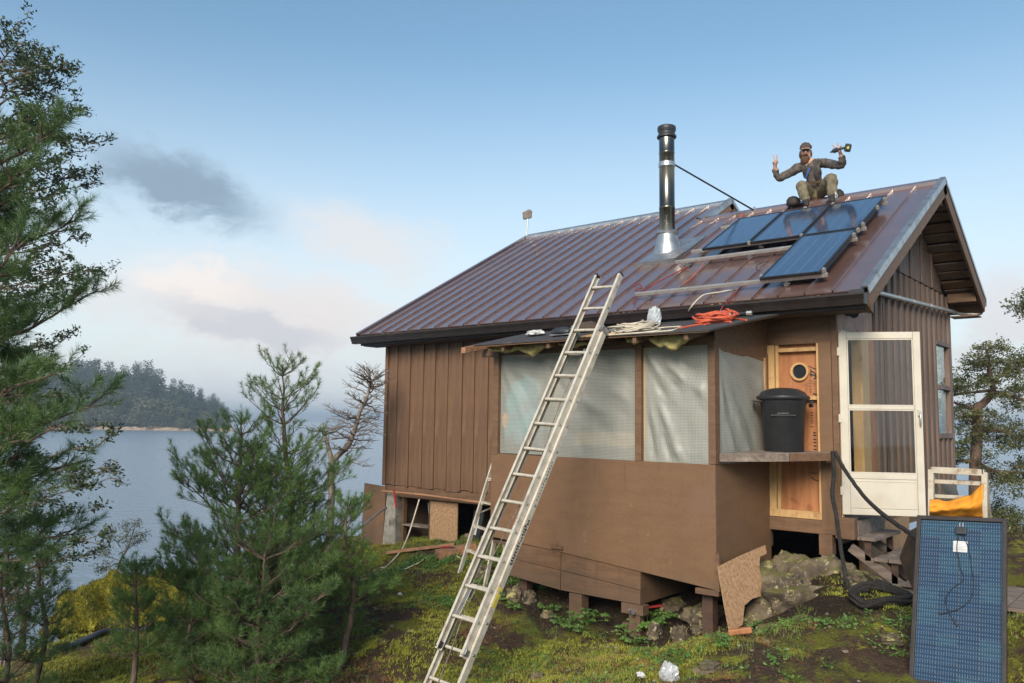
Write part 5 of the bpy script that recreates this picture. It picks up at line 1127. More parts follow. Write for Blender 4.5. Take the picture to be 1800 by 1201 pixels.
# mast with small flat antenna at the left ridge end
an = thing('roof_antenna', 'small flat beige antenna on a thin mast at the left end of the ridge', 'antenna', (-10.98, 13.5, 5.7))
mb = MB(); mb.tube([on(926, 415, 'y', 13.5), on(928, 385, 'y', 13.5)], .016, 8); obj('mast', mb, m_alu, an)
P = [on(x, y, 'y', 13.5) for x, y in ((918, 374), (929, 368), (932, 371), (931, 383), (919, 386))]
mb = MB(); mb.prism(P, (0.02, .05, 0)); obj('antenna_box', mb, m_twig, an, bevel=.006)

# ------------------------------------------------------------------ the man on the ridge
def skin_mesh(name, nodes, edges, root, levels=2):
    """nodes: name -> (pos, radius or (rx, ry)); returns an evaluated mesh in world coordinates"""
    ks = list(nodes); me = bpy.data.meshes.new(name+'_skel'); me.from_pydata([tuple(nodes[k][0]) for k in ks], [(ks.index(a), ks.index(b)) for a, b in edges], [])
    o = bpy.data.objects.new(name+'_skel', me); COL.objects.link(o)
    md = o.modifiers.new('s', 'SKIN'); md.branch_smoothing = .6; md.use_smooth_shade = True
    for i, k in enumerate(ks):
        r_ = nodes[k][1]; r_ = r_ if hasattr(r_, '__len__') else (r_, r_)
        me.skin_vertices[0].data[i].radius = r_; me.skin_vertices[0].data[i].use_root = (k == root)
    sd = o.modifiers.new('d', 'SUBSURF'); sd.levels = levels; sd.render_levels = levels
    dg = bpy.context.evaluated_depsgraph_get(); dg.update(); out = bpy.data.meshes.new_from_object(o.evaluated_get(dg))
    bpy.data.objects.remove(o); return out
def wp(x, y, dep): return np.array(on(x, y, 'y', dep))
def hp(X, Y, dep): return wp(1300+X/7.5, 220+Y/7.5, dep)   # coordinates read off the enlarged photograph
def build_man():
    base = hp(1000, 980, 12.65)
    root = thing('person', 'bearded man in cap sitting on the roof ridge with both arms raised', 'person', tuple(base))
    N = {}; Eg = []
    def nd(k, p, r_, par=None):
        N[k] = (p, r_)
        if par: Eg.append((par, k))
    nd('pelvis', hp(1000, 900, 12.74), (.165, .13)); nd('belly', hp(985, 790, 12.66), (.155, .125), 'pelvis'); nd('chest', hp(965, 620, 12.57), (.165, .125), 'belly')
    nd('upper', hp(935, 520, 12.52), (.13, .10), 'chest'); nd('neck', hp(900, 460, 12.48), .055, 'upper'); nd('skull0', hp(880, 400, 12.44), (.073, .078), 'neck'); nd('skull1', hp(868, 335, 12.44), (.076, .086), 'skull0'); nd('skull2', hp(862, 290, 12.46), (.055, .06), 'skull1')
    # arm on the left of the picture
    nd('shl', hp(770, 560, 12.52), .080, 'upper'); nd('ual', hp(650, 640, 12.44), .066, 'shl'); nd('ell', hp(505, 705, 12.34), .057, 'ual'); nd('fal', hp(470, 620, 12.26), .048, 'ell'); nd('wrl', hp(468, 540, 12.20), .028, 'fal')
    nd('pl', hp(470, 500, 12.18), (.036, .020), 'wrl')
    # arm on the right
    nd('shr', hp(1110, 500, 12.54), .080, 'upper'); nd('uar', hp(1220, 515, 12.46), .066, 'shr'); nd('elr', hp(1365, 535, 12.36), .060, 'uar'); nd('far', hp(1360, 450, 12.28), .050, 'elr'); nd('wrr', hp(1330, 375, 12.24), .028, 'far')
    nd('pr', hp(1315, 330, 12.22), (.034, .022), 'wrr')
    # legs
    nd('hl', hp(940, 930, 12.66), .085, 'pelvis'); nd('tl', hp(870, 840, 12.48), .100, 'hl'); nd('kl', hp(800, 785, 12.30), .090, 'tl'); nd('cl', hp(830, 880, 12.25), .080, 'kl'); nd('al', hp(875, 990, 12.20), .064, 'cl')
    nd('fl', hp(885, 1030, 12.15), .045, 'al'); nd('tol', hp(890, 1055, 12.02), .038, 'fl')
    nd('hr', hp(1070, 920, 12.68), .085, 'pelvis'); nd('tr', hp(1140, 790, 12.50), .100, 'hr'); nd('kr', hp(1215, 690, 12.32), .092, 'tr'); nd('cr', hp(1225, 790, 12.27), .082, 'kr'); nd('ar', hp(1220, 920, 12.20), .066, 'cr')
    nd('fr', hp(1225, 970, 12.14), .045, 'ar'); nd('tor', hp(1215, 1005, 12.02), .038, 'fr')
    # fingers: two straight in a V, ring and little curled, thumb across
    def chain(pre, par, pts, rs):
        for i, (p, r_) in enumerate(zip(pts, rs)): nd(pre+str(i), p, r_, par if i == 0 else pre+str(i-1))
    H = lambda x, y, d_: hp(x, y, d_)
    chain('li', 'pl', [H(462, 462, 12.17), H(455, 425, 12.165), H(443, 392, 12.16)], [.0105, .0095, .008])
    chain('lm', 'pl', [H(486, 462, 12.175), H(492, 425, 12.17), H(494, 390, 12.165)], [.0105, .0095, .008])
    chain('lr', 'pl', [H(498, 478, 12.16), H(500, 466, 12.13), H(492, 482, 12.115)], [.0105, .010, .009])
    chain('ll', 'pl', [H(506, 494, 12.16), H(508, 484, 12.135), H(500, 497, 12.12)], [.0095, .009, .008])
    chain('lt', 'pl', [H(445, 512, 12.16), H(440, 492, 12.135), H(462, 484, 12.12)], [.011, .010, .009])
    chain('ri', 'pr', [H(1300, 298, 12.21), H(1297, 262, 12.205), H(1294, 226, 12.20)], [.0105, .0095, .008])
    chain('rm', 'pr', [H(1278, 305, 12.20), H(1248, 282, 12.195), H(1218, 262, 12.19)], [.0105, .0095, .008])
    chain('rl', 'pr', [H(1322, 296, 12.20), H(1340, 276, 12.18), H(1345, 262, 12.175)], [.0095, .009, .008])
    chain('rr', 'pr', [H(1296, 322, 12.185), H(1290, 318, 12.155), H(1305, 322, 12.14)], [.010, .010, .009])
    chain('rt', 'pr', [H(1338, 318, 12.195), H(1345, 308, 12.165), H(1330, 306, 12.145)], [.011, .010, .009])
    me = skin_mesh('body', N, Eg, 'pelvis', 2)
    mats_ = [m_jacket, m_pants, m_skin, m_boot]
    me.materials.clear()
    for m_ in mats_: me.materials.append(m_)
    keys = list(N); KP = np.array([N[k][0] for k in keys])
    zone = {}
    for k in keys:
        if k in ('pelvis', 'hl', 'tl', 'kl', 'cl', 'hr', 'tr', 'kr', 'cr'): zone[k] = 1
        elif k in ('al', 'ar'): zone[k] = 1
        elif k in ('fl', 'tol', 'fr', 'tor'): zone[k] = 3
        elif k in ('neck', 'skull0', 'skull1', 'skull2', 'pl', 'pr', 'wrl', 'wrr') or k[:2] in ('li', 'lm', 'lr', 'll', 'lt', 'ri', 'rm', 'rl', 'rr', 'rt'): zone[k] = 2
        else: zone[k] = 0
    # clothing wrinkles and material zones by the nearest bone
    segs = [(N[a][0], N[b][0], zone[a], zone[b]) for a, b in Eg]
    co = np.empty(len(me.vertices)*3, dtype=np.float32); me.vertices.foreach_get('co', co); co = co.reshape(-1, 3)
    no = np.array([v.normal[:] for v in me.vertices])
    def nearest(P):
        best = np.full(len(P), 1e9); zb = np.zeros(len(P), int)
        for a, b, za, zz in segs:
            ab = b-a; t = np.clip(((P-a)@ab)/(ab@ab), 0, 1); d_ = np.linalg.norm(P-(a+t[:, None]*ab), axis=1)
            z_ = np.where(t < .5, za, zz); m_ = d_ < best; best[m_] = d_[m_]; zb[m_] = z_[m_]
        return zb
    zv = nearest(co)
    for i in range(len(co)):
        if zv[i] < 2: p = co[i]; co[i] += no[i]*(.018*nz(p[0]*9, p[1]*9, p[2]*15)+.014*nz(p[0]*20, p[1]*20, p[2]*30)+.004)
    me.vertices.foreach_set('co', co.ravel())
    fc = np.array([p.center[:] for p in me.polygons]); me.polygons.foreach_set('material_index', nearest(fc).astype(np.int32))
    me.polygons.foreach_set('use_smooth', [True]*len(me.polygons))
    me.transform(Matrix.Translation(-Vector(base))); body = link('body', me, tuple(base), root)
    fwd = (CP-hp(880, 380, 12.44)); fwd /= np.linalg.norm(fwd); up = np.array([.04, 0, 1.]); up -= fwd*(up@fwd); up /= np.linalg.norm(up); rt = np.cross(up, fwd)   # rt = picture left
    hc = hp(872, 350, 12.44)
    def hl(a, b, c): return Vector(hc+rt*(-a)+up*b+fwd*c)   # a to the picture right
    def ell(c, d, n=14, m_=10, cut=None):
        mb = MB()
        def fn(u, v):
            th = 2*math.pi*u; ph = math.pi*(v-.5); x, y, z = math.cos(th)*math.cos(ph), math.sin(ph), math.sin(th)*math.cos(ph)
            if cut is not None: y = max(y, cut)
            k = 1+.14*nz(x*3+c[0]*9, y*3, z*3+c[1])
            return hl(c[0]+d[0]*x*k, c[1]+d[1]*y*k, c[2]+d[2]*z*k)
        mb.grid(fn, n, m_); return mb
    obj('beard', ell((.005, -.118, .045), (.070, .085, .056), 20, 14), m_beard, root, smooth=True)
    mb = ell((-.078, -.04, -.012), (.020, .055, .05)); h_ = ell((.078, -.045, -.012), (.020, .06, .05)); mb.add(h_.v, h_.f); h_ = ell((0, -.02, -.04), (.085, .09, .06)); mb.add(h_.v, h_.f); obj('hair', mb, m_beard, root, smooth=True)
    obj('moustache', ell((.003, -.045, .085), (.042, .014, .018), 12, 8), m_beard, root, smooth=True)
    obj('nose', ell((.0, -.008, .094), (.016, .028, .024), 10, 8), m_skin, root, smooth=True)
    mb = ell((-.030, .012, .074), (.018, .013, .012), 10, 8); h_ = ell((.030, .012, .074), (.018, .013, .012), 10, 8); mb.add(h_.v, h_.f); obj('eyes', mb, m_black, root, smooth=True)
    obj('cap', ell((0, .055, -.0), (.090, .085, .098), 22, 14, -.25), m_cap, root, smooth=True)
    mb = MB()
    mb.grid(lambda u, v: hl((u-.5)*.15*(1-.25*v), .050+.012*(1-(2*u-1)**2)-.012*v, .078+.075*v*(1-.35*(2*u-1)**2)), 12, 5); bl = obj('cap_brim', mb, m_capbill, root, smooth=True); bl.modifiers.new('t', 'SOLIDIFY').thickness = .006
    # braces, harness strap, belt and pouch
    def strap(pts, w, m_, nm): 
        P = catmull(pts, 6); mb = MB()
        for a, b in zip(P[:-1], P[1:]): mb.beam(a, b+(b-a)*.15, w, .008, tuple(fwd))
        obj(nm, mb, m_, root)
    F = lambda x, y, d_: hp(x, y, d_)
    strap([F(985, 455, 12.44), F(1005, 540, 12.435), F(1015, 640, 12.45), F(1045, 720, 12.50)], .045, m_boot, 'harness_strap')
    strap([F(850, 520, 12.43), F(840, 600, 12.43), F(860, 690, 12.48)], .035, m_boot, 'harness_strap')
    strap([F(925, 560, 12.425), F(895, 640, 12.435), F(865, 705, 12.46)], .030, m_blue, 'blue_lanyard')
    strap([F(915, 755, 12.50), F(960, 765, 12.48), F(1010, 750, 12.48), F(1080, 735, 12.52)], .03, m_beard, 'belt')
    mb = MB(); c = F(1005, 735, 12.455); mb.beam(c-rt*.02+up*-.01, c+rt*-.035+up*.02, .014, .012); obj('buckle', mb, m_galv, root, bevel=.003)
    mb = MB(); c = F(1130, 1050, 12.3)
    for a in ((1265, 905), (1290, 930)): mb.tube(catmull([F(1258, 880, 12.12), F(a[0], a[1], 12.10), F(1262, 960, 12.10)], 5), .005, 5)
    obj('laces', mb, m_white, root)
    pc_ = F(705, 1018, 12.42)
    obj('tool_pouch', crumple(pc_, (.11, .09, .095), 3.3, amp=.12), m_boot, root, smooth=True)
    obj('hip_pad', crumple(F(1300, 930, 12.62), (.09, .1, .10), 6.3, amp=.10), m_boot, root, smooth=True)
    # cordless drill held in the hand on the right
    dr = thing('cordless_drill', 'black and green cordless drill held up in the hand of the man on the roof', 'drill', tuple(F(1340, 315, 12.18)))
    a, b = F(1215, 352, 12.13), F(1290, 325, 12.13)
    mb = MB(); mb.tube([a, a+(b-a)*.25, a+(b-a)*.3, b], [.014, .026, .034, .036], 14); obj('motor_housing', mb, m_black, dr, smooth=True)
    mb = MB(); mb.tube([a+(a-b)*.3, a], [.010, .018], 12); obj('chuck', mb, m_galv, dr, smooth=True)
    mb = MB(); mb.tube([F(1290, 322, 12.13), F(1385, 300, 12.15)], .019, 10); obj('grip', mb, m_black, dr, smooth=True)
    c = F(1428, 300, 12.16); mb = MB(); mb.box(c, (.085, .075, .115), Matrix.Rotation(R(15), 3, 'Y')); obj('battery', mb, mat('drill_teal', (.015, .03, .03), None, .5), dr, bevel=.018)
    mb = MB(); mb.box(c+fwd*.045, (.03, .01, .035)); obj('battery_label', mb, m_yellow, dr, bevel=.003)
build_man()

# ------------------------------------------------------------------ rocks
def boulder(name, c, d, sd, label, rz=0, m_=None, n=44, rough=.35, group=None, flat=0):
    def fn(u, v):
        th = 2*math.pi*u; ph = math.pi*(v-.5); x, y, z = math.cos(th)*math.cos(ph), math.sin(th)*math.cos(ph), math.sin(ph)
        q = Vector((x, y, z))*1.1+Vector((sd, sd*.7, 0))
        cell = mnoise.voronoi(q*1.5)[0]; k = 1-.12*abs(mnoise.noise(q*5.1))-.05*abs(mnoise.noise(q*17))+rough*(mnoise.noise(q*1.6))+rough*.55*mnoise.noise(q*3.7)+rough*.3*mnoise.noise(q*8)-rough*.35*(.5-min(.5, cell[1]-cell[0]))
        s_ = lambda a, p: math.copysign(abs(a)**p, a)
        X, Y, Z = d[0]*k*s_(x, .8), d[1]*k*s_(y, .8), d[2]*k*s_(z, .75)
        return (c[0]+X*math.cos(rz)-Y*math.sin(rz), c[1]+X*math.sin(rz)+Y*math.cos(rz), c[2]+Z)
    mb = MB(); mb.grid(fn, n, n*2//3); return obj(name, mb, m_ or m_rock, None, smooth=True, label=label, cat='rock', group=group)
A = at(1412, 1045, 8.75)
boulder('rock', (A[0]-.02, A[1]+.22, -.26), (.70, .50, .52), 3.1, 'large lichen covered rock below the porthole panel, right of the leaning chipboard', .55, n=80, rough=.30)
boulder('rock', at(1490, 1110, 7.7)+np.array([0, .1, -.16]), (.80, .45, .22), 8.4, 'low broad mossy rock ledge in front of the coiled rope', .6, n=70, rough=.30)
boulder('rock', at(1400, 1105, 7.9)+np.array([0, .1, -.13]), (.40, .30, .16), 5.4, 'low earthy rock between the chipboard foot and the broad ledge', .3, n=44)
small = [((1196, 1128), 7.9, (.10, .08, .13), 'round pale rock left of the chipboard foot, nearest to the leafy plants'), ((1238, 1090), 8.35, (.24, .15, .13), 'rounded grey rock in the shade under the right corner of the porch'), ((1258, 1118), 8.0, (.075, .06, .07), 'small pale stone just left of the chipboard tip'), ((1228, 1112), 8.0, (.09, .06, .06), 'small mossy stone between the round pale rock and the chipboard'),
  ((1180, 1072), 8.8, (.16, .12, .10), 'dark rock deep under the porch right of the concrete footing'), ((1150, 1118), 8.0, (.10, .08, .11), 'brownish rock among the leaves under the porch footing'), ((1310, 1108), 7.9, (.11, .09, .09), 'tan stone right behind the chipboard tip'), ((962, 1085), 8.4, (.075, .06, .06), 'small tan stone in the greenery left of the porch post'),
  ((905, 1050), 9.0, (.12, .10, .10), 'dark rock in the shade under the left end of the porch beams'), ((930, 1060), 8.8, (.09, .10, .12), 'upright grey stone under the porch beams beside the ladder'), ((1565, 1132), 7.2, (.10, .08, .045), 'flat brown stone in the grass left of the standing solar panel'), ((1245, 1180), 6.9, (.12, .08, .05), 'flat lichen stone at the lower edge right of the white bag'),
  ((1500, 1022), 8.8, (.16, .10, .08), 'stone beside the hanging rope near the concrete pier'), ((945, 1195), 7.3, (.07, .05, .05), 'pale stone at the bottom edge right of the ladder feet'), ((855, 1012), 9.0, (.15, .10, .10), 'grey rock between the two ladders under the porch corner')]
for i, ((x, y), t, d_, lab) in enumerate(small):
    A = onground(x, y, 0); boulder('rock', (A[0], A[1], A[2]+d_[2]*.25), d_, 1.7*i+2, lab, i, n=26, rough=.4)
# mossy knoll above the water on the left
def knoll():
    A, B, Cc = at(275, 1008, 12.6), at(95, 1100, 10.6), at(330, 1060, 11.2)
    def fn(u, v):
        # u across the picture (left to right), v from front foot up over the crest and down behind
        x = 78+u*300; crest = 1100-92*min(1, (u/.42))**.62 - 6*math.sin(u*9) + 30*max(0, u-.8)
        P0 = at(x, 1112-18*u, 10.2+.9*u); P1 = at(x, crest, 12.2+.5*u); 
        rid = .10*math.sin(u*46+math.sin(v*5)*1.8+v*3)+.06*math.sin(u*23+2+v*4)
        if v < .62:
            w = v/.62; w2 = math.sin(w*math.pi/2)**.8; P = P0*(1-w)+P1*w; zz = P0[2]*(1-w2)+P1[2]*w2; P = np.array([P[0], P[1], zz])
        else:
            w = (v-.62)/.38; P = P1+np.array([-1.1, .9, 0])*w*1.3; P[2] = P1[2]-2.6*w*w-.02*w
        k = math.sin(min(1, v/.62)*math.pi)**.6 if v < .62 else .5*(1-(v-.62)/.38)
        return P+np.array([.4, -.55, .55])*rid*(.3+k)*.9 + np.array([0, -.4, .6])*.10*nz(u*14, v*9, 1) + np.array([0, -.02, .05])*(nz(u*40, v*26, 3)+.8*nz(u*90, v*60, 5))
    mb = MB(); mb.grid(fn, 240, 150); o = obj('mossy_rock', mb, m_moss, None, smooth=True, label='big mound of rock under bright yellow green moss at the edge above the water', cat='rock')
knoll()
def knoll_fuzz():
    o = bpy.data.objects['mossy_rock']; n = len(o.data.vertices); co = np.empty(n*3, dtype=np.float32); o.data.vertices.foreach_get('co', co); co = co.reshape(-1, 3)+np.array(o.location)
    rg = np.random.default_rng(2); k = rg.integers(0, n, 45000); P = co[k]+rg.normal(size=(len(k), 3))*.012
    D = rg.normal(size=P.shape)*.5+np.array([.3, -.5, .8]); D /= np.linalg.norm(D, axis=1)[:, None]; S = np.cross(D, rg.normal(size=P.shape)); S /= np.linalg.norm(S, axis=1)[:, None]
    v = np.stack([P-S*.006, P+S*.006, P+D*(.02+.03*rg.random(len(P)))[:, None]], 1).reshape(-1, 3)
    f = npmesh('moss_fuzz', v, np.arange(len(v)).reshape(-1, 3), m_moss, o); f['kind'] = 'stuff'
knoll_fuzz()
# long dark hose / log lying at the foot of the knoll
mb = MB(); P = [onground(*p, .03) for p in ((92, 1148), (125, 1137), (160, 1122), (185, 1112), (215, 1110), (250, 1108), (285, 1102), (312, 1092))]; mb.tube(catmull(P, 5), [.045*(1-.3*i/40) for i in range(len(catmull(P, 5)))], 9)
obj('black_hose', mb, m_black, None, smooth=True, label='thick black pipe lying in the grass at the foot of the mossy rock mound', cat='pipe')
A = onground(1176, 1192, .05); obj('white_plastic_bag', crumple(A+np.array([0, 0, .03]), (.075, .06, .085), 9.7), m_bag2, None, label='crumpled whitish plastic bag on the grass at the bottom edge of the picture', cat='plastic bag')
A = onground(1126, 1188, .02); obj('paper_scrap', crumple(A, (.04, .03, .025), 3.7, 10, 8), m_white, None, label='tiny bluish scrap lying left of the whitish plastic bag', cat='scrap')
A = onground(703, 1046, .015); obj('paper_scrap', crumple(A, (.035, .025, .02), 1.7, 10, 8), m_white, None, label='tiny white scrap on the bare slope below the looping white cable', cat='scrap')

# ------------------------------------------------------------------ vegetation
def unit(a): return a/np.maximum(np.linalg.norm(a, axis=-1, keepdims=True), 1e-9)
def needle_arrays(P, D, L, n, nl, w, rg, a0=.45, a1=1.25):
    S = len(P); P = np.repeat(P, n, 0); D = np.repeat(D, n, 0); Lr = np.repeat(L, n); N = S*n
    t = rg.random(N)**.8; base = P+D*(t*Lr)[:, None]
    rnd = unit(rg.normal(size=(N, 3))); s = unit(np.cross(D, rnd)); a = a0+(a1-a0)*rg.random(N)*(1.15-t*.5)
    nd_ = D*np.cos(a)[:, None]+s*np.sin(a)[:, None]; nd_[:, 2] -= .10*rg.random(N); nd_ = unit(nd_)
    ln = nl*(.7+.5*rg.random(N)); tip = base+nd_*ln[:, None]; wd = unit(np.cross(nd_, unit(rg.normal(size=(N, 3)))))*w
    return np.stack([base-wd, base+wd, tip], 1).reshape(-1, 3)
def leaf_arrays(P, n, spread, size, rg, flat=.4):
    S = len(P); P = np.repeat(P, n, 0); N = S*n
    c = P+rg.normal(size=(N, 3))*spread; a = unit(rg.normal(size=(N, 3))*np.array([1, 1, flat+.3])); b = unit(np.cross(a, rg.normal(size=(N, 3))))
    l = (size*(.6+.8*rg.random(N)))[:, None]; w = l*.42
    return np.stack([c, c+a*l*.5+b*w*.5, c+a*l, c+a*l*.5-b*w*.5], 1).reshape(-1, 3)
def bez(a, b, c, n): t = np.linspace(0, 1, n)[:, None]; return a*(1-t)**2+2*b*t*(1-t)+c*t*t
class Tree:
    def __init__(s, seed): s.wood = MB(); s.SP = []; s.SD = []; s.SL = []; s.rg = np.random.default_rng(seed); s.LP = []
    def trunk(s, pts, r0, r1, n=9):
        P = catmull(pts, 6); k = np.linspace(0, 1, len(P)); P = [p+s.rg.normal(size=3)*r0*.12 for p in P]; s.wood.tube(P, list(r0*(1-k)**.9+r1), n); s.T = np.array(P)
    def on_trunk(s, z): i = int(np.argmin(abs(s.T[:, 2]-z))); return s.T[i]
    def branch(s, a, tip, r_, lift=.1, twigs=10, tl=.35, shoot=.16, n=10, wob=.03, start=.25, bare=False, depth=1, upb=.3, spread=.9):
        rg = s.rg; L = np.linalg.norm(tip-a); mid = (a+tip)/2+np.array([0, 0, -lift*L])+rg.normal(size=3)*L*wob
        P = bez(a, mid, tip, n); P[1:-1] += rg.normal(size=(n-2, 3))*L*wob*.35
        s.wood.tube(P, list(np.linspace(r_, max(.0025, r_*.18), n)), 5 if r_ > .008 else 4)
        ts = np.linspace(start, .97, max(2, twigs))+rg.normal(size=max(2, twigs))*.02
        for i, t in enumerate(np.clip(ts, 0, 1)):
            k = t*(n-1); j = min(int(k), n-2); p = P[j]+(P[j+1]-P[j])*(k-j); d_ = unit(P[j+1]-P[j])
            side = unit(np.cross(d_, [0, 0, 1.]))*(1 if i % 2 else -1); 
            q = unit(d_*(.55+.4*rg.random())+side*spread*(.4+.8*rg.random())+np.array([0, 0, upb*(.2+rg.random())-.1])+rg.normal(size=3)*.18)
            l = tl*(1.15-t*.75)*(.6+.7*rg.random()); e = p+q*l
            if depth > 0 and l > tl*.45: s.branch(p, e, r_*.42, -.06, max(3, int(twigs*.45)), l*.42, shoot, 6, .05, .3, bare, depth-1, upb)
            else:
                P2 = bez(p, (p+e)/2+rg.normal(size=3)*l*.12, e, 4); s.wood.tube(P2, list(np.linspace(max(.003, r_*.3), .0018, 4)), 3, False)
                if not bare: s.shoot(P2[-2], unit(e-P2[-2]+np.array([0, 0, .3*l*upb])), shoot); s.LP += [P2[-1], P2[-2]]
        if not bare: s.shoot(P[-1]-unit(P[-1]-P[-2])*shoot*.4, unit(P[-1]-P[-2]), shoot*1.1); s.LP.append(P[-1])
    def shoot(s, p, d_, l): s.SP.append(p); s.SD.append(d_); s.SL.append(l*(.7+.6*s.rg.random()))
    def finish(s, root, wm, fm, kind='needle', nn=70, nl=.07, w=.0016, lsize=.035, lspread=.04, ln=9, crown='crown'):
        if s.wood.v: obj('trunk', s.wood, wm, root, smooth=True)
        if kind == 'needle' and s.SP:
            v = needle_arrays(np.array(s.SP), np.array(s.SD), np.array(s.SL), nn, nl, w, s.rg); npmesh(crown, v, np.arange(len(v)).reshape(-1, 3), fm, root)
        if kind == 'leaf' and s.LP:
            v = leaf_arrays(np.array(s.LP), ln, lspread, lsize, s.rg); npmesh(crown, v, np.arange(len(v)).reshape(-1, 4), fm, root, per=4)

def young_pine(name, label, base, top, R0, levels, seed, nl=.06, shoot=.10, per=5, bot=.08, fm=None, nn=62, rise=.34, lean=0, group=None, tw=5, w=.0017, prof=None):
    base = np.array(base, float); base[2] = gz(base[0], base[1])-.03; top = np.array(top, float); T_ = Tree(seed); rg = T_.rg; H = top[2]-base[2]
    root = thing(name, label, 'pine tree', tuple(base), group)
    m1 = base+(top-base)*.4+rg.normal(size=3)*np.array([.05, .05, 0]); T_.trunk([base, m1, base+(top-base)*.75, top], .010+H*.013, .004)
    for i in range(levels):
        f = bot+(1-bot)*(i/levels)**1.05; z = base[2]+H*f; c = T_.on_trunk(z)
        rr = R0*(prof(f) if prof else (1-f)**.72*(1-.45*math.exp(-f*9)))
        a0 = rg.random()*6.28
        for k in range(per):
            a = a0+k*6.283/per+rg.normal()*.25; r_ = rr*(.65+.55*rg.random())+.04
            tip = c+np.array([math.cos(a)*r_, math.sin(a)*r_, r_*(rise+.5*f)*(.6+.7*rg.random())]); 
            T_.branch(c, tip, .004+r_*.013, .10, max(3, int(tw*r_/R0*1.6)+2), r_*.42+.05, shoot, 8, .04, .22, False, 1 if r_ > .45 else 0, .6)
    T_.shoot(top-np.array([0, 0, .1]), np.array([0, 0, 1.]), shoot*1.6)
    for k in range(5): a = k*1.256; T_.shoot(top-np.array([0, 0, .12]), unit(np.array([math.cos(a)*.7, math.sin(a)*.7, 1])), shoot*1.1)
    T_.finish(root, m_bark, fm or m_needle, 'needle', nn, nl, w)
    return len(T_.SP)
pA = young_pine('pine_tree', 'tallest young pine of the clump, its top against the sky left of the cabin', at(510, 1130, 8.9), at(497, 640, 8.9), .80, 17, 21, prof=lambda f: float(np.interp(f, [0, .1, .37, .57, .75, .88, 1], [.9, 1.05, .86, .60, .44, .36, .08])))
pB = young_pine('pine_tree', 'bushy young pine just left of the tallest one, top reaching the far island shore', at(415, 1140, 8.5), at(424, 728, 8.5), .74, 13, 33, prof=lambda f: float(np.interp(f, [0, .35, .55, .8, .92, 1], [1.0, 1.0, .85, .50, .28, .08])))
pC = young_pine('pine_tree', 'low bushy pine spreading at the bottom front of the clump of young pines', at(460, 1165, 7.7), at(465, 950, 7.7), .55, 7, 45, fm=m_needle2, prof=lambda f: 1.05 if f < .6 else .7)
pE = young_pine('pine_tree', 'sparse sapling with a bare pale trunk between the pine clump and the cabin', at(598, 1075, 8.6), at(612, 872, 8.6), .27, 7, 63, bot=.42, nn=50, per=4)
pF = young_pine('pine_sapling', 'small pine sapling standing in front of the mossy mound', at(236, 1166, 7.9), at(240, 985, 7.9), .30, 7, 71, bot=.25, per=4, prof=lambda f: 1-.9*f)
pG = young_pine('pine_sapling', 'thin pine sapling at the lower left corner, left of the mossy mound', at(62, 1168, 7.9), at(72, 960, 7.9), .26, 6, 82, bot=.2, per=4, nn=45, fm=m_needle2, prof=lambda f: .9-.5*f)
pJ = young_pine('pine_sapling', 'dark pine sapling at the very left edge of the picture near the bottom', at(8, 1160, 7.4), at(4, 985, 7.4), .40, 7, 105, bot=.1, per=5, fm=m_needle2)
pK = young_pine('pine_sapling', 'low pine sapling before the left part of the clump, beside the black pipe', at(345, 1140, 8.0), at(338, 1030, 8.0), .30, 5, 115, bot=.15, per=5, fm=m_needle2)

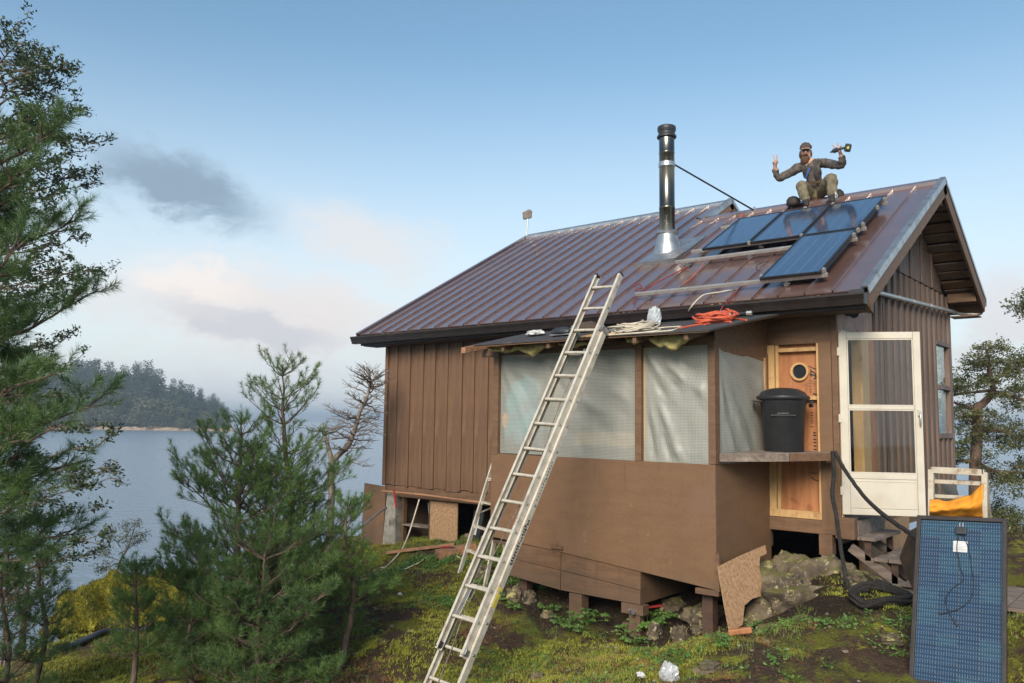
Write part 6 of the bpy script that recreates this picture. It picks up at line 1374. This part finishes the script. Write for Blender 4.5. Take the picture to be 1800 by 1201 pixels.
# dead tree
def dead_tree():
    base = at(578, 960, 13.0); base[2] = gz(base[0], base[1])-.1; root = thing('dead_tree', 'leafless crooked dead tree between the pine clump and the cabin', 'dead tree', tuple(base)); T_ = Tree(5)
    t = 13.0
    Z = lambda x, y, dt=0: at(480+x/7.5, 640+y/7.5, t+dt)
    tr = [base, at(580, 925, t), at(583, 870, t), Z(770, 1330), Z(975, 1090), Z(1040, 960), Z(1090, 820), Z(1140, 640), Z(1200, 510), Z(1250, 400), Z(1270, 290), Z(1290, 220), Z(1255, 60)]
    P = catmull(tr, 5); T_.wood.tube(P, list(np.linspace(.062, .008, len(P))), 8)
    P2 = catmull([Z(790, 1330), Z(740, 1150, .1), Z(700, 1000, .2), Z(670, 880, .2), Z(665, 770, .3)], 5); T_.wood.tube(P2, list(np.linspace(.05, .008, len(P2))), 7)
    brs = [((1090, 690), (700, 560), .05), ((985, 740), (760, 620), .02), ((1180, 590), (1020, 530), .03), ((1190, 520), (990, 395), .0), ((1250, 400), (980, 300), -.1), ((1270, 280), (1170, 210), -.1), ((1290, 210), (1200, 100), 0), ((1070, 820), (810, 740), .0), ((1040, 830), (690, 880), -.1), ((1030, 960), (820, 890), 0), ((1020, 960), (720, 1010), -.1),
      ((1110, 730), (1380, 740), -.05), ((1150, 720), (1410, 860), -.1), ((1100, 880), (1460, 935), -.12), ((1060, 950), (1250, 930), .02), ((1050, 1000), (1320, 1030), .0), ((1000, 1110), (1230, 1120), .0), ((1190, 590), (1460, 640), -.06), ((1220, 530), (1400, 650), -.08), ((1250, 400), (1480, 540), -.1), ((1270, 330), (1480, 260), -.05), ((1290, 230), (1480, 100), -.12),
      ((1270, 300), (1470, 400), -.12), ((980, 1150), (760, 1110), 0), ((960, 1200), (1240, 1350), .1), ((680, 940), (570, 830), 0), ((700, 1000), (600, 1060), 0), ((690, 900), (830, 850), 0), ((1255, 200), (1330, 60), 0), ((1280, 160), (1190, 40), 0), ((1290, 260), (1400, 170), 0), ((1270, 330), (1130, 240), 0)]
    for a, b, lf in brs:
        d_ = T_.rg.uniform(-.35, .35); T_.branch(Z(*a), Z(b[0], b[1], d_), .014, lf, 9, .26, .1, 9, .05, .25, True, 1, .4, 1.0)
        e = T_.rg.uniform(-1, 1); q = Z(*a)+CD*(.5+.3*T_.rg.random())*(1 if e > 0 else -1)+CR*e*.3+np.array([0, 0, .15]); T_.branch(Z(*a), q, .014, .05, 6, .16, .1, 7, .06, .3, True, 1, .4)
    T_.finish(root, m_twig, m_twig, 'none')
dead_tree()
# small leafless/olive trees above the mound
def small_tree(label, bx_, by_, tx, ty, t, brs, seed, sz=.03, fm=None, ln=7, rr=.022):
    base = at(bx_, by_, t); root = thing('small_tree', label, 'tree', tuple(base)); T_ = Tree(seed)
    T_.trunk([base-np.array([0, 0, .8]), base, (at(tx, ty, t)+base)/2+np.array([.05, 0, 0]), at(tx, ty, t)], rr, .004)
    for x0, y0, x1, y1 in brs: T_.branch(at(x0, y0, t), at(x1, y1, t+T_.rg.uniform(-.5, .5)), rr*.4, .0, 8, .22, .1, 8, .05, .2, False, 1, .4)
    T_.finish(root, m_bark, fm or m_leaf2, 'leaf', lsize=sz, lspread=.035, ln=ln)
small_tree('small sparse tree with tiny olive leaves rising behind the mossy mound against the water', 206, 1003, 238, 922, 13.5, [(208, 985, 172, 968), (208, 975, 250, 950), (212, 962, 190, 935), (215, 955, 254, 936), (222, 945, 232, 920), (210, 990, 180, 1000), (209, 992, 262, 996)], 3)
small_tree('thin straight tree with a mossy trunk left of the mound, rising from below the edge', 42, 1095, 52, 960, 12, [(46, 1040, 5, 1010), (46, 1030, 90, 1000), (48, 1010, 20, 975), (50, 990, 100, 965), (52, 975, 70, 935), (52, 970, 30, 940), (48, 1060, 80, 1040), (47, 1060, 10, 1050), (50, 1000, 120, 985)], 4, .035, rr=.05)
small_tree('small leafy shrub with reddish twigs at the left edge over the water', 8, 1100, 14, 1020, 10, [(10, 1070, 30, 1040), (10, 1060, -15, 1040), (12, 1050, 38, 1070), (12, 1040, 20, 1005), (12, 1080, 42, 1090)], 9, .03, m_beard, rr=.02)

# big trees at the left edge: pine boughs in front, small leaved tree behind
def left_pine():
    base = at(-260, 1260, 6.2); base[2] = gz(base[0], base[1])-.1; root = thing('pine_tree', 'big pine whose long needled boughs reach in from the left edge', 'pine tree', tuple(base)); T_ = Tree(14)
    T_.trunk([base, at(-230, 900, 6.3), at(-190, 450, 6.4), at(-160, 100, 6.6)], .15, .05)
    tips = [(60, 300, 470, .06), (115, 228, 360, .05), (150, 388, 540, .05), (70, 420, 560, .04), (170, 523, 650, .10), (100, 560, 690, .08), (125, 655, 760, .10), (203, 712, 790, .06), (60, 690, 800, .05), (165, 812, 880, .05), (70, 800, 880, .05), (158, 938, 950, .02), (45, 900, 930, .04), (10, 480, 600, .04), (60, 985, 1010, .02), (20, 600, 720, .04), (140, 745, 840, .05), (95, 640, 730, .06), (40, 350, 480, .05), (110, 860, 920, .03), (30, 760, 850, .05)]
    for x, y, ay, lf in tips:
        t = T_.rg.uniform(5.3, 6.9); a = T_.on_trunk(float(at(-210, ay, 6.3)[2])); 
        T_.branch(a, at(x-22, y, t), .026, lf*1.2, 11, .36, .16, 12, .025, .42, False, 1, .55, .75)
    for x, y in ((-320, 300), (-360, 600), (-300, 800), (-280, 120)): T_.branch(T_.on_trunk(float(at(-210, y+60, 6.3)[2])), at(x, y, 5.2), .026, .08, 11, .36, .16, 10, .03, .35, False, 1, .5)
    T_.finish(root, m_bark, m_needle2, 'needle', 88, .088, .0019)
    return len(T_.SP)
pH = left_pine()
def left_fir():
    t = 10.5; base = at(-170, 1120, t); root = thing('small_leaved_tree', 'tall tree with small dark leaf clusters filling the upper left edge behind the pine boughs', 'tree', tuple(base)); T_ = Tree(77)
    T_.trunk([base-np.array([0, 0, .5]), at(-140, 800, t), at(-90, 400, t), at(-50, 40, t), at(-40, -120, t)], .16, .03)
    tips = [(15, 30), (50, 30), (45, 60), (20, 90), (65, 85), (80, 85), (40, 120), (90, 105), (110, 120), (135, 120), (60, 150), (125, 145), (140, 165), (100, 175), (135, 195), (70, 190), (30, 170), (110, 210), (15, 220), (55, 230), (180, 250), (160, 265), (120, 250), (150, 240), (165, 305), (140, 300), (100, 290), (155, 325), (110, 340), (145, 355), (155, 368), (80, 370), (130, 400), (148, 420), (60, 420),
      (198, 470), (190, 485), (170, 465), (150, 480), (120, 455), (90, 470), (100, 500), (130, 520), (50, 490), (85, 540), (160, 598), (120, 590), (40, 560), (20, 400), (10, 310), (35, 330), (75, 265), (195, 618), (150, 620), (90, 610), (205, 745), (200, 760), (185, 745), (220, 850), (205, 835), (195, 820), (170, 790), (160, 740), (140, 850), (100, 830), (180, 890), (185, 960), (165, 975), (120, 1000), (80, 1010), (190, 935), (30, 700), (60, 650), (30, 780), (20, 880), (60, 900), (150, 700)]
    for x, y in tips:
        if T_.rg.random() < .22: continue
        tt = t+T_.rg.uniform(-1.3, 1.3); z = at(-100, y+35+T_.rg.uniform(0, 70), t)[2]; T_.branch(T_.on_trunk(float(z)), at(x, y, tt), .020, T_.rg.uniform(-.10, .10), 8, .30, .1, 11, .045, .5, False, 1, .3, 1.0)
    for i in range(12):
        y = T_.rg.uniform(-80, 950); z = at(-100, y+40, t)[2]; T_.branch(T_.on_trunk(float(z)), at(-100+T_.rg.uniform(-160, 10), y, t+T_.rg.choice([-1.2, 1.2])*T_.rg.uniform(.5, 1.3)), .02, 0, 8, .32, .1, 9, .04, .4, False, 1, .3)
    T_.finish(root, m_bark, m_leaf, 'leaf', lsize=.055, lspread=.034, ln=8)
    return len(T_.LP)
pL = left_fir()
def right_tree():
    t = 15.5; base = at(1714, 935, t); root = thing('small_leaved_tree', 'crooked tree with horizontal limbs and small leaf clusters right of the cabin', 'tree', tuple(base)); T_ = Tree(31)
    Z = lambda x, y, dt=0: at(1580+x/4, 560+y/4, t+dt)
    P = catmull([base-np.array([0, 0, .9]), base, Z(535, 1100), Z(545, 900), Z(552, 740), Z(548, 630), Z(590, 600), Z(660, 510), Z(640, 400), Z(625, 260), Z(605, 200)], 6); T_.T = np.array(P)
    T_.wood.tube(P, list(np.concatenate([np.linspace(.115, .09, 30), np.linspace(.085, .015, len(P)-30)])), 9)
    def limb(pts, r0, r1):
        Q = catmull([Z(*p) for p in pts], 6); T_.wood.tube(Q, list(np.linspace(r0, r1, len(Q))), 7); return Q
    L1 = limb([(550, 640), (470, 620), (390, 590)], .06, .02); L2 = limb([(650, 505), (560, 515), (470, 525), (370, 545)], .035, .012); L3 = limb([(660, 520), (760, 535), (870, 570), (1000, 600)], .05, .02); L4 = limb([(560, 800), (650, 780), (760, 800), (880, 850), (1020, 870)], .055, .02)
    L5 = limb([(530, 1010), (460, 1000), (400, 1000)], .05, .02); L6 = limb([(560, 1030), (680, 1075), (800, 1080), (920, 1090)], .05, .02); L7 = limb([(660, 440), (740, 395), (860, 330)], .03, .01); L8 = limb([(560, 790), (500, 720), (440, 690)], .02, .008)
    allp = [np.array(p) for L_ in (L1, L2, L3, L4, L5, L6, L7, L8) for p in L_]+list(T_.T[len(T_.T)//2:]); AP = np.array(allp)
    tips = [(605, 200), (540, 270), (510, 310), (440, 320), (400, 370), (470, 350), (380, 430), (430, 430), (500, 400), (560, 350), (600, 300), (660, 280), (690, 310), (640, 350), (700, 360), (730, 400), (550, 440), (600, 430), (650, 460), (480, 470), (390, 490), (420, 500), (700, 180), (750, 200), (800, 230), (860, 230), (880, 220), (820, 290), (850, 320), (860, 380), (800, 420), (770, 390), (880, 420), (840, 480), (800, 500), (870, 520),
      (700, 560), (740, 600), (690, 550), (770, 640), (830, 620), (860, 650), (640, 680), (600, 670), (700, 700), (760, 700), (820, 720), (870, 740), (450, 640), (400, 660), (430, 700), (500, 690), (480, 760), (400, 780), (440, 820), (390, 860), (470, 870), (520, 860), (410, 900), (600, 870), (640, 940), (700, 860), (680, 900), (740, 900), (790, 920), (760, 940), (830, 880), (870, 900), (600, 760), (650, 740), (850, 1000), (830, 1040), (870, 1060), (780, 1120), (700, 1120), (660, 1140), (740, 1160), (830, 1150), (870, 1180), (640, 1180), (690, 1220), (780, 1230), (850, 1250),
      (400, 960), (440, 940), (390, 1040), (950, 300), (1000, 420), (980, 700), (960, 900), (1010, 1000), (930, 560)]
    for x, y in tips:
        e = Z(x, y, T_.rg.uniform(-1.2, 1.2)); e2 = Z(x, y, 0); d_ = np.linalg.norm(AP-e2, axis=1)+AP[:, 2]*.0; j = np.argsort(d_)[int(T_.rg.integers(0, 4))]
        T_.branch(AP[j], e, .011, T_.rg.uniform(-.1, .12), 6, .24, .1, 8, .05, .15, False, 1, .35, 1.0)
    T_.finish(root, m_bark_red, m_leaf2, 'leaf', lsize=.054, lspread=.036, ln=5)
    return len(T_.LP)
pR = right_tree()
def bush(label, px_, py_, t, d, n, seed, fm):
    c = at(px_, py_, t); root = thing('bush', label, 'bush', tuple(c)); T_ = Tree(seed); b = c-np.array([0, 0, d[2]])
    for i in range(n):
        q = unit(T_.rg.normal(size=3)); q[2] = abs(q[2]); T_.branch(b+T_.rg.normal(size=3)*.1, c+q*np.array(d)*T_.rg.uniform(.6, 1)-np.array([0, 0, d[2]*.3]), .012, 0, 7, .28, .1, 7, .05, .4, False, 1, .3)
    T_.finish(root, m_bark, fm, 'leaf', lsize=.05, lspread=.06, ln=9)
bush('olive green bush behind the standing solar panel at the right edge, below the tree', 1790, 935, 14, (1.0, .8, .7), 26, 8, m_leaf2)
bush('pale green bush between the wooden stand and the tree trunk at the right', 1748, 905, 16, (.6, .6, .6), 14, 18, m_leaf2)
top_r = thing('overhanging_branch', 'leafy branch tip poking in at the upper right edge above the tree', 'branch', tuple(at(1830, 530, 15))); T_ = Tree(6)
for x, y in ((1776, 540), (1785, 545), (1795, 535), (1798, 550), (1795, 520)): T_.branch(at(1900, 520, 15), at(x, y, 15+T_.rg.uniform(-.3, .3)), .012, .03, 7, .25, .1, 8, .04, .5, False, 1, .3)
T_.finish(top_r, m_bark_red, m_leaf2, 'leaf', lsize=.055, lspread=.06, ln=9, crown='leaves')

# leafy plants under the porch
def leafy(px_, py_, size, n, seed, label, mt_=None):
    c = onground(px_, py_, 0); rg = np.random.default_rng(seed); mb = MB(); st_ = MB(); root = thing('leafy_plant', label, 'plant', tuple(c))
    for i in range(n):
        a = rg.random()*6.28; r_ = size*(.25+.75*rg.random()); h = size*(.35+.55*rg.random())*(1.1-r_/size*.4); e = c+np.array([math.cos(a)*r_, math.sin(a)*r_, h]); st_.tube(bez(c, c+np.array([math.cos(a)*r_*.3, math.sin(a)*r_*.3, h]), e, 5), .003, 3, False)
        nl_ = 5; L = size*(.30+.2*rg.random())
        for k in range(nl_):
            b_ = a+(k-2)*.62+rg.normal()*.1; l = L*(1-.16*abs(k-2)); d_ = np.array([math.cos(b_), math.sin(b_), .15-.25*rg.random()]); s_ = unit(np.cross(d_, [0, 0, 1.]))*l*.27
            m_ = e+d_*l*.5+np.array([0, 0, .012]); t_ = e+d_*l-np.array([0, 0, l*.15]); mb.add([e, m_-s_, e+d_*l*.8-s_*.6-np.array([0, 0, l*.08]), t_, e+d_*l*.8+s_*.6-np.array([0, 0, l*.08]), m_+s_, m_-np.array([0, 0, .008])], [(0, 1, 6), (1, 2, 3, 6), (3, 4, 5, 6), (5, 0, 6)])
    obj('stems', st_, m_leafg, root); obj('leaves', mb, mt_ or m_leafg, root)
m_leafg = mat('fresh_leaves', (.14, .26, .05), (.07, .15, .035), .45, scale=9, trans=.2, contrast=(.35, .65), c3=(.15, .20, .05), s3=5)
for i, (x, y, s_, n, lab) in enumerate([(1032, 1100, .20, 16, 'light green leafy plant in front of the square porch post'), (1000, 1112, .15, 12, 'small leafy plant left of the square porch post'), (960, 1080, .14, 12, 'low leafy plant beside the small tan stone under the porch'), (985, 1100, .14, 10, 'spreading leafy plant below the small tan stone'), (1140, 1105, .20, 18, 'broad leafy plant right of the concrete footing'), (1165, 1098, .18, 14, 'broad leafy plant at the shaded right side of the footing'),
    (1100, 1118, .14, 10, 'small leafy plant left of the concrete footing'), (1118, 1136, .15, 12, 'leafy plant on the slope below the concrete footing'), (1190, 1175, .16, 12, 'leafy plant just above the whitish plastic bag'), (1262, 1140, .14, 12, 'leafy tuft below the chipboard tip'), (1322, 1105, .11, 9, 'bright tuft right of the chipboard tip'), (1130, 1155, .10, 8, 'small dark leafy plant above the tiny scrap'), (905, 1075, .13, 12, 'leafy plant right beside the ladder rail under the porch'), (870, 1060, .13, 12, 'leafy plant seen between the ladder rails'),
    (1445, 1105, .10, 9, 'bright little tuft growing on the rock ledge'), (1255, 1115, .09, 8, 'tiny leafy tuft between the pale stones')]):
    leafy(x, y, s_, n, 40+i, lab)

# ground cover: grass blades, moss tufts and dead litter
def ground_cover():
    rg = np.random.default_rng(3)
    def scatter(n, xr, yr, dens):
        x = rg.uniform(*xr, n); y = rg.uniform(*yr, n); k = rg.random(n) < dens(x, y); x, y = x[k], y[k]; return np.stack([x, y, ground_z(x, y)-.005], 1)
    def clump(x, y, f, s): return np.clip((_vn(x*f, y*f, s)*.6+_vn(x*f*2.7, y*f*2.7, s+1)*.35+_vn(x*f*7, y*f*7, s+2)*.25-.60)*6, 0, 1)
    def bare(x, y): return np.where((y > 7.7) & (x > -7.3) & (x < -3.3), .06, 1)
    def blades(P, hgt, wid, lean, per=5):
        B = np.repeat(P, per, 0); N = len(B); B = B+np.c_[rg.normal(size=(N, 2))*.018, np.zeros(N)]; a = rg.random(N)*6.283; l = lean*(.3+rg.random(N)); h = hgt*(.4+.9*rg.random(N))
        d_ = np.c_[np.cos(a)*l, np.sin(a)*l, np.ones(N)]*h[:, None]; s_ = np.c_[-np.sin(a), np.cos(a), np.zeros(N)]*wid
        return np.stack([B-s_, B+s_, B+d_*.55+s_*.7*1+np.c_[np.zeros((N, 2)), h*.02], B+d_], 1).reshape(-1, 4, 3)[:, [0, 1, 3]].reshape(-1, 3)
    gm = mat('grass_green', (.22, .30, .05), (.12, .19, .035), .6, scale=2.5, coords='Object', contrast=(.35, .65), trans=.2, c3=(.19, .175, .035), s3=1.5)
    dm = mat('grass_dry', (.30, .19, .085), (.19, .11, .05), .7, scale=4, contrast=(.35, .65), trans=.15, c3=(.23, .09, .04), s3=2)
    lm = mat('leaf_litter', (.085, .050, .032), (.045, .030, .022), .8, scale=9, contrast=(.35, .65), c3=(.20, .12, .06), s3=5)
    mm = mat('moss_tufts', (.34, .34, .045), (.19, .22, .035), .9, scale=2.2, contrast=(.35, .65), trans=.1, c3=(.30, .25, .035), s3=1.4)
    P = scatter(60000, (-12.5, -.5), (3.0, 10), lambda x, y: clump(x, y, 1.3, 5)*bare(x, y)); v = blades(P, .045, .0022, .7, 4); o = npmesh('green_grass', v, np.arange(len(v)).reshape(-1, 3), gm); o['kind'] = 'stuff'
    P = scatter(22000, (-12.5, -.5), (3.0, 9.3), lambda x, y: clump(x, y, 1.1, 9)**1.5*bare(x, y)*np.where(x < -5.6, 1, .25)); v = blades(P, .075, .0018, 1.7, 4); o = npmesh('dry_grass', v, np.arange(len(v)).reshape(-1, 3), dm); o['kind'] = 'stuff'
    P = scatter(70000, (-12.5, -.5), (3.0, 10.5), lambda x, y: np.full_like(x, .8)); N = len(P); l = leaf_arrays(P+np.array([0, 0, .012]), 1, .008, .022, rg, .05); o = npmesh('leaf_litter', l, np.arange(len(l)).reshape(-1, 4), lm, per=4); o['kind'] = 'stuff'
    P = scatter(90000, (-12.0, -.5), (3.0, 10), lambda x, y: clump(x, y, .8, 15)*bare(x, y)); P[:, 2] += .03*clump(P[:, 0], P[:, 1], 2.2, 31); v = blades(P, .026, .0045, 1.3, 7); o = npmesh('moss', v, np.arange(len(v)).reshape(-1, 3), mm); o['kind'] = 'stuff'
ground_cover()
def small_forbs():
    rg = np.random.default_rng(8)
    def pts(n, boxes):
        out = []
        for (x0, x1, y0, y1, sd, th) in boxes:
            x = rg.uniform(x0, x1, n); y = rg.uniform(y0, y1, n); c = _vn(x*1.9, y*1.9, sd)*.6+_vn(x*5.2, y*5.2, sd+1)*.4; k = c > th; out.append(np.stack([x[k], y[k]], 1))
        p = np.concatenate(out); return np.c_[p, ground_z(p[:, 0], p[:, 1])]
    P = pts(9000, [(-9.5, -1.2, 3.4, 7.9, 41, .60), (-9, -6.6, 7, 9.2, 43, .56)])
    v = leaf_arrays(P+np.array([0, 0, .022]), 7, .020, .030, rg, .15); v = v.reshape(-1, 4, 3); v[:, :, 2] = np.maximum(v[:, :, 2], np.repeat(P[:, 2], 7)[:, None]-.005)
    o = npmesh('small_green_plants', v.reshape(-1, 3), np.arange(len(v)*4).reshape(-1, 4), m_leafg, per=4); o['kind'] = 'stuff'
    P = pts(1500, [(-8.5, -2.5, 3.4, 7.4, 51, .63)]); S = len(P); n = 26; B = np.repeat(P, n, 0); N = len(B)
    a = rg.random(N)*6.283; l = .05+.10*rg.random(N); d = np.c_[np.cos(a)*l, np.sin(a)*l, .015+.05*rg.random(N)]; sd_ = np.c_[-np.sin(a), np.cos(a), np.zeros(N)]*.0016
    v = np.stack([B-sd_, B+sd_, B+d], 1).reshape(-1, 3); st_ = mat('straw', (.40, .21, .08), (.26, .13, .055), .7, scale=5)
    o = npmesh('straw_tufts', v, np.arange(len(v)).reshape(-1, 3), st_); o['kind'] = 'stuff'
    # small loose stones and clods
    P = pts(700, [(-8.5, -1.2, 3.6, 8.3, 61, .50)]); V_ = []; F_ = []; base = np.array([(1, 0, 0), (-1, 0, 0), (0, 1, 0), (0, -1, 0), (0, 0, .8), (0, 0, -.5), (.6, .6, .5), (-.6, .5, .5), (.5, -.6, .5), (-.6, -.6, .4)])
    fc = [(4, 6, 7), (4, 7, 9), (4, 9, 8), (4, 8, 6), (0, 2, 6), (2, 1, 7), (7, 6, 2), (1, 3, 9), (9, 7, 1), (3, 0, 8), (8, 9, 3), (6, 8, 0)]
    for i, p in enumerate(P): r_ = .008+.022*rg.random()**2; q = base*(r_*(.7+.6*rg.random(base.shape))); F_ += [tuple(j+len(V_) for j in f) for f in fc]; V_ += [tuple(p+x) for x in q]
    mb = MB(); mb.add(V_, F_); o = obj('loose_stones', mb, mat('pale_stones', (.30, .26, .20), (.14, .11, .08), .9, scale=5), kind='stuff')
small_forbs()

# ------------------------------------------------------------------ wooded island across the water
HI = 6.7
def island():
    def gfn(u, v):
        x = -260+u*668; 
        A = on(x, 757+(x-300)*.0135, 'z', SEA+.0)
        y = 757+(x-300)*.0135; A = CP+ray(x, y)*((SEA-1.7)/ray(x, y)[2]); back = np.array([A[0], A[1], 0])/np.hypot(A[0], A[1])
        edge = min(1, (1-u)*6)**.6; h = (1.6*min(1, v*8) + 13*math.sin(min(1, v*1.6)*math.pi/2)*(.35+.65*min(1, (1-u)*2.2)))*edge; h += 2.2*nz(u*14, v*5)*min(1, v*3)
        if v > .8: h *= (1-(v-.8)/.2)
        return A+back*(v*150)+np.array([0, 0, h-.3])
    mi = mat('island_soil', (.10, .085, .05), (.05, .06, .035), .95, scale=.08, c3=(.26, .17, .11), s3=.05)
    mb = MB(); mb.grid(gfn, 110, 26); o = obj('island', mb, mi, kind='structure', smooth=True)
    ms = mat('pale_shore_rock', (.42, .31, .21), (.25, .19, .14), .95, scale=.3, c3=(.14, .12, .10), s3=.2)
    mb = MB(); mb.grid(lambda u, v: gfn(u, .0)+np.array([-.86, .5, 0])*(v*5-1.6)+np.array([0, 0, 1.9*v+.7*nz(u*60, v*3)*v-.05]), 200, 5); obj('island_shore', mb, ms, kind='structure')
    # conifers: five shared crowns
    fms = [mat('far_conifer_a', (.034, .060, .034), (.022, .042, .030), .8, scale=.5), mat('far_conifer_b', (.045, .070, .034), (.030, .050, .030), .8, scale=.5), mat('far_broadleaf', (.095, .105, .050), (.055, .068, .036), .8, scale=.5)]
    mes = []
    for s_ in range(7):
        rg = np.random.default_rng(s_+50); n = 460; P = []; H = 1.0; broad = s_ >= 5
        for i in range(n):
            f = rg.random()**.85
            if broad: z = .25+.7*f; R_ = .40*math.sqrt(max(.02, 1-((z-.55)/.48)**2))*(.8+.4*rg.random()); 
            else: z = .22+.78*f; R_ = (.25*(1-z)**.62+.006)*(.5+.8*rg.random())*(1+.35*math.sin(z*26+s_*2+rg.random()*.8))
            a = rg.random()*6.283; rr = R_*(.35+.65*rg.random()); P.append([math.cos(a)*rr, math.sin(a)*rr, z])
        v = leaf_arrays(np.array(P), 2, .012, .105 if not broad else .11, rg, .3)
        if not broad:
            q = v.reshape(-1, 4, 3); c_ = q.mean(1, keepdims=True); q[:] = c_+(q-c_)*np.clip(1.5*(1.12-c_[:, :, 2:3]), .35, 1.2)
        tr = MB(); tr.tube([(0, 0, -.05), (.01, 0, .5), (0, 0, .97)], [.014, .010, .003], 5); tv = np.array(tr.v)
        nq = len(v)//4; faces = [tuple(range(4*i, 4*i+4)) for i in range(nq)]+[tuple(j+len(v) for j in f) for f in tr.f]
        me = bpy.data.meshes.new('far_tree'); me.from_pydata([tuple(map(float, p)) for p in v]+tr.v, [], faces); me.materials.append(fms[2] if broad else fms[s_ % 2]); me.materials.append(m_bark)
        me.polygons.foreach_set('material_index', [0]*nq+[1]*len(tr.f)); mes.append(me)
    rg = np.random.default_rng(9)
    crest = [(-260, 640), (0, 655), (60, 650), (110, 640), (145, 622), (180, 645), (240, 640), (290, 665), (330, 672), (355, 690), (385, 700), (398, 722)]
    def cr(x): return float(np.interp(x, [c[0] for c in crest], [c[1] for c in crest]))
    k = 0
    for row, (v_, cnt) in enumerate(((.02, 42), (.10, 44), (.22, 46), (.38, 46), (.55, 40))):
        for i in range(cnt):
            u = (i+rg.random()*.9)/cnt; u = min(.985, u); p = gfn(u, v_+rg.uniform(-.03, .03)); x = -260+u*668
            dd_ = p-CP; dep = dd_@CD; topz = 1.7+dep*(735.5+(x-300)*.0135-cr(x))/CF
            hh = (topz-p[2]) * (.52+.12*row+rg.uniform(-.08, .08)) * rg.uniform(.82, 1.1)
            if row == 0: hh *= rg.uniform(.5, .9)
            hh = max(3.0 if u > .9 else 4.5, hh); broad = (row < 2 and rg.random() < .45); me = mes[5+int(rg.integers(0, 2))] if broad else mes[int(rg.integers(0, 5))]
            zn = 'by its right tip' if u > .86 else 'right of its middle' if u > .66 else 'left of its middle' if u > .5 else 'at its left end'; rw = ('on the shore', 'just above the shore', 'halfway up', 'high up', 'on the crest')[row]
            lab = ('rounded tree %s of the far island %s' % (rw, zn), 'rounded trees %s of the far island %s' % (rw, zn)) if broad else ('conifer %s of the far island %s' % (rw, zn), 'conifers %s of the far island %s' % (rw, zn))
            o = link('broadleaf_tree' if broad else 'conifer', me, tuple(p), None); s_ = hh*(.75 if broad else 1); w_ = s_*(rg.uniform(.85, 1.25) if not broad else rg.uniform(1., 1.4)); o.scale = (w_, w_, s_); o.rotation_euler = (0, 0, rg.random()*6.28); tagit(o, lab[0], 'tree', lab[1]); k += 1
island()

# ------------------------------------------------------------------ sea air
hz = MB(); hz.bb(-6100, 6100, -6100, 6100, -10.5, 46.0)
hm = bpy.data.materials.new('sea_air'); hm.use_nodes = True; hm.node_tree.nodes.clear()
_o = hm.node_tree.nodes.new('ShaderNodeOutputMaterial'); _v = hm.node_tree.nodes.new('ShaderNodeVolumePrincipled')
_v.inputs['Color'].default_value = (.72, .86, 1.0, 1); _v.inputs['Density'].default_value = .00055; _v.inputs['Anisotropy'].default_value = .2
hm.node_tree.links.new(_v.outputs[0], _o.inputs['Volume'])
obj('haze', hz, hm, kind='stuff')
